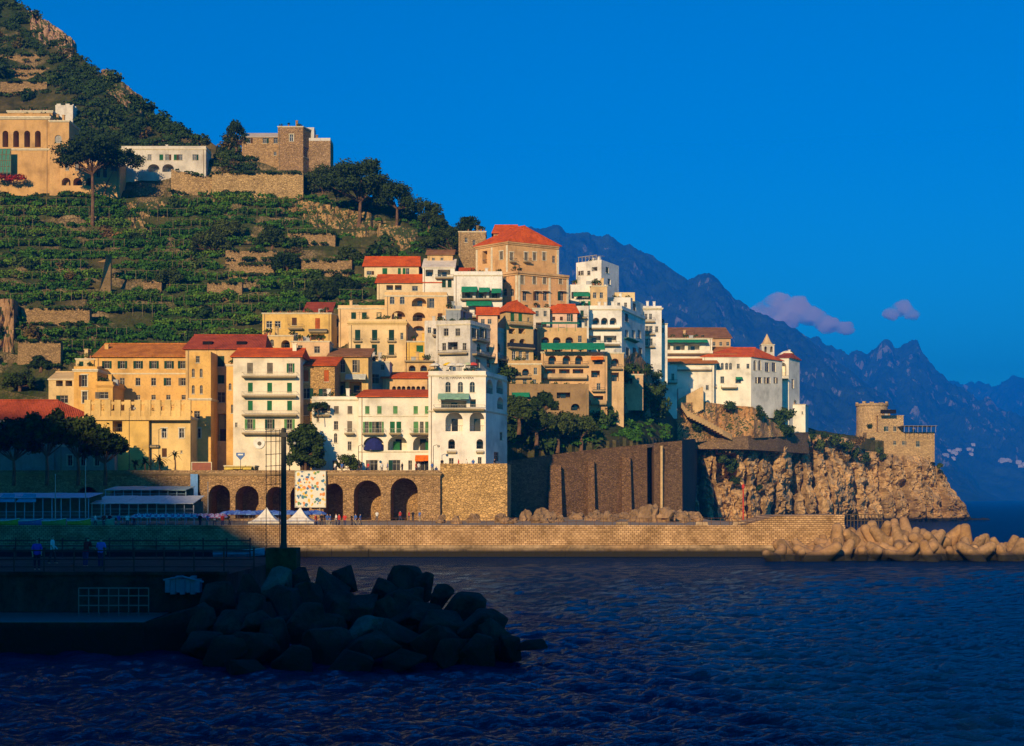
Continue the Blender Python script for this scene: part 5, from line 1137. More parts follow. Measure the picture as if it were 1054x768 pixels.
M_BARK = rock_mat('bark', (0.16, 0.09, 0.05), 4); M_POST = plain('chestnut_pole', (0.22, 0.16, 0.09), .9, .1)
# terrace vine rows
VP = []
for i in range(6):
    r_ = random.Random(i); bl = [(-4.5 + 1.5 * k + r_.uniform(-.4, .4), r_.uniform(-.3, .3), 1.9 + r_.uniform(-.3, .45), 1.25, 1.15, r_.uniform(.75, 1.15)) for k in range(7)]
    VP.append(leafmesh('foliage', bl, 620, .34, L_VINE, seed=i))
pm = MB()
for k in range(5):
    for yy in (-1.2, 1.2): pm.tube([(-4.6 + 2.3 * k, yy, -1), (-4.6 + 2.3 * k, yy, 2.6)], .05, 4)
for yy in (-1.2, 1.2): pm.tube([(-4.8, yy, 2.5), (4.8, yy, 2.5)], .035, 4)
pme = pm.build('trellis', M_POST); TREL = pme.data; bpy.data.objects.remove(pme)
def near_lbl(px, py):
    if py > 330: return 'low on the hillside above the orange palazzo roofs'
    if px > 290: return 'on the terraces below the big pine grove'
    if px > 200: return 'on the mid terraces under the long garden wall'
    if px > 110: return 'on the terraces right of the umbrella pine trunk'
    return 'on the terraces below the arched orange villa'
BARE = [(20, 92, 314, 334), (20, 62, 350, 376), (0, 22, 308, 390), (145, 172, 205, 240), (212, 252, 288, 304), (145, 168, 285, 300), (228, 290, 255, 282), (308, 362, 262, 284), (98, 122, 262, 305), (330, 420, 215, 262), (40, 60, 110, 205), (112, 160, 190, 210)]
def bare(px, py): return any(a < px < b and c < py < d for a, b, c, d in BARE)
nv_ = 0
for lv in range(6, 32):
    z = lv * STEP + STEP * .55
    for px0 in np.arange(-40, 420, 44):
        px = px0 + RNG.uniform(-7, 7) + (lv % 2) * 20
        Ya, Yb = prof(px)[0] + 18, prof(px)[4] - 3
        lo, hi = Ya, Yb
        for _ in range(24):
            md = (lo + hi) / 2
            if terr(px, md) < z: lo = md
            else: hi = md
        Y = (lo + hi) / 2
        py = HY - (z - H) * F / Y
        if py < 205 - (px < 60) * 10 or py > 372 or px > 400 - (py < 300) * 20 or Y > Yb - 2: continue
        if bare(px, py) or RNG.random() < .10: continue
        if px > 270 and py > 318: continue
        d = 3; x1 = X(px + d, Y); zz = ground(px, Y)
        lab = near_lbl(px, py)
        r = thing('vine_row', 'green trellised vine row ' + lab, 'vine row', (X(px, Y), Y - 1.0, zz - .35), 'vine rows ' + lab, rz=RNG.uniform(-.08, .08))
        sc = RNG.uniform(.95, 1.2); r.scale = (sc, 1, RNG.uniform(.8, 1.05))
        mobj('foliage', VP[nv_ % 6], r)
        if nv_ % 2 == 0: mobj('trellis', TREL, r)
        nv_ += 1
# bushes of the wild slope and between the terraces
BP = []
for i in range(7):
    r_ = random.Random(40 + i); bl = [(r_.uniform(-.9, .9), r_.uniform(-.9, .9), r_.uniform(.3, 1.3), r_.uniform(.6, 1.1), r_.uniform(.6, 1.1), r_.uniform(.5, 1.0)) for _ in range(6)]
    BP.append(leafmesh('bush', bl, 420, .26, L_DRY if i == 6 else L_BUSH, seed=60 + i))
def bush(px, py, s, lab, grp, kind=None, Y=None, z=None):
    Y = Y if Y is not None else hitY(px, py); z = z if z is not None else ground(px, Y)
    me_ = BP[kind if kind is not None else RNG.randrange(6)]
    return put(me_, 'bush', (X(px, Y), Y, z - .25 * s), (s, s, s * RNG.uniform(.8, 1.15)), lab, 'bush', grp, rot=(0, 0, RNG.uniform(0, 6.3)))
ridge_py = lambda px: prof(px)[5]
for i in range(120):
    px = RNG.uniform(-30, 250); ry = ridge_py(px); py = ry + 1.5 + (RNG.random() ** 1.3) * (185 - ry)
    if bare(px, py) or (px < 70 and 104 < py < 195) or (122 < px < 215 and py > 146) or py > 190: continue
    near = py < ry + 14
    if 25 < px < 110 and near and RNG.random() < .55: continue
    lab = 'dark scrub bush ' + ('on the skyline of the steep slope' if near else 'on the upper slope above the orange villa' if px < 110 else 'on the slope above the white ruin')
    bush(px, py, RNG.uniform(1.0, 2.6), lab, lab.replace('bush', 'bushes'), kind=6 if RNG.random() < .12 else None)
for i in range(55):
    px, py = RNG.uniform(-20, 420), RNG.uniform(205, 365)
    if py < ridge_py(px) + 25 or bare(px, py) or (px > 262 and py > 312): continue
    lab = ('dry brown' if i % 6 == 0 else 'dark round') + ' bush ' + near_lbl(px, py)
    bush(px, py, RNG.uniform(.9, 2.1), lab, lab.replace(' bush', ' bushes'), kind=6 if i % 6 == 0 else None)
for (pa, pb, qa, qb, cnt_, ph, smin, smax) in ((524, 610, 405, 462, 34, 'in the shaded gully right of the lettered hotel', 1.2, 2.8), (596, 625, 425, 462, 12, 'in the sunlit garden above the shaded wall', 1.2, 2.4), (610, 680, 380, 455, 22, 'clinging to the crag under the white cluster', .8, 1.7),
        (650, 678, 405, 458, 12, 'in the ivy patch left of the cliff tower house', 1.2, 2.2), (380, 480, 228, 268, 20, 'on the spur left of the peach palace', 1.0, 2.2), (778, 812, 425, 449, 14, 'at the foot of the convent side wall', 1.0, 2.0), (510, 560, 378, 400, 14, 'between the corner house and lettered hotel', .9, 1.8)):
    for i in range(cnt_):
        px, py = RNG.uniform(pa, pb), RNG.uniform(qa, qb)
        Y = None; z = None
        if pa in (610, 650): Y = float(np.interp(px, [604, 640, 682], [326, 336, 366])) + 9 * (1 - (py - 375) / 88) - 1; z = Zp(py, Y)
        elif pa == 778: Y = 426 + (px - 812) * .3; z = Zp(py, Y)
        elif pa in (524, 596): Y = float(np.interp(px, (521, 560, 600, 640), (284, 295, 304, 313))) + 7 + (462 - py) * .35; z = Zp(py, Y) - .5
        lab = 'dense green bush ' + ph; bush(px, py, RNG.uniform(smin, smax), lab, 'bushes ' + ph, Y=Y, z=z)
for px, py, s in ((749, 417, .9), (752, 415, 1.0), (755, 417, .8), (716, 438, 1.2), (720, 440, 1.0), (781, 419, .9), (782, 425, 1.2)):
    Y = float(np.interp(px, (676, 720, 740, 776, 812), (386, 398, 403, 406, 424))) + 1; bush(px, py, s, 'small bush on the orange crag at the foot of the convent', 'bushes on the convent crag', Y=Y, z=Zp(py, Y) - 1)
for px, py, s in ((745, 470, 2.0), (754, 478, 2.4), (757, 492, 1.8), (826, 452, 2), (844, 456, 2.2), (860, 452, 2.4), (872, 458, 2.6), (880, 465, 2.2), (868, 470, 2.0), (890, 470, 2), (910, 468, 1.6), (780, 500, 1.4), (884, 452, 2), (850, 447, 1.6), (836, 447, 1.4), (895, 437, 1.2), (966, 478, 1.5), (905, 462, 1.4)):
    Y = face_of(px, py) + 7 * (1 if py < 490 else .4); bush(px, py, s * .62, 'scrubby bush growing on the sea cliff', 'bushes on the sea cliff', Y=Y, z=Zp(py, Y) - 1, kind=6 if 860 < px < 893 and RNG.random() < .5 else None)
# the scrub nobody could count: one cover of leaf clumps over the slopes
def scrub(name, spots, n_each, lf, mat, seed):
    r = np.random.default_rng(seed); Vs = []
    for x, y, z, s in spots:
        n_ = int(n_each * min(1.6, s)); d = r.normal(size=(n_, 3)); d /= np.linalg.norm(d, axis=1)[:, None]; d[:, 2] = np.abs(d[:, 2]) - .2
        c = np.array((x, y, z)) + d * (s * (.6 + .45 * r.random(n_))[:, None]) * np.array((1.25, 1.0, .8))
        nn = d + r.normal(size=(n_, 3)) * .5; nn /= np.linalg.norm(nn, axis=1)[:, None]; t = np.cross(nn, r.normal(size=(n_, 3))); t /= np.linalg.norm(t, axis=1)[:, None]; b_ = np.cross(nn, t)
        q = (lf * r.uniform(.5, 1.4, n_))[:, None]; Vs.append(np.stack([c - t * q, c - b_ * q * .65, c + t * q, c + b_ * q * .65], 1).reshape(-1, 3))
    V = np.concatenate(Vs); me_ = bpy.data.meshes.new(name); me_.from_pydata(V.tolist(), [], np.arange(len(V)).reshape(-1, 4).tolist()); me_.materials.append(mat)
    o = mobj(name, me_); o['kind'] = 'stuff'; return o
sp = []
for i in range(2300):
    px = RNG.uniform(-120, 262); ry = ridge_py(px); py = ry + .5 + (RNG.random() ** 1.15) * (200 - ry)
    if bare(px, py) and RNG.random() < .8 or (px < 72 and 98 < py < 196) or (118 < px < 216 and py > 148): continue
    if 25 < px < 90 and py < ry + 22 and RNG.random() < .7: continue
    if fbm(px * .03, py * .04, 3.0, 3) > .32: continue
    Y = hitY(px, py); sp.append((X(px, Y), Y, ground(px, Y), RNG.uniform(.7, 2.2)))
scrub('scrub', sp, 62, .36, L_BUSH, 1)
sp = []
for i in range(2600):
    px, py = RNG.uniform(-120, 470), RNG.uniform(198, 372)
    if py < ridge_py(px) + 4 or (bare(px, py) and RNG.random() < .75) or (px > 266 and py > 314) or (px > 420 and py > 262): continue
    if fbm(px * .022, py * .035, 8.0, 3) > .22: continue
    Y = hitY(px, py); sp.append((X(px, Y), Y - .6, ground(px, Y), RNG.uniform(.6, 1.5)))
for i in range(420):
    px = RNG.uniform(526, 700); py = RNG.uniform(408, 466)
    if fbm(px * .05, py * .08, 5.0, 2) > .3: continue
    Y = hitY(px, py); sp.append((X(px, Y), Y - .4, ground(px, Y), RNG.uniform(.5, 1.4)))
scrub('terrace_greenery', sp, 55, .34, L_VINE, 2)
# trees
def tree(name, label, cat, px, pyb, crowns, Y=None, size=.3, nleaf=2200, mat=None, trunk=None, r=.45, flat=0, group=None, dz=0):
    Y = Y if Y is not None else hitY(px, pyb); base = P(px, pyb, Y); base.z -= .3
    t = thing(name, label, cat, base, group)
    bl = []
    for (cx_, cy_, rx, rz, *o) in crowns:
        c = P(cx_, cy_, Y); k = Y / F; bl.append((c.x - base.x, (o[0] if o else 0) , c.z - base.z, rx * k, (o[1] if len(o) > 1 else rx * .85) * k, rz * k))
    nleaf = int(nleaf * 2.6); size *= .95; sub = []
    rr = random.Random(int(px * 7 + pyb))
    for b_ in bl:                                          # break every mass into uneven clumps
        for _ in range(12):
            a, e_ = rr.uniform(0, 6.3), rr.uniform(-.5, 1); q_ = rr.uniform(.45, .95)
            sub.append((b_[0] + b_[3] * q_ * math.cos(a) * math.cos(e_), b_[1] + b_[4] * q_ * math.sin(a) * math.cos(e_), b_[2] + b_[5] * q_ * math.sin(e_), b_[3] * rr.uniform(.28, .52), b_[4] * rr.uniform(.28, .52), b_[5] * rr.uniform(.35, .55)))
    mobj('crown', leafmesh('crown', sub, nleaf, size, mat or L_TREE, seed=int(px), flat=flat, shell=.35), t)
    m = MB(); top = Vector((np.mean([b_[0] for b_ in bl]), 0, np.mean([b_[2] for b_ in bl])))
    fk = Vector((top.x * .6, 0, top.z * (trunk or .6)))
    m.tube([(0, 0, -1), (fk.x * .3 + r * .3, 0, fk.z * .45), fk], r, 8, r1=r * .6)
    for b_ in sub[::2]: m.tube([fk * .97, fk.lerp(Vector(b_[:3]), .55) + Vector((0, 0, -.2)), Vector(b_[:3])], r * .38, 5, r1=r * .1)
    m.build('trunk', M_BARK, None).parent = t
    return t
tree('umbrella_pine', 'tall umbrella pine with a flat crown beside the arched orange villa', 'pine tree', 95, 229, [(94, 158, 36, 14), (78, 163, 20, 11), (113, 163, 18, 11), (95, 148, 25, 10)], nleaf=4200, mat=L_PINE, trunk=.72, r=.55, size=.34)
tree('cypress_companion', 'slim pine trunk with small crown right of the umbrella pine', 'pine tree', 105, 205, [(122, 160, 14, 9), (134, 165, 13, 9)], nleaf=1200, mat=L_PINE, trunk=.8, r=.25)
tree('stone_pine', 'big stone pine with a leaning reddish trunk on the spur', 'pine tree', 369, 232, [(370, 186, 34, 17), (352, 192, 24, 14), (395, 192, 22, 13), (372, 174, 24, 9)], nleaf=5200, mat=L_PINE, trunk=.55, r=.6, size=.36)
tree('dark_oak', 'dark spreading evergreen left of the leaning stone pine', 'tree', 332, 205, [(330, 185, 22, 16), (345, 178, 18, 11), (318, 192, 12, 9)], nleaf=3200, mat=L_PINE, Y=hitY(332, 205) + 4)
tree('dark_oak', 'dark spreading evergreen right of the leaning stone pine', 'tree', 408, 230, [(408, 203, 20, 16), (422, 212, 15, 14), (398, 196, 14, 12)], nleaf=3200, mat=L_PINE, Y=hitY(408, 232))
tree('dark_oak', 'small dark evergreen at the right end of the pine grove skyline', 'tree', 441, 235, [(440, 220, 13, 12), (450, 227, 10, 9)], nleaf=1700, mat=L_PINE, Y=hitY(441, 238))
tree('dark_oak', 'rounded dark tree on the skyline just left of the peach palace', 'tree', 485, 246, [(484, 231, 12, 8), (478, 236, 8, 6)], nleaf=1300, Y=hitY(485, 248))
tree('round_tree', 'lone rounded tree on the skyline left of the hilltop stone house', 'tree', 243, 160, [(243, 134, 11, 10), (238, 143, 9, 8), (247, 146, 9, 7)], nleaf=1700, mat=L_PINE)
tree('shade_tree', 'dark broad tree on the slope under the pine grove trunk', 'tree', 470, 268, [(462, 245, 20, 14), (445, 252, 16, 12), (478, 256, 14, 10)], nleaf=2600, Y=hitY(468, 262))
for px, py, rx, lb in ((215, 250, 18, 'large dark tree in the middle of the vine terraces'), (235, 235, 15, 'dark tree just below the long garden wall'), (330, 300, 15, 'dark tree above the yellow house roof hut'), (350, 292, 14, 'dark leafy tree left of the green-shuttered cottage'), (295, 270, 14, 'dark tree among the bare walls at mid hill'), (175, 285, 14, 'dark tree on the terraces above the red-roofed house'), (42, 372, 9, 'dark tree beside the crumbling wall at far left'), (20, 392, 14, 'dark leafy tree behind the lit red shed roof'), (280, 245, 14, 'dark tree under the earth wall of the spur'), (360, 262, 12, 'dark tree left of the stone steps on the spur')):
    tree('terrace_tree', lb, 'tree', px, py + rx * .6, [(px, py, rx, rx * .8), (px - rx * .6, py + rx * .25, rx * .6, rx * .5), (px + rx * .6, py + rx * .2, rx * .6, rx * .5)], nleaf=2000)
tree('plane_tree', 'bushy dark tree beside the white hotel left wing, above the tiled panel', 'tree', 314, 484, [(312, 455, 17, 16), (322, 464, 15, 15), (304, 468, 12, 14), (318, 475, 16, 9), (316, 444, 9, 8)], Y=255, nleaf=4200, size=.3, r=.3)
tree('terrace_creeper', 'leafy climber over the terrace door of the hotel left wing', 'climbing plant', 358, 486, [(358, 474, 9, 9), (366, 480, 8, 6), (350, 480, 7, 6)], Y=254.5, nleaf=1100, size=.2, r=.1)
tree('roof_creeper', 'green creeper hanging over the roof terrace of the hotel left wing', 'climbing plant', 328, 426, [(328, 417, 9, 4), (322, 420, 5, 5)], Y=256.5, nleaf=700, size=.2, r=.08)
for px, py, rx, lb in ((534, 420, 13, 'leftmost big dark tree in the gully beside the lettered hotel'), (552, 432, 14, 'second big dark tree in the gully under the brown terraced house'), (574, 436, 15, 'third big dark tree in the gully above the retaining wall'), (598, 438, 14, 'rightmost big green tree in the gully beside the bushy crag'), (560, 412, 10, 'dark tree in front of the brown terraced house')):
    tree('gully_tree', lb, 'tree', px, py + rx * 1.6, [(px, py, rx, rx * .9), (px - rx * .6, py + rx * .4, rx * .7, rx * .7), (px + rx * .6, py + rx * .4, rx * .7, rx * .7)], Y=float(np.interp(px, (521, 560, 600, 640), (288, 300, 308, 315))), nleaf=2600)
SH = [(14, 455, 26, 32, 'leftmost'), (48, 446, 24, 30, 'second'), (80, 450, 24, 28, 'third'), (108, 460, 22, 26, 'rightmost')]
for px, py, rx, rz, o_ in SH:
    tree('shade_tree', 'broad dark tree in shadow, ' + o_ + ' of the four in front of the red-roofed shed', 'tree', px, 492, [(px, py - 6, rx, rz * .6), (px - 12, py + 2, rx * .6, rz * .4), (px + 12, py + 2, rx * .6, rz * .4)], Y=246, nleaf=4200, size=.36, r=.35, trunk=.5)
# potted plants along the flat roofs
for lb_, pts, c0 in PLANTS:
    me_ = leafmesh('leaves', [(p[0] - c0[0], p[1] - c0[1], p[2] - c0[2], RNG.uniform(.35, .8), .4, RNG.uniform(.3, .6)) for p in pts], 60 * len(pts), .17, L_BUSH, seed=len(pts))
    t = thing('roof_plants', ' '.join(('green plants along the roof edge of the ' + lb_).split()[:16]), 'plants', c0); mobj('leaves', me_, t)
    m = MB()
    for p in pts: m.lathe([(.14, 0), (.2, max(.1, p[2] - c0[2] - .2))], (p[0] - c0[0], p[1] - c0[1], .01), 7)
    o_ = m.build('planters', plain('terracotta_pot', (0.35, 0.14, 0.06))); o_.parent = t
# palms on the road
def palm(px, pyt, pyb, Y, label, s=1.0):
    b_ = P(px, pyb, Y); t = thing('palm', label, 'palm tree', b_, 'palms on the road by the bastion house'); hgt = (pyb - pyt) * Y / F
    m = MB(); m.tube([(0, 0, -.2), (.1, 0, hgt * .5), (0, 0, hgt)], .16, 7, r1=.12); m.build('trunk', M_BARK, None).parent = t
    m = MB()
    for i in range(22):
        a = 6.283 * i / 22 + RNG.uniform(-.2, .2); el = RNG.uniform(-.2, 1.1); L = RNG.uniform(1.2, 1.7) * s; pr_ = Vector((0, 0, hgt)); dv = Vector((math.cos(a) * math.cos(el), math.sin(a) * math.cos(el), math.sin(el)))
        for k in range(5):
            nx = pr_ + dv * (L / 5); sd = dv.cross(Vector((0, 0, 1))).normalized() * (.2 * s * (1 - k / 6)); m.quad(pr_ - sd, nx - sd * .8, nx, pr_); m.quad(pr_, nx, nx + sd * .8, pr_ + sd); pr_ = nx; dv = (dv + Vector((0, 0, -.28))).normalized()
    m.build('fronds', L_PALM, None).parent = t
palm(180, 469, 489, 252, 'slender palm with tall trunk in front of the cream bastion house'); palm(164, 474, 489, 252.5, 'bushy palm left of the slender one', 1.5); palm(149, 476, 489, 251.5, 'short palm at the foot of the round yellow bastion', 1.2); palm(139, 478, 489, 252, 'leftmost short palm below the yellow bastion', 1.1)
# bare masonry walls and earth faces on the hill
def hwall(pxa, pxb, pyt, pyb, label, mat=None, cat='stone wall', dpx=0, Y=None, tilt=0):
    Y = Y or hitY((pxa + pxb) / 2, pyb); m = MB(); k = max(3, int((pxb - pxa) / 5))
    for i in range(k):
        f0, f1 = i / k, (i + 1) / k; a = pxa + (pxb - pxa) * f0; c_ = pxa + (pxb - pxa) * f1; Ya, Yc = Y + dpx * f0, Y + dpx * f1
        ja, jc = [1.0 * fbm(p * .09, Y * .1, 0, 3) for p in (a, c_)]
        m.hexa([(X(a, Ya), Ya, Zp(pyb + 6 + tilt * f0, Ya)), (X(c_, Yc), Yc, Zp(pyb + 6 + tilt * f1, Yc)), (X(c_, Yc), Yc + 2, Zp(pyb + 6 + tilt * f1, Yc)), (X(a, Ya), Ya + 2, Zp(pyb + 6 + tilt * f0, Ya)),
                (X(a, Ya), Ya + .3, Zp(pyt + ja + tilt * f0, Ya)), (X(c_, Yc), Yc + .3, Zp(pyt + jc + tilt * f1, Yc)), (X(c_, Yc), Yc + 2, Zp(pyt + jc + tilt * f1, Yc)), (X(a, Ya), Ya + 2, Zp(pyt + ja + tilt * f0, Ya))])
    for i in range(int((pxb - pxa) / 2.2)):
        f = RNG.random(); up = RNG.random() < .55; py = (pyt if up else pyb + 1) + tilt * f; Yy = Y + dpx * f
        WSP.append((X(pxa + (pxb - pxa) * f, Yy), Yy - (.3 if up else .9), Zp(py, Yy), RNG.uniform(.35, 1.0)))
    return tag(m.build('hillside_wall', mat or HSTONE), label, cat)
WSP = []
def outcrop(name, pxa, pxb, pyt, pyb, label, mat, cat, tilt=0, dY=0):
    Y0 = hitY((pxa + pxb) / 2, (pyt + pyb) / 2 + tilt / 2) + dY
    Ya, Yb = (hitY(p, (pyt + pyb) / 2 + tilt * f) + dY for p, f in ((pxa, 0), (pxb, 1)))
    o = crag(name, pxa, pxb, ([pxa, pxb], [pyt, pyt + tilt]), ([pxa, pxb], [pyb + (11 if name == 'earth_bank' else 3), pyb + tilt + (11 if name == 'earth_bank' else 3)]), ([pxa, pxb], [Ya - 4, Yb - 4]), mat, step=1.0, nz_=.8, rows=24)
    del o['kind']; return tag(o, label, cat)
HSTONE = stone((0.32, 0.205, 0.095), 1.0); HEARTH = stone((0.38, 0.24, 0.1), .5, False)
hwall(22, 92, 317, 333, 'long rubble terrace wall at left above the terrace house'); hwall(18, 62, 351, 376, 'crumbling lower wall with bushes at far left'); outcrop('tawny_crag', -60, 20, 308, 396, 'tall tawny rock face at the left edge of the hillside', rock_mat('tawny_rock', (0.34, 0.2, 0.1), .8, veg=.1), 'rock face')
hwall(147, 166, 289, 299, 'short wall stub on the terraces above the red-roofed house'); hwall(213, 249, 291, 303, 'small pale wall among dark bushes at mid hill'); hwall(232, 286, 258, 266, 'upper tan wall at mid hill below the big dark tree'); hwall(236, 282, 272, 282, 'lower tan wall of two at mid hill'); hwall(310, 362, 268, 279, 'tan wall left of the green-shuttered cottage'); hwall(296, 345, 240, 250, 'narrow tan terrace wall below the spur')
hwall(218, 312, 178, 205, 'long garden wall below the hilltop stone house', stone((0.44, 0.29, 0.13), .8), dpx=2)
hwall(176, 222, 174, 196, 'sloping garden wall descending left from the long garden wall', stone((0.4, 0.26, 0.12), .8), tilt=10)
M_EARTH = rock_mat('earth', (0.4, 0.25, 0.105), .9, veg=.1); outcrop('earth_bank', 292, 388, 203, 224, 'orange earth bank under the dark grove', M_EARTH, 'earth bank', tilt=18, dY=-2); outcrop('earth_bank', 384, 436, 230, 254, 'terraced scree bank right of the stone pine', M_EARTH, 'earth bank', tilt=6, dY=-2)
outcrop('earth_bank', 122, 178, 208, 226, 'orange earth bank with pale stones beside the umbrella pine', M_EARTH, 'earth bank', dY=-1); hwall(-10, 50, 56, 62, 'thin upper terrace wall above the orange villa'); hwall(8, 52, 70, 76, 'second terrace wall above the orange villa'); hwall(0, 48, 84, 96, 'pinkish retaining wall just above the orange villa')
outcrop('rock_outcrop', 26, 80, 8, 30, 'bare pinkish rock outcrop on the top skyline', rock_mat('pink_rock', (0.4, 0.24, 0.15), .8, veg=.1), 'rock outcrop', tilt=34, dY=-3); outcrop('rock_outcrop', 104, 152, 68, 88, 'bare brown rock outcrop on the skyline slope halfway down', rock_mat('brown_rock', (0.3, 0.18, 0.1), .9, veg=.2), 'rock outcrop', tilt=36, dY=-3)
scrub('wall_creepers', WSP, 46, .26, L_BUSH, 3)
m = MB(); Y = hitY(112, 300)
m.hexa([(X(106, Y), Y - 3, Zp(302, Y)), (X(115, Y), Y - 1, Zp(302, Y)), (X(115, Y), Y, Zp(302, Y)), (X(106, Y), Y - 2, Zp(302, Y)), (X(113, Y), Y - 3, Zp(264, Y)), (X(115, Y), Y - 1, Zp(264, Y)), (X(115, Y), Y, Zp(264, Y)), (X(113, Y), Y - 2, Zp(264, Y))])
m.hexa([(X(100, Y), Y, Zp(270, Y)), (X(114, Y), Y, Zp(270, Y)), (X(114, Y), Y + 1, Zp(270, Y)), (X(100, Y), Y + 1, Zp(270, Y)), (X(108, Y), Y, Zp(267, Y)), (X(114, Y), Y, Zp(264, Y)), (X(114, Y), Y + 1, Zp(264, Y)), (X(108, Y), Y + 1, Zp(267, Y))])
tag(m.build('wedge_wall', HEARTH), 'wedge-shaped wall standing up from the vine terraces above the orange palazzo', 'stone wall')
m = MB(); Y = hitY(20, 196) - .6
for i in range(9): xx = X(-20 + i * 4.2, Y); m.tube([(xx, Y - 2, Zp(186, Y)), (xx, Y - 2, Zp(155, Y))], .06, 4)
for i in range(6): m.tube([(X(-20, Y), Y - 2, Zp(185 - 6 * i, Y)), (X(14, Y), Y - 2, Zp(185 - 6 * i, Y))], .06, 4)
for i in range(8): m.tube([(X(-20 + i * 4.2, Y), Y - 2, Zp(186, Y)), (X(-16 + i * 4.2, Y), Y - 2, Zp(156, Y))], .05, 4)
sc_ = thing('scaffolding', 'green netted scaffolding standing against the arched orange villa', 'scaffolding', (X(-3, Y), Y - 2, Zp(186, Y)))
m.build('poles', M_POST, sc_); m = MB(); m.box(X(-20, Y), X(14, Y), Y - 1.95, Y - 1.9, Zp(180, Y), Zp(155, Y)); m.build('netting', plain('green_net', (0.01, 0.16, 0.11)), sc_)
L_RED = leaf_mat('red_flowers', (0.3, 0.03, 0.015))
for px, py in ((-8, 188), (4, 187), (16, 189), (26, 188)):
    Y = hitY(20, 196) + 1; put(leafmesh('shrub', [(0, 0, .6, 1.7, 1.2, .9)], 400, .22, L_RED, seed=int(px + 99)), 'flowering_shrub', (X(px, Y), Y - 4, Zp(py, Y)), 1, 'red flowering shrub in the row under the orange villa', 'shrub', 'red shrubs under the villa', rot=(0, 0, 0))

# ------------------------------------------------------------------ harbour edge in shadow
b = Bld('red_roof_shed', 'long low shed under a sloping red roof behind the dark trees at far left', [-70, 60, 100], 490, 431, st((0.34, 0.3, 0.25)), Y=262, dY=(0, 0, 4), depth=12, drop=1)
b.win('w', [10, 40], 450, 8, 10)
z0 = b.zt
b.roof(412, T_DRED, 'hip', inset=.22).done()
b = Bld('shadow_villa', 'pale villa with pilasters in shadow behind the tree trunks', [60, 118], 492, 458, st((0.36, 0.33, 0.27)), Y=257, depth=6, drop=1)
b.win('wt', [72, 86, 100], 474, 5, 11).cornice().done()
b = Bld('kiosk', 'roadside kiosk with a yellow canopy on thin posts below the white balcony house', [231, 262], 490, 479, st((0.4, 0.32, 0.18)), Y=255, depth=4, cat='kiosk', drop=.3)
b.win('Rx', [240, 253], 485.5, 11, 7).awning(232, 260, 480, 483.5, 1.3, plain('yellow_awning', (0.6, 0.42, 0.06))).cornice(h=.3).done()
def board(name, label, px0, px1, py0, py1, Y, mat, th=.12, posts=True, cat='sign'):
    t = thing(name, label, cat, (X((px0 + px1) / 2, Y), Y, Zp(py1, Y)))
    m = MB(); m.box(X(px0, Y), X(px1, Y), Y, Y + th, Zp(py1, Y), Zp(py0, Y)); m.build('panel', mat, t)
    if posts:
        m = MB()
        for p in (px0 + .6, px1 - .6): m.tube([(X(p, Y), Y + th + .06, Zp(py1, Y) - 1.2), (X(p, Y), Y + th + .06, Zp(py0, Y))], .05, 6)
        m.build('posts', M_IRON, t)
    return t
t = board('billboard', 'wide reddish brown sign board with a pale border beside the palms', 197, 218, 475.5, 486.5, 251.5, plain('red_brown_panel', (0.25, 0.07, 0.035)))
m = MB(); Y = 251.46
for a, b_, c, d in ((197, 218, 475.5, 476.2), (197, 218, 485.8, 486.5), (197, 197.7, 476.2, 485.8), (217.3, 218, 476.2, 485.8)): m.box(X(a, Y), X(b_, Y), Y, Y + .035, Zp(d, Y), Zp(c, Y))
m.build('border', M_TRIM, t)
board('blue_banner', 'tall pale blue banner hanging down the arcade wall at the left', 196, 203.5, 488, 514, 249.4, plain('blue_cloth', (0.1, 0.25, 0.5)), posts=False, cat='banner')
m = MB(); Y = 253; c_ = P(247.5, 469, Y); m.add([(c_.x - .75, Y, c_.z + .5), (c_.x + .75, Y, c_.z + .5), (c_.x + .75, Y, c_.z), (c_.x, Y, c_.z - .8), (c_.x - .75, Y, c_.z)] + [(c_.x - .75, Y + .06, c_.z + .5), (c_.x + .75, Y + .06, c_.z + .5), (c_.x + .75, Y + .06, c_.z), (c_.x, Y + .06, c_.z - .8), (c_.x - .75, Y + .06, c_.z)],
    [(0, 4, 3, 2, 1), (5, 6, 7, 8, 9)] + [(i, (i + 1) % 5, 5 + (i + 1) % 5, 5 + i) for i in range(5)])
t = thing('shield_sign', 'blue shield-shaped sign on a post above the yellow kiosk', 'sign', (c_.x, Y, c_.z - 3)); m.build('panel', plain('blue_paint', (0.06, 0.14, 0.35)), t)
m = MB(); m.tube([(c_.x, Y + .1, c_.z - 4), (c_.x, Y + .1, c_.z + .4)], .05, 6); m.build('post', M_IRON, t)
m = MB(); m.box(c_.x - .45, c_.x + .45, Y - .015, Y - .003, c_.z + .05, c_.z + .3); m.build('stripe', M_WHITE, t)
t = thing('wall_roundel', 'white round ceramic plaque on the plain wall under the white house balconies', 'plaque', P(266.5, 456, 263.8))
m = MB(); c_ = P(266.5, 456, 263.8)
def disc(m, c, r0, r1, y0, y1, seg=24):
    for i in range(seg):
        a0, a1 = 6.2832 * i / seg, 6.2832 * (i + 1) / seg
        f = lambda r, a, y: (c.x + r * math.cos(a), y, c.z + r * math.sin(a))
        m.quad(f(r0, a0, y0), f(r1, a0, y0), f(r1, a1, y0), f(r0, a1, y0)); m.quad(f(r1, a0, y0), f(r1, a0, y1), f(r1, a1, y1), f(r1, a1, y0))
disc(m, c_, .0, 1.05, 263.8, 263.99); m.build('dish', M_WHITE, t); m = MB(); disc(m, c_ + Vector((.1, 0, -.1)), 0, .38, 263.78, 263.8); m.build('emblem', plain('emblem_brown', (0.12, 0.1, 0.07)), t)
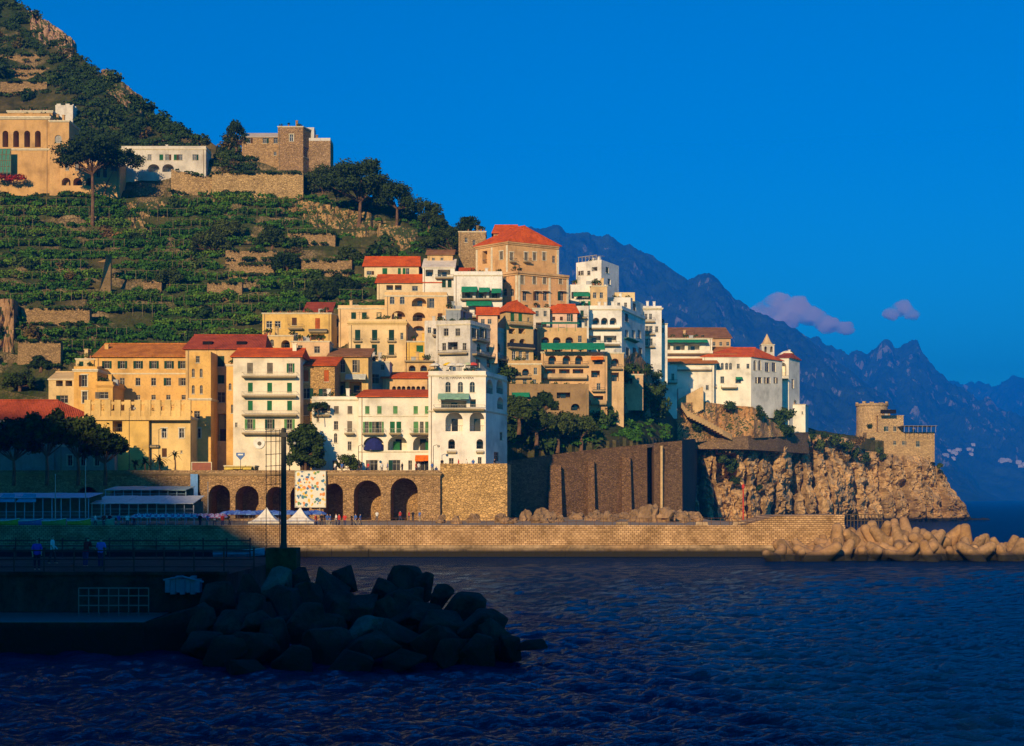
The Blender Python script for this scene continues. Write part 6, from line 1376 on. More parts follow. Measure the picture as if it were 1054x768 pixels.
# patterned ceramic panel on the viaduct
n = N('ceramic_pattern'); c = n.n('TexCoord'); mp = n.n('Mapping'); n.l(c.outputs['Object'], mp.inputs[0]); mp.inputs['Scale'].default_value = (1, 0, 1)
vo2 = n.n('TexVoronoi', Scale=2.1, feature='F1', Randomness=1.0); n.l(mp.outputs[0], vo2.inputs['Vector']); se = n.n('SeparateColor'); n.l(vo2.outputs['Color'], se.inputs[0])
r = n.ramp(se.outputs[0], (0, (0.62, 0.6, 0.5)), (.34, (0.02, 0.14, 0.24)), (.48, (0.65, 0.4, 0.04)), (.62, (0.6, 0.2, 0.03)), (.72, (0.1, 0.22, 0.05)), (.8, (0.62, 0.6, 0.5)), (.92, (0.03, 0.1, 0.25)))
r.node.color_ramp.interpolation = 'CONSTANT'
sz = n.n('Math', operation='MULTIPLY_ADD'); n.l(se.outputs[1], sz.inputs[0]); sz.inputs[1].default_value = .3; sz.inputs[2].default_value = .46
lt = n.n('Math', operation='LESS_THAN'); n.l(vo2.outputs['Distance'], lt.inputs[0]); n.l(sz.outputs[0], lt.inputs[1])
M_CER = n.done(n.mix((0.62, 0.58, 0.46), r, lt.outputs[0]), .35, .4)
YP = 249.3; t = thing('ceramic_panel', 'big patterned panel of blue, orange and yellow leaf motifs hung on the viaduct', 'tile panel', P(319.5, 522, YP))
m = MB(); m.box(X(304, YP), X(335, YP), YP, YP + .3, Zp(522, YP), Zp(485, YP)); m.build('panel', M_CER, t)
m = MB(); a, b_, c_, d = X(304, YP), X(335, YP), Zp(522, YP), Zp(485, YP)
m.box(a - .1, a, YP - .05, YP + .34, c_, d); m.box(b_, b_ + .1, YP - .05, YP + .34, c_, d); m.box(a - .1, b_ + .1, YP - .05, YP + .34, d, d + .1); m.box(a - .1, b_ + .1, YP - .05, YP + .34, c_ - .1, c_)
m.tube([(X(310, YP), YP + .2, c_ - .1), (X(310, YP), YP + .2, ZQ)], .06, 6); m.tube([(X(329, YP), YP + .2, c_ - .1), (X(329, YP), YP + .2, ZQ)], .06, 6)
m.build('frame', M_FRAME, t)
# lamp posts on the road
def lamp(px, Y, zb, h, label):
    t = thing('street_lamp', label, 'street lamp', (X(px, Y), Y, zb)); m = MB()
    m.lathe([(.16, 0), (.14, .4), (.06, .6), (.05, h)], (X(px, Y), Y, zb), 8); m.tube([(X(px, Y), Y, zb + h), (X(px, Y) + .5, Y, zb + h + .2), (X(px, Y) + .9, Y, zb + h + .1)], .04, 5); m.build('post', M_IRON, t)
    m = MB(); m.lathe([(.08, .25), (.25, .1), (.2, -.15), (.05, -.2)], (X(px, Y) + .9, Y, zb + h - .05), 8); m.build('lantern', M_FRAME, t)
zr_ = Zp(486.5, 250) + .1
lamp(133, 251, zr_, 11, 'tall thin lamp post against the yellow bastion house'); lamp(298, 251, zr_, 5, 'street lamp on the viaduct left of the dark plane tree'); lamp(369, 251, zr_, 4.5, 'street lamp before the hotel left wing'); lamp(446, 251, zr_, 4.5, 'street lamp at the corner of the lettered hotel')
lamp(600, 318.8, Zp(468, 318), 5, 'street lamp on the rising coast road above the shaded wall')
# people
def skin_fig(joints, edges, radii):
    me_ = bpy.data.meshes.new('person'); me_.from_pydata(joints, edges, []); o = bpy.data.objects.new('tmp', me_); COL.objects.link(o)
    o.modifiers.new('s', 'SKIN'); s2 = o.modifiers.new('d', 'SUBSURF'); s2.levels = s2.render_levels = 2
    for v_, r_ in zip(me_.skin_vertices[0].data, radii): v_.radius = (r_, r_) if not hasattr(r_, '__len__') else r_
    me_.skin_vertices[0].data[0].use_root = True
    dg_ = bpy.context.evaluated_depsgraph_get(); dg_.update(); out = bpy.data.meshes.new_from_object(o.evaluated_get(dg_)); bpy.data.objects.remove(o)
    out.polygons.foreach_set('use_smooth', [True] * len(out.polygons)); return out
SKIN = plain('skin', (0.45, 0.26, 0.16), .6, .2, vary=.08)
def person_proto(pose, shirt, trousers, hair, hands=True):
    s_ = 1 if pose != 'walk' else 1
    st_ = .22 if pose == 'walk' else .05; lean = .25 if pose == 'lean' else 0
    J = [(0, 0, .95), (0, -lean * .3, 1.15), (0, -lean * .8, 1.4), (0, -lean, 1.5), (0, -lean * 1.1, 1.6), (0, -lean * 1.2 - .02, 1.72),
         (.18, -lean * .9, 1.42), (.25, -lean - .02, 1.15), (.22, -lean - .2 - lean * .5, .98 + .12 * (pose == 'lean')), (-.18, -lean * .9, 1.42), (-.26, -lean, 1.14), (-.24, -lean - .12 - lean, .92 + .18 * (pose == 'lean')),
         (.1, 0, .88), (.11, -st_ * .6, .5), (.11, -st_ * .5, .08), (.12, -st_ - .1, .04), (-.1, 0, .88), (-.11, st_ * .3, .5), (-.11, st_ + .02, .08), (-.12, st_ - .13, .04)]
    E = [(0, 1), (1, 2), (2, 3), (3, 4), (4, 5), (2, 6), (6, 7), (7, 8), (2, 9), (9, 10), (10, 11), (0, 12), (12, 13), (13, 14), (14, 15), (0, 16), (16, 17), (17, 18), (18, 19)]
    R = [(.15, .11), (.14, .1), (.17, .11), .06, .085, .07, .06, .045, .035, .06, .045, .035, .095, .065, .045, .04, .095, .065, .045, .04]
    nb = len(J)
    for h_, sg in ((8, 1), (11, -1)):                    # palm, four fingers, thumb
        w = Vector(J[h_]); J.append(tuple(w + Vector((0, -.03, -.07)))); pi_ = len(J) - 1; E.append((h_, pi_)); R.append((.035, .02))
        for f in range(4):
            J.append(tuple(w + Vector((-.03 * sg + .02 * f * sg, -.045, -.12 - .008 * (f in (1, 2))))));  E.append((pi_, len(J) - 1)); R.append(.009)
            J.append(tuple(w + Vector((-.03 * sg + .02 * f * sg, -.07, -.155 - .01 * (f in (1, 2)))))); E.append((len(J) - 2, len(J) - 1)); R.append(.008)
        J.append(tuple(w + Vector((-.05 * sg, -.06, -.09)))); E.append((pi_, len(J) - 1)); R.append(.01)
    body = skin_fig(J, E, R); body.materials.clear()
    for m_ in (SKIN, plain('cloth_a', shirt, .9, .05), plain('cloth_b', trousers, .9, .05), plain('hair', hair, .8, .1)): body.materials.append(m_)
    for p in body.polygons:
        c = p.center
        p.material_index = 0
    def cloth(name, test, m_, off):
        bm2 = bmesh.new(); bm2.from_mesh(body); bm2.normal_update()
        for v_ in bm2.verts: v_.co += v_.normal * off
        bmesh.ops.delete(bm2, geom=[f for f in bm2.faces if not test(f.calc_center_median())], context='FACES')
        me2 = bpy.data.meshes.new(name); bm2.to_mesh(me2); bm2.free(); me2.materials.clear(); me2.materials.append(m_)
        me2.polygons.foreach_set('material_index', [0] * len(me2.polygons)); return me2
    hl = -lean * 1.2
    parts = [('shirt', cloth('shirt', lambda c: .9 < c.z < 1.5 and (abs(c.x) < .2 or c.z > 1.18), plain('cloth_a', shirt, .9, .05), .018)),
             ('trousers', cloth('trousers', lambda c: .1 < c.z < .97 and abs(c.x) < .2, plain('cloth_b', trousers, .9, .05), .014)),
             ('hair', cloth('hair', lambda c: c.z > 1.66 and (c.y > hl - .03 or c.z > 1.74), plain('hair', hair, .8, .1), .014))]
    return body, parts
PC = {}
def person(px, py, Y, pose, shirt, trousers, label, rz=0, hair=(0.03, 0.02, 0.012), z=None, group=None, sc=1.0):
    key = (pose, shirt, trousers, hair)
    if key not in PC: PC[key] = person_proto(pose, shirt, trousers, hair)
    body, parts = PC[key]; o = mobj('person', body, loc=(X(px, Y), Y, z if z is not None else Zp(py, Y))); o.rotation_euler.z = rz; o.scale = (sc,) * 3
    for nm, me_ in parts: mobj(nm, me_, o)
    return tag(o, label, 'person', group)
# ------------------------------------------------------------------ quay tents, parasols, pavilions, boats
M_TENT = plain('tent_cloth', (0.72, 0.66, 0.54), .8, .1); M_POLE = plain('pole_metal', (0.3, 0.3, 0.3), .4, .5, .6)
def tent(px, Y, label, w=5.0):
    x, z = X(px, Y), ZQ; t = thing('gazebo_tent', label, 'tent', (x, Y, z), 'white tents on the quay'); h_ = w / 2
    m = MB(); n_ = 8; A_ = []
    for j in range(n_ + 1):
        f = j / n_; r_ = h_ * (1 - f) ** 1.0; zz = z + .75 + 1.9 * f ** 1.7
        A_.append([(x - r_, Y - r_, zz), (x + r_, Y - r_, zz), (x + r_, Y + r_, zz), (x - r_, Y + r_, zz)])
    for a, b_ in zip(A_[:-1], A_[1:]):
        for k in range(4): m.quad(a[k], a[(k + 1) % 4], b_[(k + 1) % 4], b_[k])
    for k in range(4):
        a, c = A_[0][k], A_[0][(k + 1) % 4]; m.quad((a[0], a[1], a[2] - .25), (c[0], c[1], c[2] - .25), c, a)
    m.build('canopy', M_TENT, t)
    for a in A_[0]:
        m = MB(); m.tube([(a[0] * .98 + x * .02, a[1] * .98 + Y * .02, z), (a[0] * .98 + x * .02, a[1] * .98 + Y * .02, z + .74)], .04, 6); m.build('leg', M_POLE, t)
tent(274.5, YQ + 3.2, 'pointed white gazebo tent on the quay, left one by the dark mast', 4.2); tent(309, YQ + 3.2, 'pointed white gazebo tent on the quay, right one below the patterned panel', 4.2)
def parasol(px, Y, label, group, c, z=None, r=1.0, h=2.2, open_=True):
    z = z if z is not None else ZQ; t = thing('parasol', label, 'parasol', (X(px, Y), Y, z), group); m = MB(); m.tube([(0, 0, 0), (0, 0, h)], .025, 5); m.build('pole', M_POLE, None).parent = t
    m = MB()
    for k in range(8):
        a0, a1 = k * math.pi / 4, (k + 1) * math.pi / 4; rim = [(r * math.cos(a), r * math.sin(a), h - .42) for a in (a0, a1)]; md = [(r * .55 * math.cos(a), r * .55 * math.sin(a), h - .14) for a in (a0, a1)]
        m.add([*rim, md[1], md[0]], [(0, 1, 2, 3)], k % 2); m.add([*md, (0, 0, h)], [(0, 1, 2)], k % 2); m.add([(rim[0][0], rim[0][1], h - .58), (rim[1][0], rim[1][1], h - .58), rim[1], rim[0]], [(0, 1, 2, 3)], 1 - k % 2)
    m.build('canopy', c if isinstance(c, list) else [c, c], None).parent = t
    return t
PK = [plain('pink_cloth', (0.55, 0.18, 0.28), .9, .05), plain('pale_cloth', (0.62, 0.55, 0.58), .9, .05)]; BL = [plain('blue_cloth2', (0.06, 0.12, 0.4), .9, .05), plain('blue_cloth3', (0.1, 0.2, 0.45), .9, .05)]
first_p = None
for row in range(3):
    for i in range(16):
        px = 140 + i * 5.7 + row * 2 + RNG.uniform(-.6, .6); Y = YQ + 4 + row * 3.5
        lab = 'pink striped beach parasol in the ' + ['front', 'middle', 'back'][row] + ' row on the quay'
        if first_p is None: first_p = parasol(px, Y, lab, 'pink parasols, front row', PK, r=.42 + .3, h=1.75)
        else: dup(first_p, loc=(X(px, Y), Y, ZQ), rot=(0, 0, RNG.uniform(0, 1)), label=lab, group='pink parasols, ' + ['front', 'middle', 'back'][row] + ' row')
fb = None
for i in range(26):
    px = 232 + i * 3.9 + RNG.uniform(-1, 1); Y = 212 + (i * 37 % 7) * 3
    if abs(px - 292) < 3: continue
    lab = 'blue beach parasol on the quay behind the white tents'
    if fb is None: fb = parasol(px, Y, lab, 'blue parasols behind the tents', BL, r=1.1, h=2.0)
    else: dup(fb, loc=(X(px, Y), Y, ZQ), rot=(0, 0, RNG.uniform(0, 1)), label=lab, group='blue parasols behind the tents')
for px, c, l_ in ((447.5, (0.7, 0.64, 0.52), 'leftmost of the white parasols on the hotel roof terrace'), (465, (0.7, 0.64, 0.52), 'middle white parasol on the hotel roof terrace'), (473, (0.7, 0.64, 0.52), 'rightmost white parasol on the hotel roof terrace'), (461.5, (0.8, 0.5, 0.02), 'yellow parasol on the hotel roof terrace'), (487, (0.6, 0.08, 0.06), 'red parasol on the hotel roof terrace'), (482, (0.45, 0.5, 0.3), 'pale green parasol on the hotel roof terrace')):
    cm = plain('parasol_cloth', c, .9, .05, vary=.1); parasol(px, YH - 1 + (3 if c[0] != .7 else 0), l_, None, [cm, cm], z=LH.zt, r=.95, h=2.3 + (.4 if c[0] != .7 else 0))
M_TURQ = plain('turquoise_paint', (0.05, 0.3, 0.4), .5, .3); M_PALEB = plain('pale_blue_paint', (0.3, 0.42, 0.5), .6, .2)
def pavilion(name, label, px0, px1, Y, roofmat, pyr0, pyr1, post, gables=0, floor=534, depth=7):
    t = thing(name, label, 'beach pavilion', (X(px0, Y), Y, ZQ)); x0, x1 = X(px0, Y), X(px1, Y); zr0, zr1 = Zp(pyr1, Y), Zp(pyr0, Y); zf = Zp(floor, Y)
    m = MB(); m.box(x0, x1, Y - .3, Y + depth, zf - .25, zf); nb = int((x1 - x0) / 1.3)
    for i in range(nb + 1): xx = x0 + (x1 - x0) * i / nb; m.box(xx - .06, xx + .06, Y - .2, Y - .08, ZQ, zf - .253)
    m.build('deck', post, t)
    for i in range(nb + 1):
        m = MB(); xx = x0 + .1 + (x1 - x0 - .2) * i / nb; m.box(xx - .06, xx + .06, Y - .1, Y + .02, zf, zr0); m.build('post', post, t)
    m = MB(); m.box(x0, x1, Y - .14, Y - .1, zf + .95, zf + 1.02); m.box(x0, x1, Y - .14, Y - .1, zf + .5, zf + .54); m.build('railing', post, t)
    m = MB(); k = max(1, int((x1 - x0) / 2.4))
    for i in range(k):
        a, c = x0 + (x1 - x0) * i / k + .004, x0 + (x1 - x0) * (i + 1) / k - .004; s_ = .04 * (i % 2)
        m.hexa([(a, Y - .6, zr0 + s_), (c, Y - .6, zr0 + s_), (c, Y + depth, zr1 + s_), (a, Y + depth, zr1 + s_), (a, Y - .6, zr0 + .1 + s_), (c, Y - .6, zr0 + .1 + s_), (c, Y + depth, zr1 + .1 + s_), (a, Y + depth, zr1 + .1 + s_)])
    m.build('roof', roofmat, t)
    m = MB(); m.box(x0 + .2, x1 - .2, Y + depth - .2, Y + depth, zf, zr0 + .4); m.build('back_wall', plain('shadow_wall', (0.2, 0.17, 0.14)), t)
    for g0, g1 in ([(-2, 18), (19, 40)] if gables else []):
        m = MB(); a, c = X(g0, Y), X(g1, Y); zz = Zp(517, Y); m.add([(a, Y - 1.2, zz), (c, Y - 1.2, zz), (c - .6, Y + .6, zz + 1.1), (a + .6, Y + .6, zz + 1.1)] + [(a, Y - 1.2, zz + .06), (c, Y - 1.2, zz + .06), (c - .6, Y + .6, zz + 1.16), (a + .6, Y + .6, zz + 1.16)], [(3, 2, 1, 0), (4, 5, 6, 7), (0, 1, 5, 4), (1, 2, 6, 5), (2, 3, 7, 6), (3, 0, 4, 7)])
        m.build('canopy', M_TURQ, t)
pavilion('bathing_pavilion', 'turquoise bathing pavilion on posts at the left of the harbour', -60, 92, 206, M_PALEB, 508, 513, M_PALEB, 1)
pavilion('beach_restaurant', 'beach restaurant pavilion with a pale sloping awning and white posts', 94, 200, 210, plain('cream_awning', (0.5, 0.52, 0.48)), 511, 519, plain('grey_white_paint', (0.45, 0.44, 0.42)), 0, 531)
pavilion('upper_pavilion', 'long pale green roofed pavilion behind the beach restaurant', 108, 192, 224, plain('pale_green_roof', (0.25, 0.36, 0.33)), 501, 505, M_PALEB, 0, 515, 6)
def boat(px, py, Y, L, label, hull, rz=0, z=None, group=None, wd=1.6, cab=False):
    t = thing('rowing_boat', label, 'boat', (X(px, Y), Y, z if z is not None else Zp(py, Y)), group, rz); n_ = 14; m = MB(); rg = []
    for i in range(n_ + 1):
        f = i / n_; w_ = wd / 2 * (math.sin(math.pi * min(1, .18 + f * .82)) ** .7 if f < 1 else 0.02); w_ = max(w_, .03); sh = .75 + .35 * f ** 3; xx = (f - .5) * L
        rg.append([(xx, -w_, sh), (xx, -w_ * .85, .35 + .1 * f), (xx, -w_ * .3, .02 + .2 * f ** 4), (xx, w_ * .3, .02 + .2 * f ** 4), (xx, w_ * .85, .35 + .1 * f), (xx, w_, sh)])
    for a, c in zip(rg[:-1], rg[1:]):
        for k in range(5): m.quad(a[k], a[k + 1], c[k + 1], c[k])
        for k in range(5): m.quad(*[(p[0], p[1] * .92, p[2] + (.05 if 0 < k < 5 else 0)) for p in (c[k], c[k + 1], a[k + 1], a[k])], 1)
    m.add(rg[0], [(5, 4, 3, 2, 1, 0)]); m.build('hull', [hull, M_PALEB], None).parent = t
    m = MB()
    for a, c in zip(rg[:-1], rg[1:]):
        for k in (0, 5):
            s_ = -.05 if k == 0 else .05; m.hexa([(a[k][0], a[k][1] - s_, a[k][2] + .003), (c[k][0], c[k][1] - s_, c[k][2] + .003), (c[k][0], c[k][1] + s_, c[k][2] + .003), (a[k][0], a[k][1] + s_, a[k][2] + .003), (a[k][0], a[k][1] - s_, a[k][2] + .08), (c[k][0], c[k][1] - s_, c[k][2] + .08), (c[k][0], c[k][1] + s_, c[k][2] + .08), (a[k][0], a[k][1] + s_, a[k][2] + .08)])
    m.build('gunwale', M_WHITE, None).parent = t
    for f in (-.2, .12): m = MB(); m.box(f * L - .12, f * L + .12, -wd * .44, wd * .44, .55, .6); m.build('thwart', M_FRAME, None).parent = t
    return t
boat(246, 575, 184, 6.4, 'white and turquoise boat moored below the quay near the mast', M_TURQ, .08, z=.1, wd=2.0)
for px, c, l_ in ((8, (0.35, 0.4, 0.03), 'yellow-green boat'), (32, (0.04, 0.16, 0.4), 'blue boat'), (56, (0.12, 0.35, 0.08), 'green boat'), (82, (0.5, 0.42, 0.04), 'yellow boat'), (106, (0.1, 0.4, 0.25), 'sea-green boat')):
    boat(px, 543, 194.5, 3.2, l_ + ' drawn up on the quay in front of the turquoise pavilion', plain('boat_paint', c, .4, .4), RNG.uniform(-.15, .15), z=ZQ + .02, wd=1.2)
TS = [((0.5, 0.05, 0.04), (0.05, 0.06, 0.12)), ((0.7, 0.68, 0.62), (0.1, 0.1, 0.12)), ((0.05, 0.12, 0.35), (0.3, 0.25, 0.18)), ((0.02, 0.02, 0.025), (0.06, 0.06, 0.07))]
names = ['red top', 'white shirt', 'blue shirt', 'black top']
for i, px in enumerate((325, 331, 337, 340, 346, 349, 355, 362, 366, 371, 388, 412, 421, 425, 432)):
    k = (i * 7 + i // 3) % 4; Yp = YQ + 3 + (i * 5) % 7 + (45 if px > 380 else 0)
    person(px, 0, Yp, 'walk' if i % 2 else 'stand', *TS[k], 'person in ' + names[k] + ' on the quay ' + ('near the rightmost viaduct arches' if px > 380 else 'right of the white tents'), RNG.uniform(0, 6.28), z=ZQ, group='people in ' + names[k] + ' on the quay ' + ('by the arches' if px > 380 else 'by the tents'))
for i, px in enumerate((345, 352, 371, 379, 393, 399, 414, 428, 431, 445, 455, 472, 480, 487, 509)):
    k = (i * 5 + 1) % 4; person(px, 0, 253.2, 'stand', *TS[k], 'person in ' + names[k] + ' at the railing in front of the long white hotel', RNG.uniform(0, 6.28), z=zr + .08 if px < 452 else zr + .7, group='people in ' + names[k] + ' before the white hotel')
for px, Yp, hh, l_ in ((88, 204, 9, 'left of the beach restaurant pavilion'), (57, 200, 7, 'in front of the turquoise pavilion'), (214, 206, 6, 'at the right end of the beach restaurant')):
    t = thing('flagpole', 'thin bare flagpole ' + l_, 'flagpole', (X(px, Yp), Yp, ZQ)); m = MB(); m.lathe([(.09, 0), (.05, hh), (.09, hh + .01), (.07, hh + .15)], (X(px, Yp), Yp, ZQ), 8); m.build('pole', M_POLE, t)
for i, px in enumerate((98, 107, 113, 122, 131, 138, 206, 213, 221, 229, 236)):
    k = (i * 3 + 1) % 4; person(px, 0, YQ + 2.2 + (i % 3) * .8, 'stand' if i % 2 else 'walk', *TS[k], 'person in ' + names[k] + ' in the shade on the quay ' + ('right of the pink parasols' if px > 200 else 'by the beached boats'), RNG.uniform(0, 6.28), z=ZQ, group='shaded people in ' + names[k] + (' right of the parasols' if px > 200 else ' by the boats'))
# red light mast and clutter on the quay end
t = thing('red_beacon', 'slim red beacon mast on the raised end of the quay before the cliff', 'beacon', (X(765, 205), 205, ZQ)); m = MB(); m.lathe([(.35, 0), (.3, .4), (.1, .5), (.08, 5.2)], (X(765, 205), 205, ZQ), 8); m.build('mast', plain('red_paint', (0.5, 0.03, 0.02)), t)
m = MB(); m.lathe([(.15, 0), (.22, .1), (.2, .5), (.05, .65)], (X(765, 205), 205, ZQ + 5.2), 10); m.build('lantern', plain('red_paint', (0.5, 0.03, 0.02)), t)
m = MB(); Y = 196
for i in range(11): xx = X(872 + i * 3.6, Y); m.box(xx - .05, xx + .05, Y, Y + .1, .3, Zp(530, Y))
for zz in (Zp(530, Y), Zp(536, Y)): m.box(X(871, Y), X(910, Y), Y - .03, Y + .13, zz, zz + .1)
tag(m.build('slat_fence', plain('dark_timber', (0.07, 0.045, 0.025))), 'dark slatted fence at the seaward end of the quay above the tetrapods', 'fence')
for px, l_ in ((640, 'left of the shore rock heap'), (722, 'right of the shore rock heap'), (760, 'by the red beacon'), (775, 'nearest the raised quay end')):
    m = MB(); x = X(px, 197); 
    m.hexa([(x - .9, 196.4, ZQ), (x + .9, 196.4, ZQ), (x + .9, 197.6, ZQ), (x - .9, 197.6, ZQ), (x - .75, 196.55, ZQ + .7), (x + .75, 196.5, ZQ + .65), (x + .75, 197.5, ZQ + .7), (x - .75, 197.4, ZQ + .66)]); tag(m.build('concrete_block', M_CONC), 'low concrete block on the quay ' + l_, 'block')

# ------------------------------------------------------------------ foreground mole in shadow
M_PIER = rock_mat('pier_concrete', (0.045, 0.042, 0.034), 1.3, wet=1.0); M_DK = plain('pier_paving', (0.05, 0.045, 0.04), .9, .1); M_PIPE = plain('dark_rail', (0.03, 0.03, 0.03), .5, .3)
p_ = thing('mole', 'dark concrete mole with a lower landing ledge in the foreground', 'mole', (-28, 78, 0))
m = MB(); xr = X(232, 77); zd = 3.45
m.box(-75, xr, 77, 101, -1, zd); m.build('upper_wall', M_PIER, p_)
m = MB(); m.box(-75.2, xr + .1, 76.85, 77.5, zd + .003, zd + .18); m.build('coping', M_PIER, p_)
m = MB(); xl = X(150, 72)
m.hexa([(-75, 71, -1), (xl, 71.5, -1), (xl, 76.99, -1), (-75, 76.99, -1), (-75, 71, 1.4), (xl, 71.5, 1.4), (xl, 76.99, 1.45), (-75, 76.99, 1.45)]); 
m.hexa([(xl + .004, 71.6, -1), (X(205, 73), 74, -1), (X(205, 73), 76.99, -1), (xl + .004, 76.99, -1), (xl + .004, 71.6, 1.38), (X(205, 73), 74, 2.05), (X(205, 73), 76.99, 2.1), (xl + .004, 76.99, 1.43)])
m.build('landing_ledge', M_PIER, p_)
m = MB(); m.hexa([(-75, 71.05, 1.404), (xl, 71.55, 1.404), (xl, 76.98, 1.454), (-75, 76.98, 1.454), (-75, 71.05, 1.43), (xl, 71.55, 1.43), (xl, 76.98, 1.47), (-75, 76.98, 1.47)]); m.build('ledge_paving', plain('wet_sheen_paving', (0.11, 0.115, 0.11), .35, .4), p_)  # wet ledge top; its reflection is put into a paler base colour
for Yf, x1, hh, l_ in ((77.8, X(262, 78), 1.35, 'front'), (99.5, X(256, 99), 1.25, 'back')):
    t = thing('pipe_railing', 'dark pipe railing along the ' + l_ + ' edge of the mole', 'railing', (-30, Yf, zd)); n_ = 34
    if l_ == 'back': pass
    for i in range(n_ + 1):
        xx = x1 - i * 1.6
        if xx < -72: break
        m = MB(); m.tube([(xx, Yf, zd), (xx, Yf, zd + hh)], .05, 6); m.lathe([(.08, 0), (.085, .06), (.02, .1)], (xx, Yf, zd + hh), 6); m.build('post', M_PIPE, t)
    for k, zz in enumerate((.4, .8, hh - .08)): m = MB(); m.tube([(-72, Yf, zd + zz), (x1, Yf, zd + zz)], .04, 6); m.build('rail', M_PIPE, t)
m = MB(); xa, xb_, Y = X(81, 75.5), X(153, 75.5), 75.5
for zz in (1.95, 2.45, 2.85): m.tube([(xa, Y, zz), (xb_, Y, zz)], .035, 6)
for i in range(8): xx = xa + (xb_ - xa) * i / 7; m.tube([(xx, Y, 1.42), (xx, Y, 2.85)], .03, 6)
tag(m.build('white_railing', plain('darkened_white_rail', (0.16, 0.15, 0.14), .6)), 'white tubular guard rail on the landing ledge below the mole wall', 'railing')  # white rail with the mole's deep shade put into its grey colour
m = MB(); c_ = P(188, 603, 76.3)
for i in range(7): m.box(c_.x - .9 + i * .26, c_.x - .7 + i * .26 + .05, 76.2 + .05 * (i % 3), 76.8, c_.z - .35 - .1 * (i % 2), c_.z + .35 + .08 * (i % 3))
m.tube([(c_.x - 1.0, 76.3, c_.z + .3), (c_.x, 76.1, c_.z + .5), (c_.x + 1.1, 76.3, c_.z + .2)], .06, 6)
tag(m.build('tarpaulin_bundle', plain('blue_tarp', (0.07, 0.16, 0.24), .6, .3)), 'pale blue tarpaulin bundle hung over the end of the mole wall', 'tarpaulin')
# mast on its green block with the lattice frame
Y = 79; t = thing('mast', 'tall dark mast standing on a green block at the end of the mole', 'mast', (X(292, Y), Y, zd)); zb = Zp(564, Y)
m = MB(); m.lathe([(.2, 0), (.17, .3), (.15, 3), (.14, 6.4), (.1, 6.5)], (X(292, Y), Y, zb), 12); m.build('pole', M_PIPE, t)
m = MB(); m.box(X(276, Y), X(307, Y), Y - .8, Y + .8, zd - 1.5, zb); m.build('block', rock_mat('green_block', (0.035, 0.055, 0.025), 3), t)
m = MB(); m.box(X(289, Y), X(295.4, Y), Y - .17, Y + .17, zb + 6.0, zb + 6.25); m.build('band', M_PIPE, t)
t = thing('lattice_frame', 'thin iron lattice frame hanging beside the dark mast', 'lattice', (X(282, Y + 1), Y + 1, zd)); m = MB(); Y2 = 80
for px in (274, 279, 284, 288): m.tube([(X(px, Y2), Y2, zd if px in (274, 288) else Zp(500, Y2)), (X(px, Y2), Y2, Zp(442, Y2))], .022, 5)
for py in (444, 455, 468, 480, 490, 499): m.tube([(X(273, Y2), Y2, Zp(py, Y2)), (X(290, Y2), Y2, Zp(py - 1, Y2))], .018, 5)
m.build('bars', M_PIPE, t)
person(88, 0, 86, 'lean', (0.35, 0.03, 0.03), (0.04, 0.06, 0.15), 'person in a red shirt and dark jeans standing on the mole', math.pi * .9, z=zd)
person(104, 0, 85, 'stand', (0.04, 0.16, 0.6), (0.03, 0.04, 0.1), 'person in a bright blue shirt standing on the mole, back turned', math.pi, z=zd)
person(38, 0, 82, 'stand', (0.04, 0.06, 0.42), (0.03, 0.03, 0.05), 'person in a dark blue shirt by the railing at the left of the mole', .4, z=zd)
person(54, 0, 90, 'walk', (0.6, 0.6, 0.6), (0.05, 0.05, 0.06), 'person in a white shirt walking on the mole between the two blue shirts', 1.6, z=zd)
# boulders
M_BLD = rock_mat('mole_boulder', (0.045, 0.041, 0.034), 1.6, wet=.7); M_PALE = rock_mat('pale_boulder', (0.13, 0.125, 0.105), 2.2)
def hull_rock(seed, mat, n_=13, box=.6):
    r_ = random.Random(seed); bm2 = bmesh.new()
    for _ in range(n_):
        p = Vector((r_.gauss(0, 1), r_.gauss(0, 1), r_.gauss(0, 1))).normalized(); p = p.lerp(p / max(abs(p.x), abs(p.y), abs(p.z)) * .85, box); bm2.verts.new(p * r_.uniform(.88, 1.1))
    h_ = bmesh.ops.convex_hull(bm2, input=bm2.verts[:]); bmesh.ops.delete(bm2, geom=[g for g in h_['geom_interior'] if isinstance(g, bmesh.types.BMVert)], context='VERTS')
    bmesh.ops.bevel(bm2, geom=bm2.edges[:], offset=.07, segments=2, affect='EDGES', profile=.6)
    bmesh.ops.triangulate(bm2, faces=bm2.faces[:]); bmesh.ops.subdivide_edges(bm2, edges=bm2.edges[:], cuts=2, use_grid_fill=True); bmesh.ops.triangulate(bm2, faces=bm2.faces[:])
    for v_ in bm2.verts: v_.co *= 1 + .045 * noise.fractal(v_.co * 2.6 + Vector((seed, 0, 0)), .7, 2.1, 5)
    me_ = bpy.data.meshes.new('boulder'); bm2.to_mesh(me_); bm2.free(); me_.materials.append(mat); return me_
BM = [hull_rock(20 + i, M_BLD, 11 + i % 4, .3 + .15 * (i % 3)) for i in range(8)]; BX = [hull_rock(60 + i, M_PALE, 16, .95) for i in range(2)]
SPEC = {0: 'big squarish pale block on top of the boulder heap beside the mast', 6: 'flat pale block low in the middle of the boulder heap', 11: 'lone low boulder awash off the tip of the heap', 9: 'large dark boulder at the crest right of centre'}
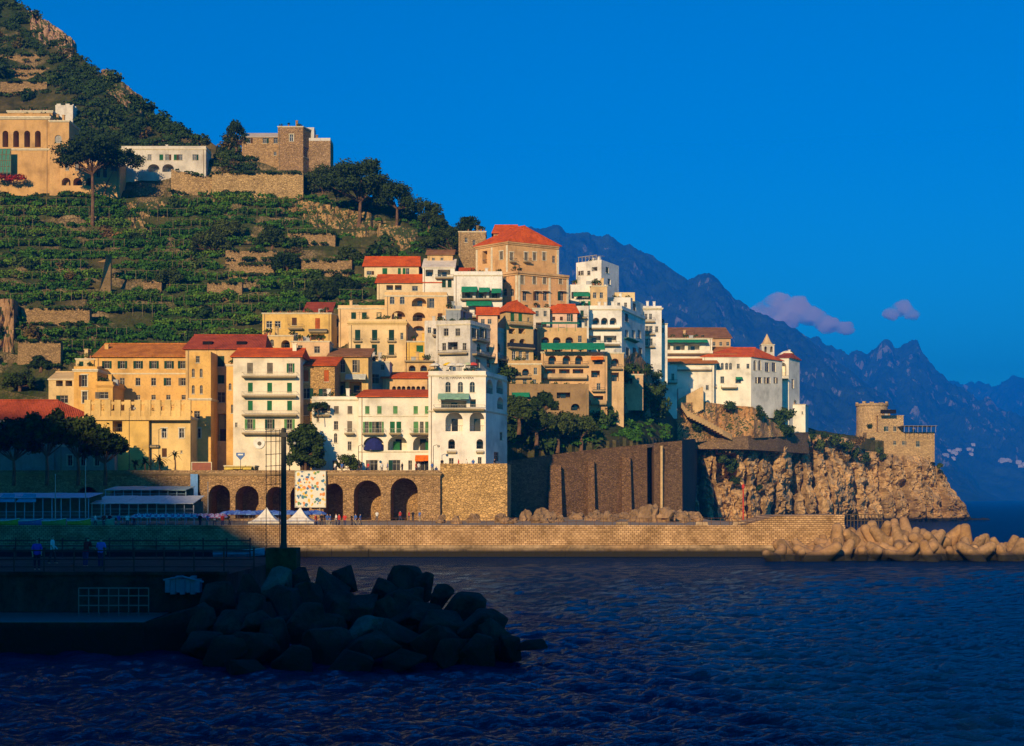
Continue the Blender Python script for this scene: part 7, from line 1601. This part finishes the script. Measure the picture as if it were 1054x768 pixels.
BL_ = [(283, 594, 36, 36), (253, 602, 30, 34), (254, 627, 36, 32), (240, 647, 48, 38), (341, 598, 42, 42), (375, 622, 38, 42), (373, 648, 40, 24), (415, 594, 58, 44), (455, 610, 34, 32), (415, 628, 52, 36), (479, 630, 44, 40), (548, 666, 36, 14), (510, 660, 52, 40), (495, 648, 50, 42), (360, 588, 36, 30), (395, 603, 34, 32), (291, 627, 52, 42), (319, 645, 62, 42), (335, 668, 60, 40), (383, 672, 62, 38), (415, 658, 50, 38), (447, 664, 54, 40), (470, 674, 54, 34), (263, 670, 54, 40), (232, 674, 50, 36), (287, 660, 52, 40), (320, 612, 44, 40), (435, 640, 46, 38), (395, 622, 40, 36), (347, 626, 46, 38), (430, 612, 38, 34), (210, 668, 44, 36), (205, 640, 34, 34), (305, 684, 60, 34), (360, 686, 60, 30), (415, 684, 60, 30), (250, 688, 56, 28), (455, 646, 44, 40), (312, 590, 30, 30), (225, 610, 34, 40), (440, 598, 34, 30), (490, 672, 50, 34), (526, 668, 36, 26)]
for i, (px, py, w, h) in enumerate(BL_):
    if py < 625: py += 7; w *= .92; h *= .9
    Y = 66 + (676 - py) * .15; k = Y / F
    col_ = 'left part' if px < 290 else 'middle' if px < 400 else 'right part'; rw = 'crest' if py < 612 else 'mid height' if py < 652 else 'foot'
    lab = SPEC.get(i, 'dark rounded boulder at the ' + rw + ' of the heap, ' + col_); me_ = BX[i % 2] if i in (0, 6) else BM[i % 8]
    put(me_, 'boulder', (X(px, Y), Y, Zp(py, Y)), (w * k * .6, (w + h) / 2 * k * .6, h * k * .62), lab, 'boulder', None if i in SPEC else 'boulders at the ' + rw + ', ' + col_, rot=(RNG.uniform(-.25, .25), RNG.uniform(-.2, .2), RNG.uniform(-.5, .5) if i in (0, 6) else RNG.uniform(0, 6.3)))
for i in range(18):                                          # hidden core and waterline stones
    px = 215 + i * 16.5 + RNG.uniform(-5, 5); Y = RNG.uniform(67, 75) + max(0, 3 - abs(i - 8) * .4); s_ = RNG.uniform(.9, 1.3)
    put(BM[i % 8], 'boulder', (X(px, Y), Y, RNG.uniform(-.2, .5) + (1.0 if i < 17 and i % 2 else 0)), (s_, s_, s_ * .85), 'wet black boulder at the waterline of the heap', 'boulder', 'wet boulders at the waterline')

# ------------------------------------------------------------------ clouds and haze
def cloud(px, py, lobes, label, seed, dens):
    Y = 14000; bm2 = bmesh.new(); c = P(px, py, Y)
    for i, (dx, dz, r_) in enumerate(lobes):
        g = bmesh.ops.create_icosphere(bm2, subdivisions=3, radius=1)
        for v_ in g['verts']:
            p = v_.co.copy(); k = 1 + .3 * noise.fractal(p * 1.3 + Vector((seed + i * 3, 0, 0)), .8, 2.1, 4); rr = r_ * Y / F
            v_.co = Vector((p.x * rr * k + dx * Y / F, p.y * rr * k, p.z * rr * .72 * k - dz * Y / F))
    me_ = bpy.data.meshes.new('cloud'); bm2.to_mesh(me_); bm2.free(); o = bpy.data.objects.new('cloud', me_); COL.objects.link(o); o.location = c
    n = N('cloud_vapour'); n.t.nodes.remove(n.b); v = n.coord((.0018,) * 3); f = n.noise(v, 1.6, 6, .6)
    pv = n.n('VolumePrincipled'); pv.inputs['Color'].default_value = (1, .9, .9, 1); pv.inputs['Anisotropy'].default_value = .2
    rp = n.ramp(f, (.38, (0, 0, 0)), (.58, (1, 1, 1))); mm = n.n('Math', operation='MULTIPLY'); n.l(rp, mm.inputs[0]); mm.inputs[1].default_value = dens; n.l(mm.outputs[0], pv.inputs['Density']); n.l(pv.outputs[0], n.o.inputs['Volume'])
    me_.materials.append(n.m); return tag(o, label, 'cloud')
cloud(810, 322, [(-26, 0, 14), (-10, -8, 17), (10, -4, 17), (26, 4, 14), (42, 12, 13), (60, 16, 10), (0, 6, 16)], 'larger pinkish cloud behind the mountain ridge', 1.0, .04)
cloud(927, 321, [(-10, 2, 9), (2, -4, 11), (12, 3, 8)], 'smaller pinkish cloud to the right above the crags', 4.0, .035)
n = N('haze_air'); n.t.nodes.remove(n.b); pv = n.n('VolumePrincipled'); pv.inputs['Color'].default_value = (.0, .3, 1.0, 1); pv.inputs['Density'].default_value = HAZE; pv.inputs['Anisotropy'].default_value = 0.0
n.l(pv.outputs[0], n.o.inputs['Volume'])
m = MB(); m.box(-13500, 13500, -460, 13000, -3.2, 1180); hz_ = m.build('haze', n.m); hz_['kind'] = 'stuff'; hz_.display_type = 'WIRE'
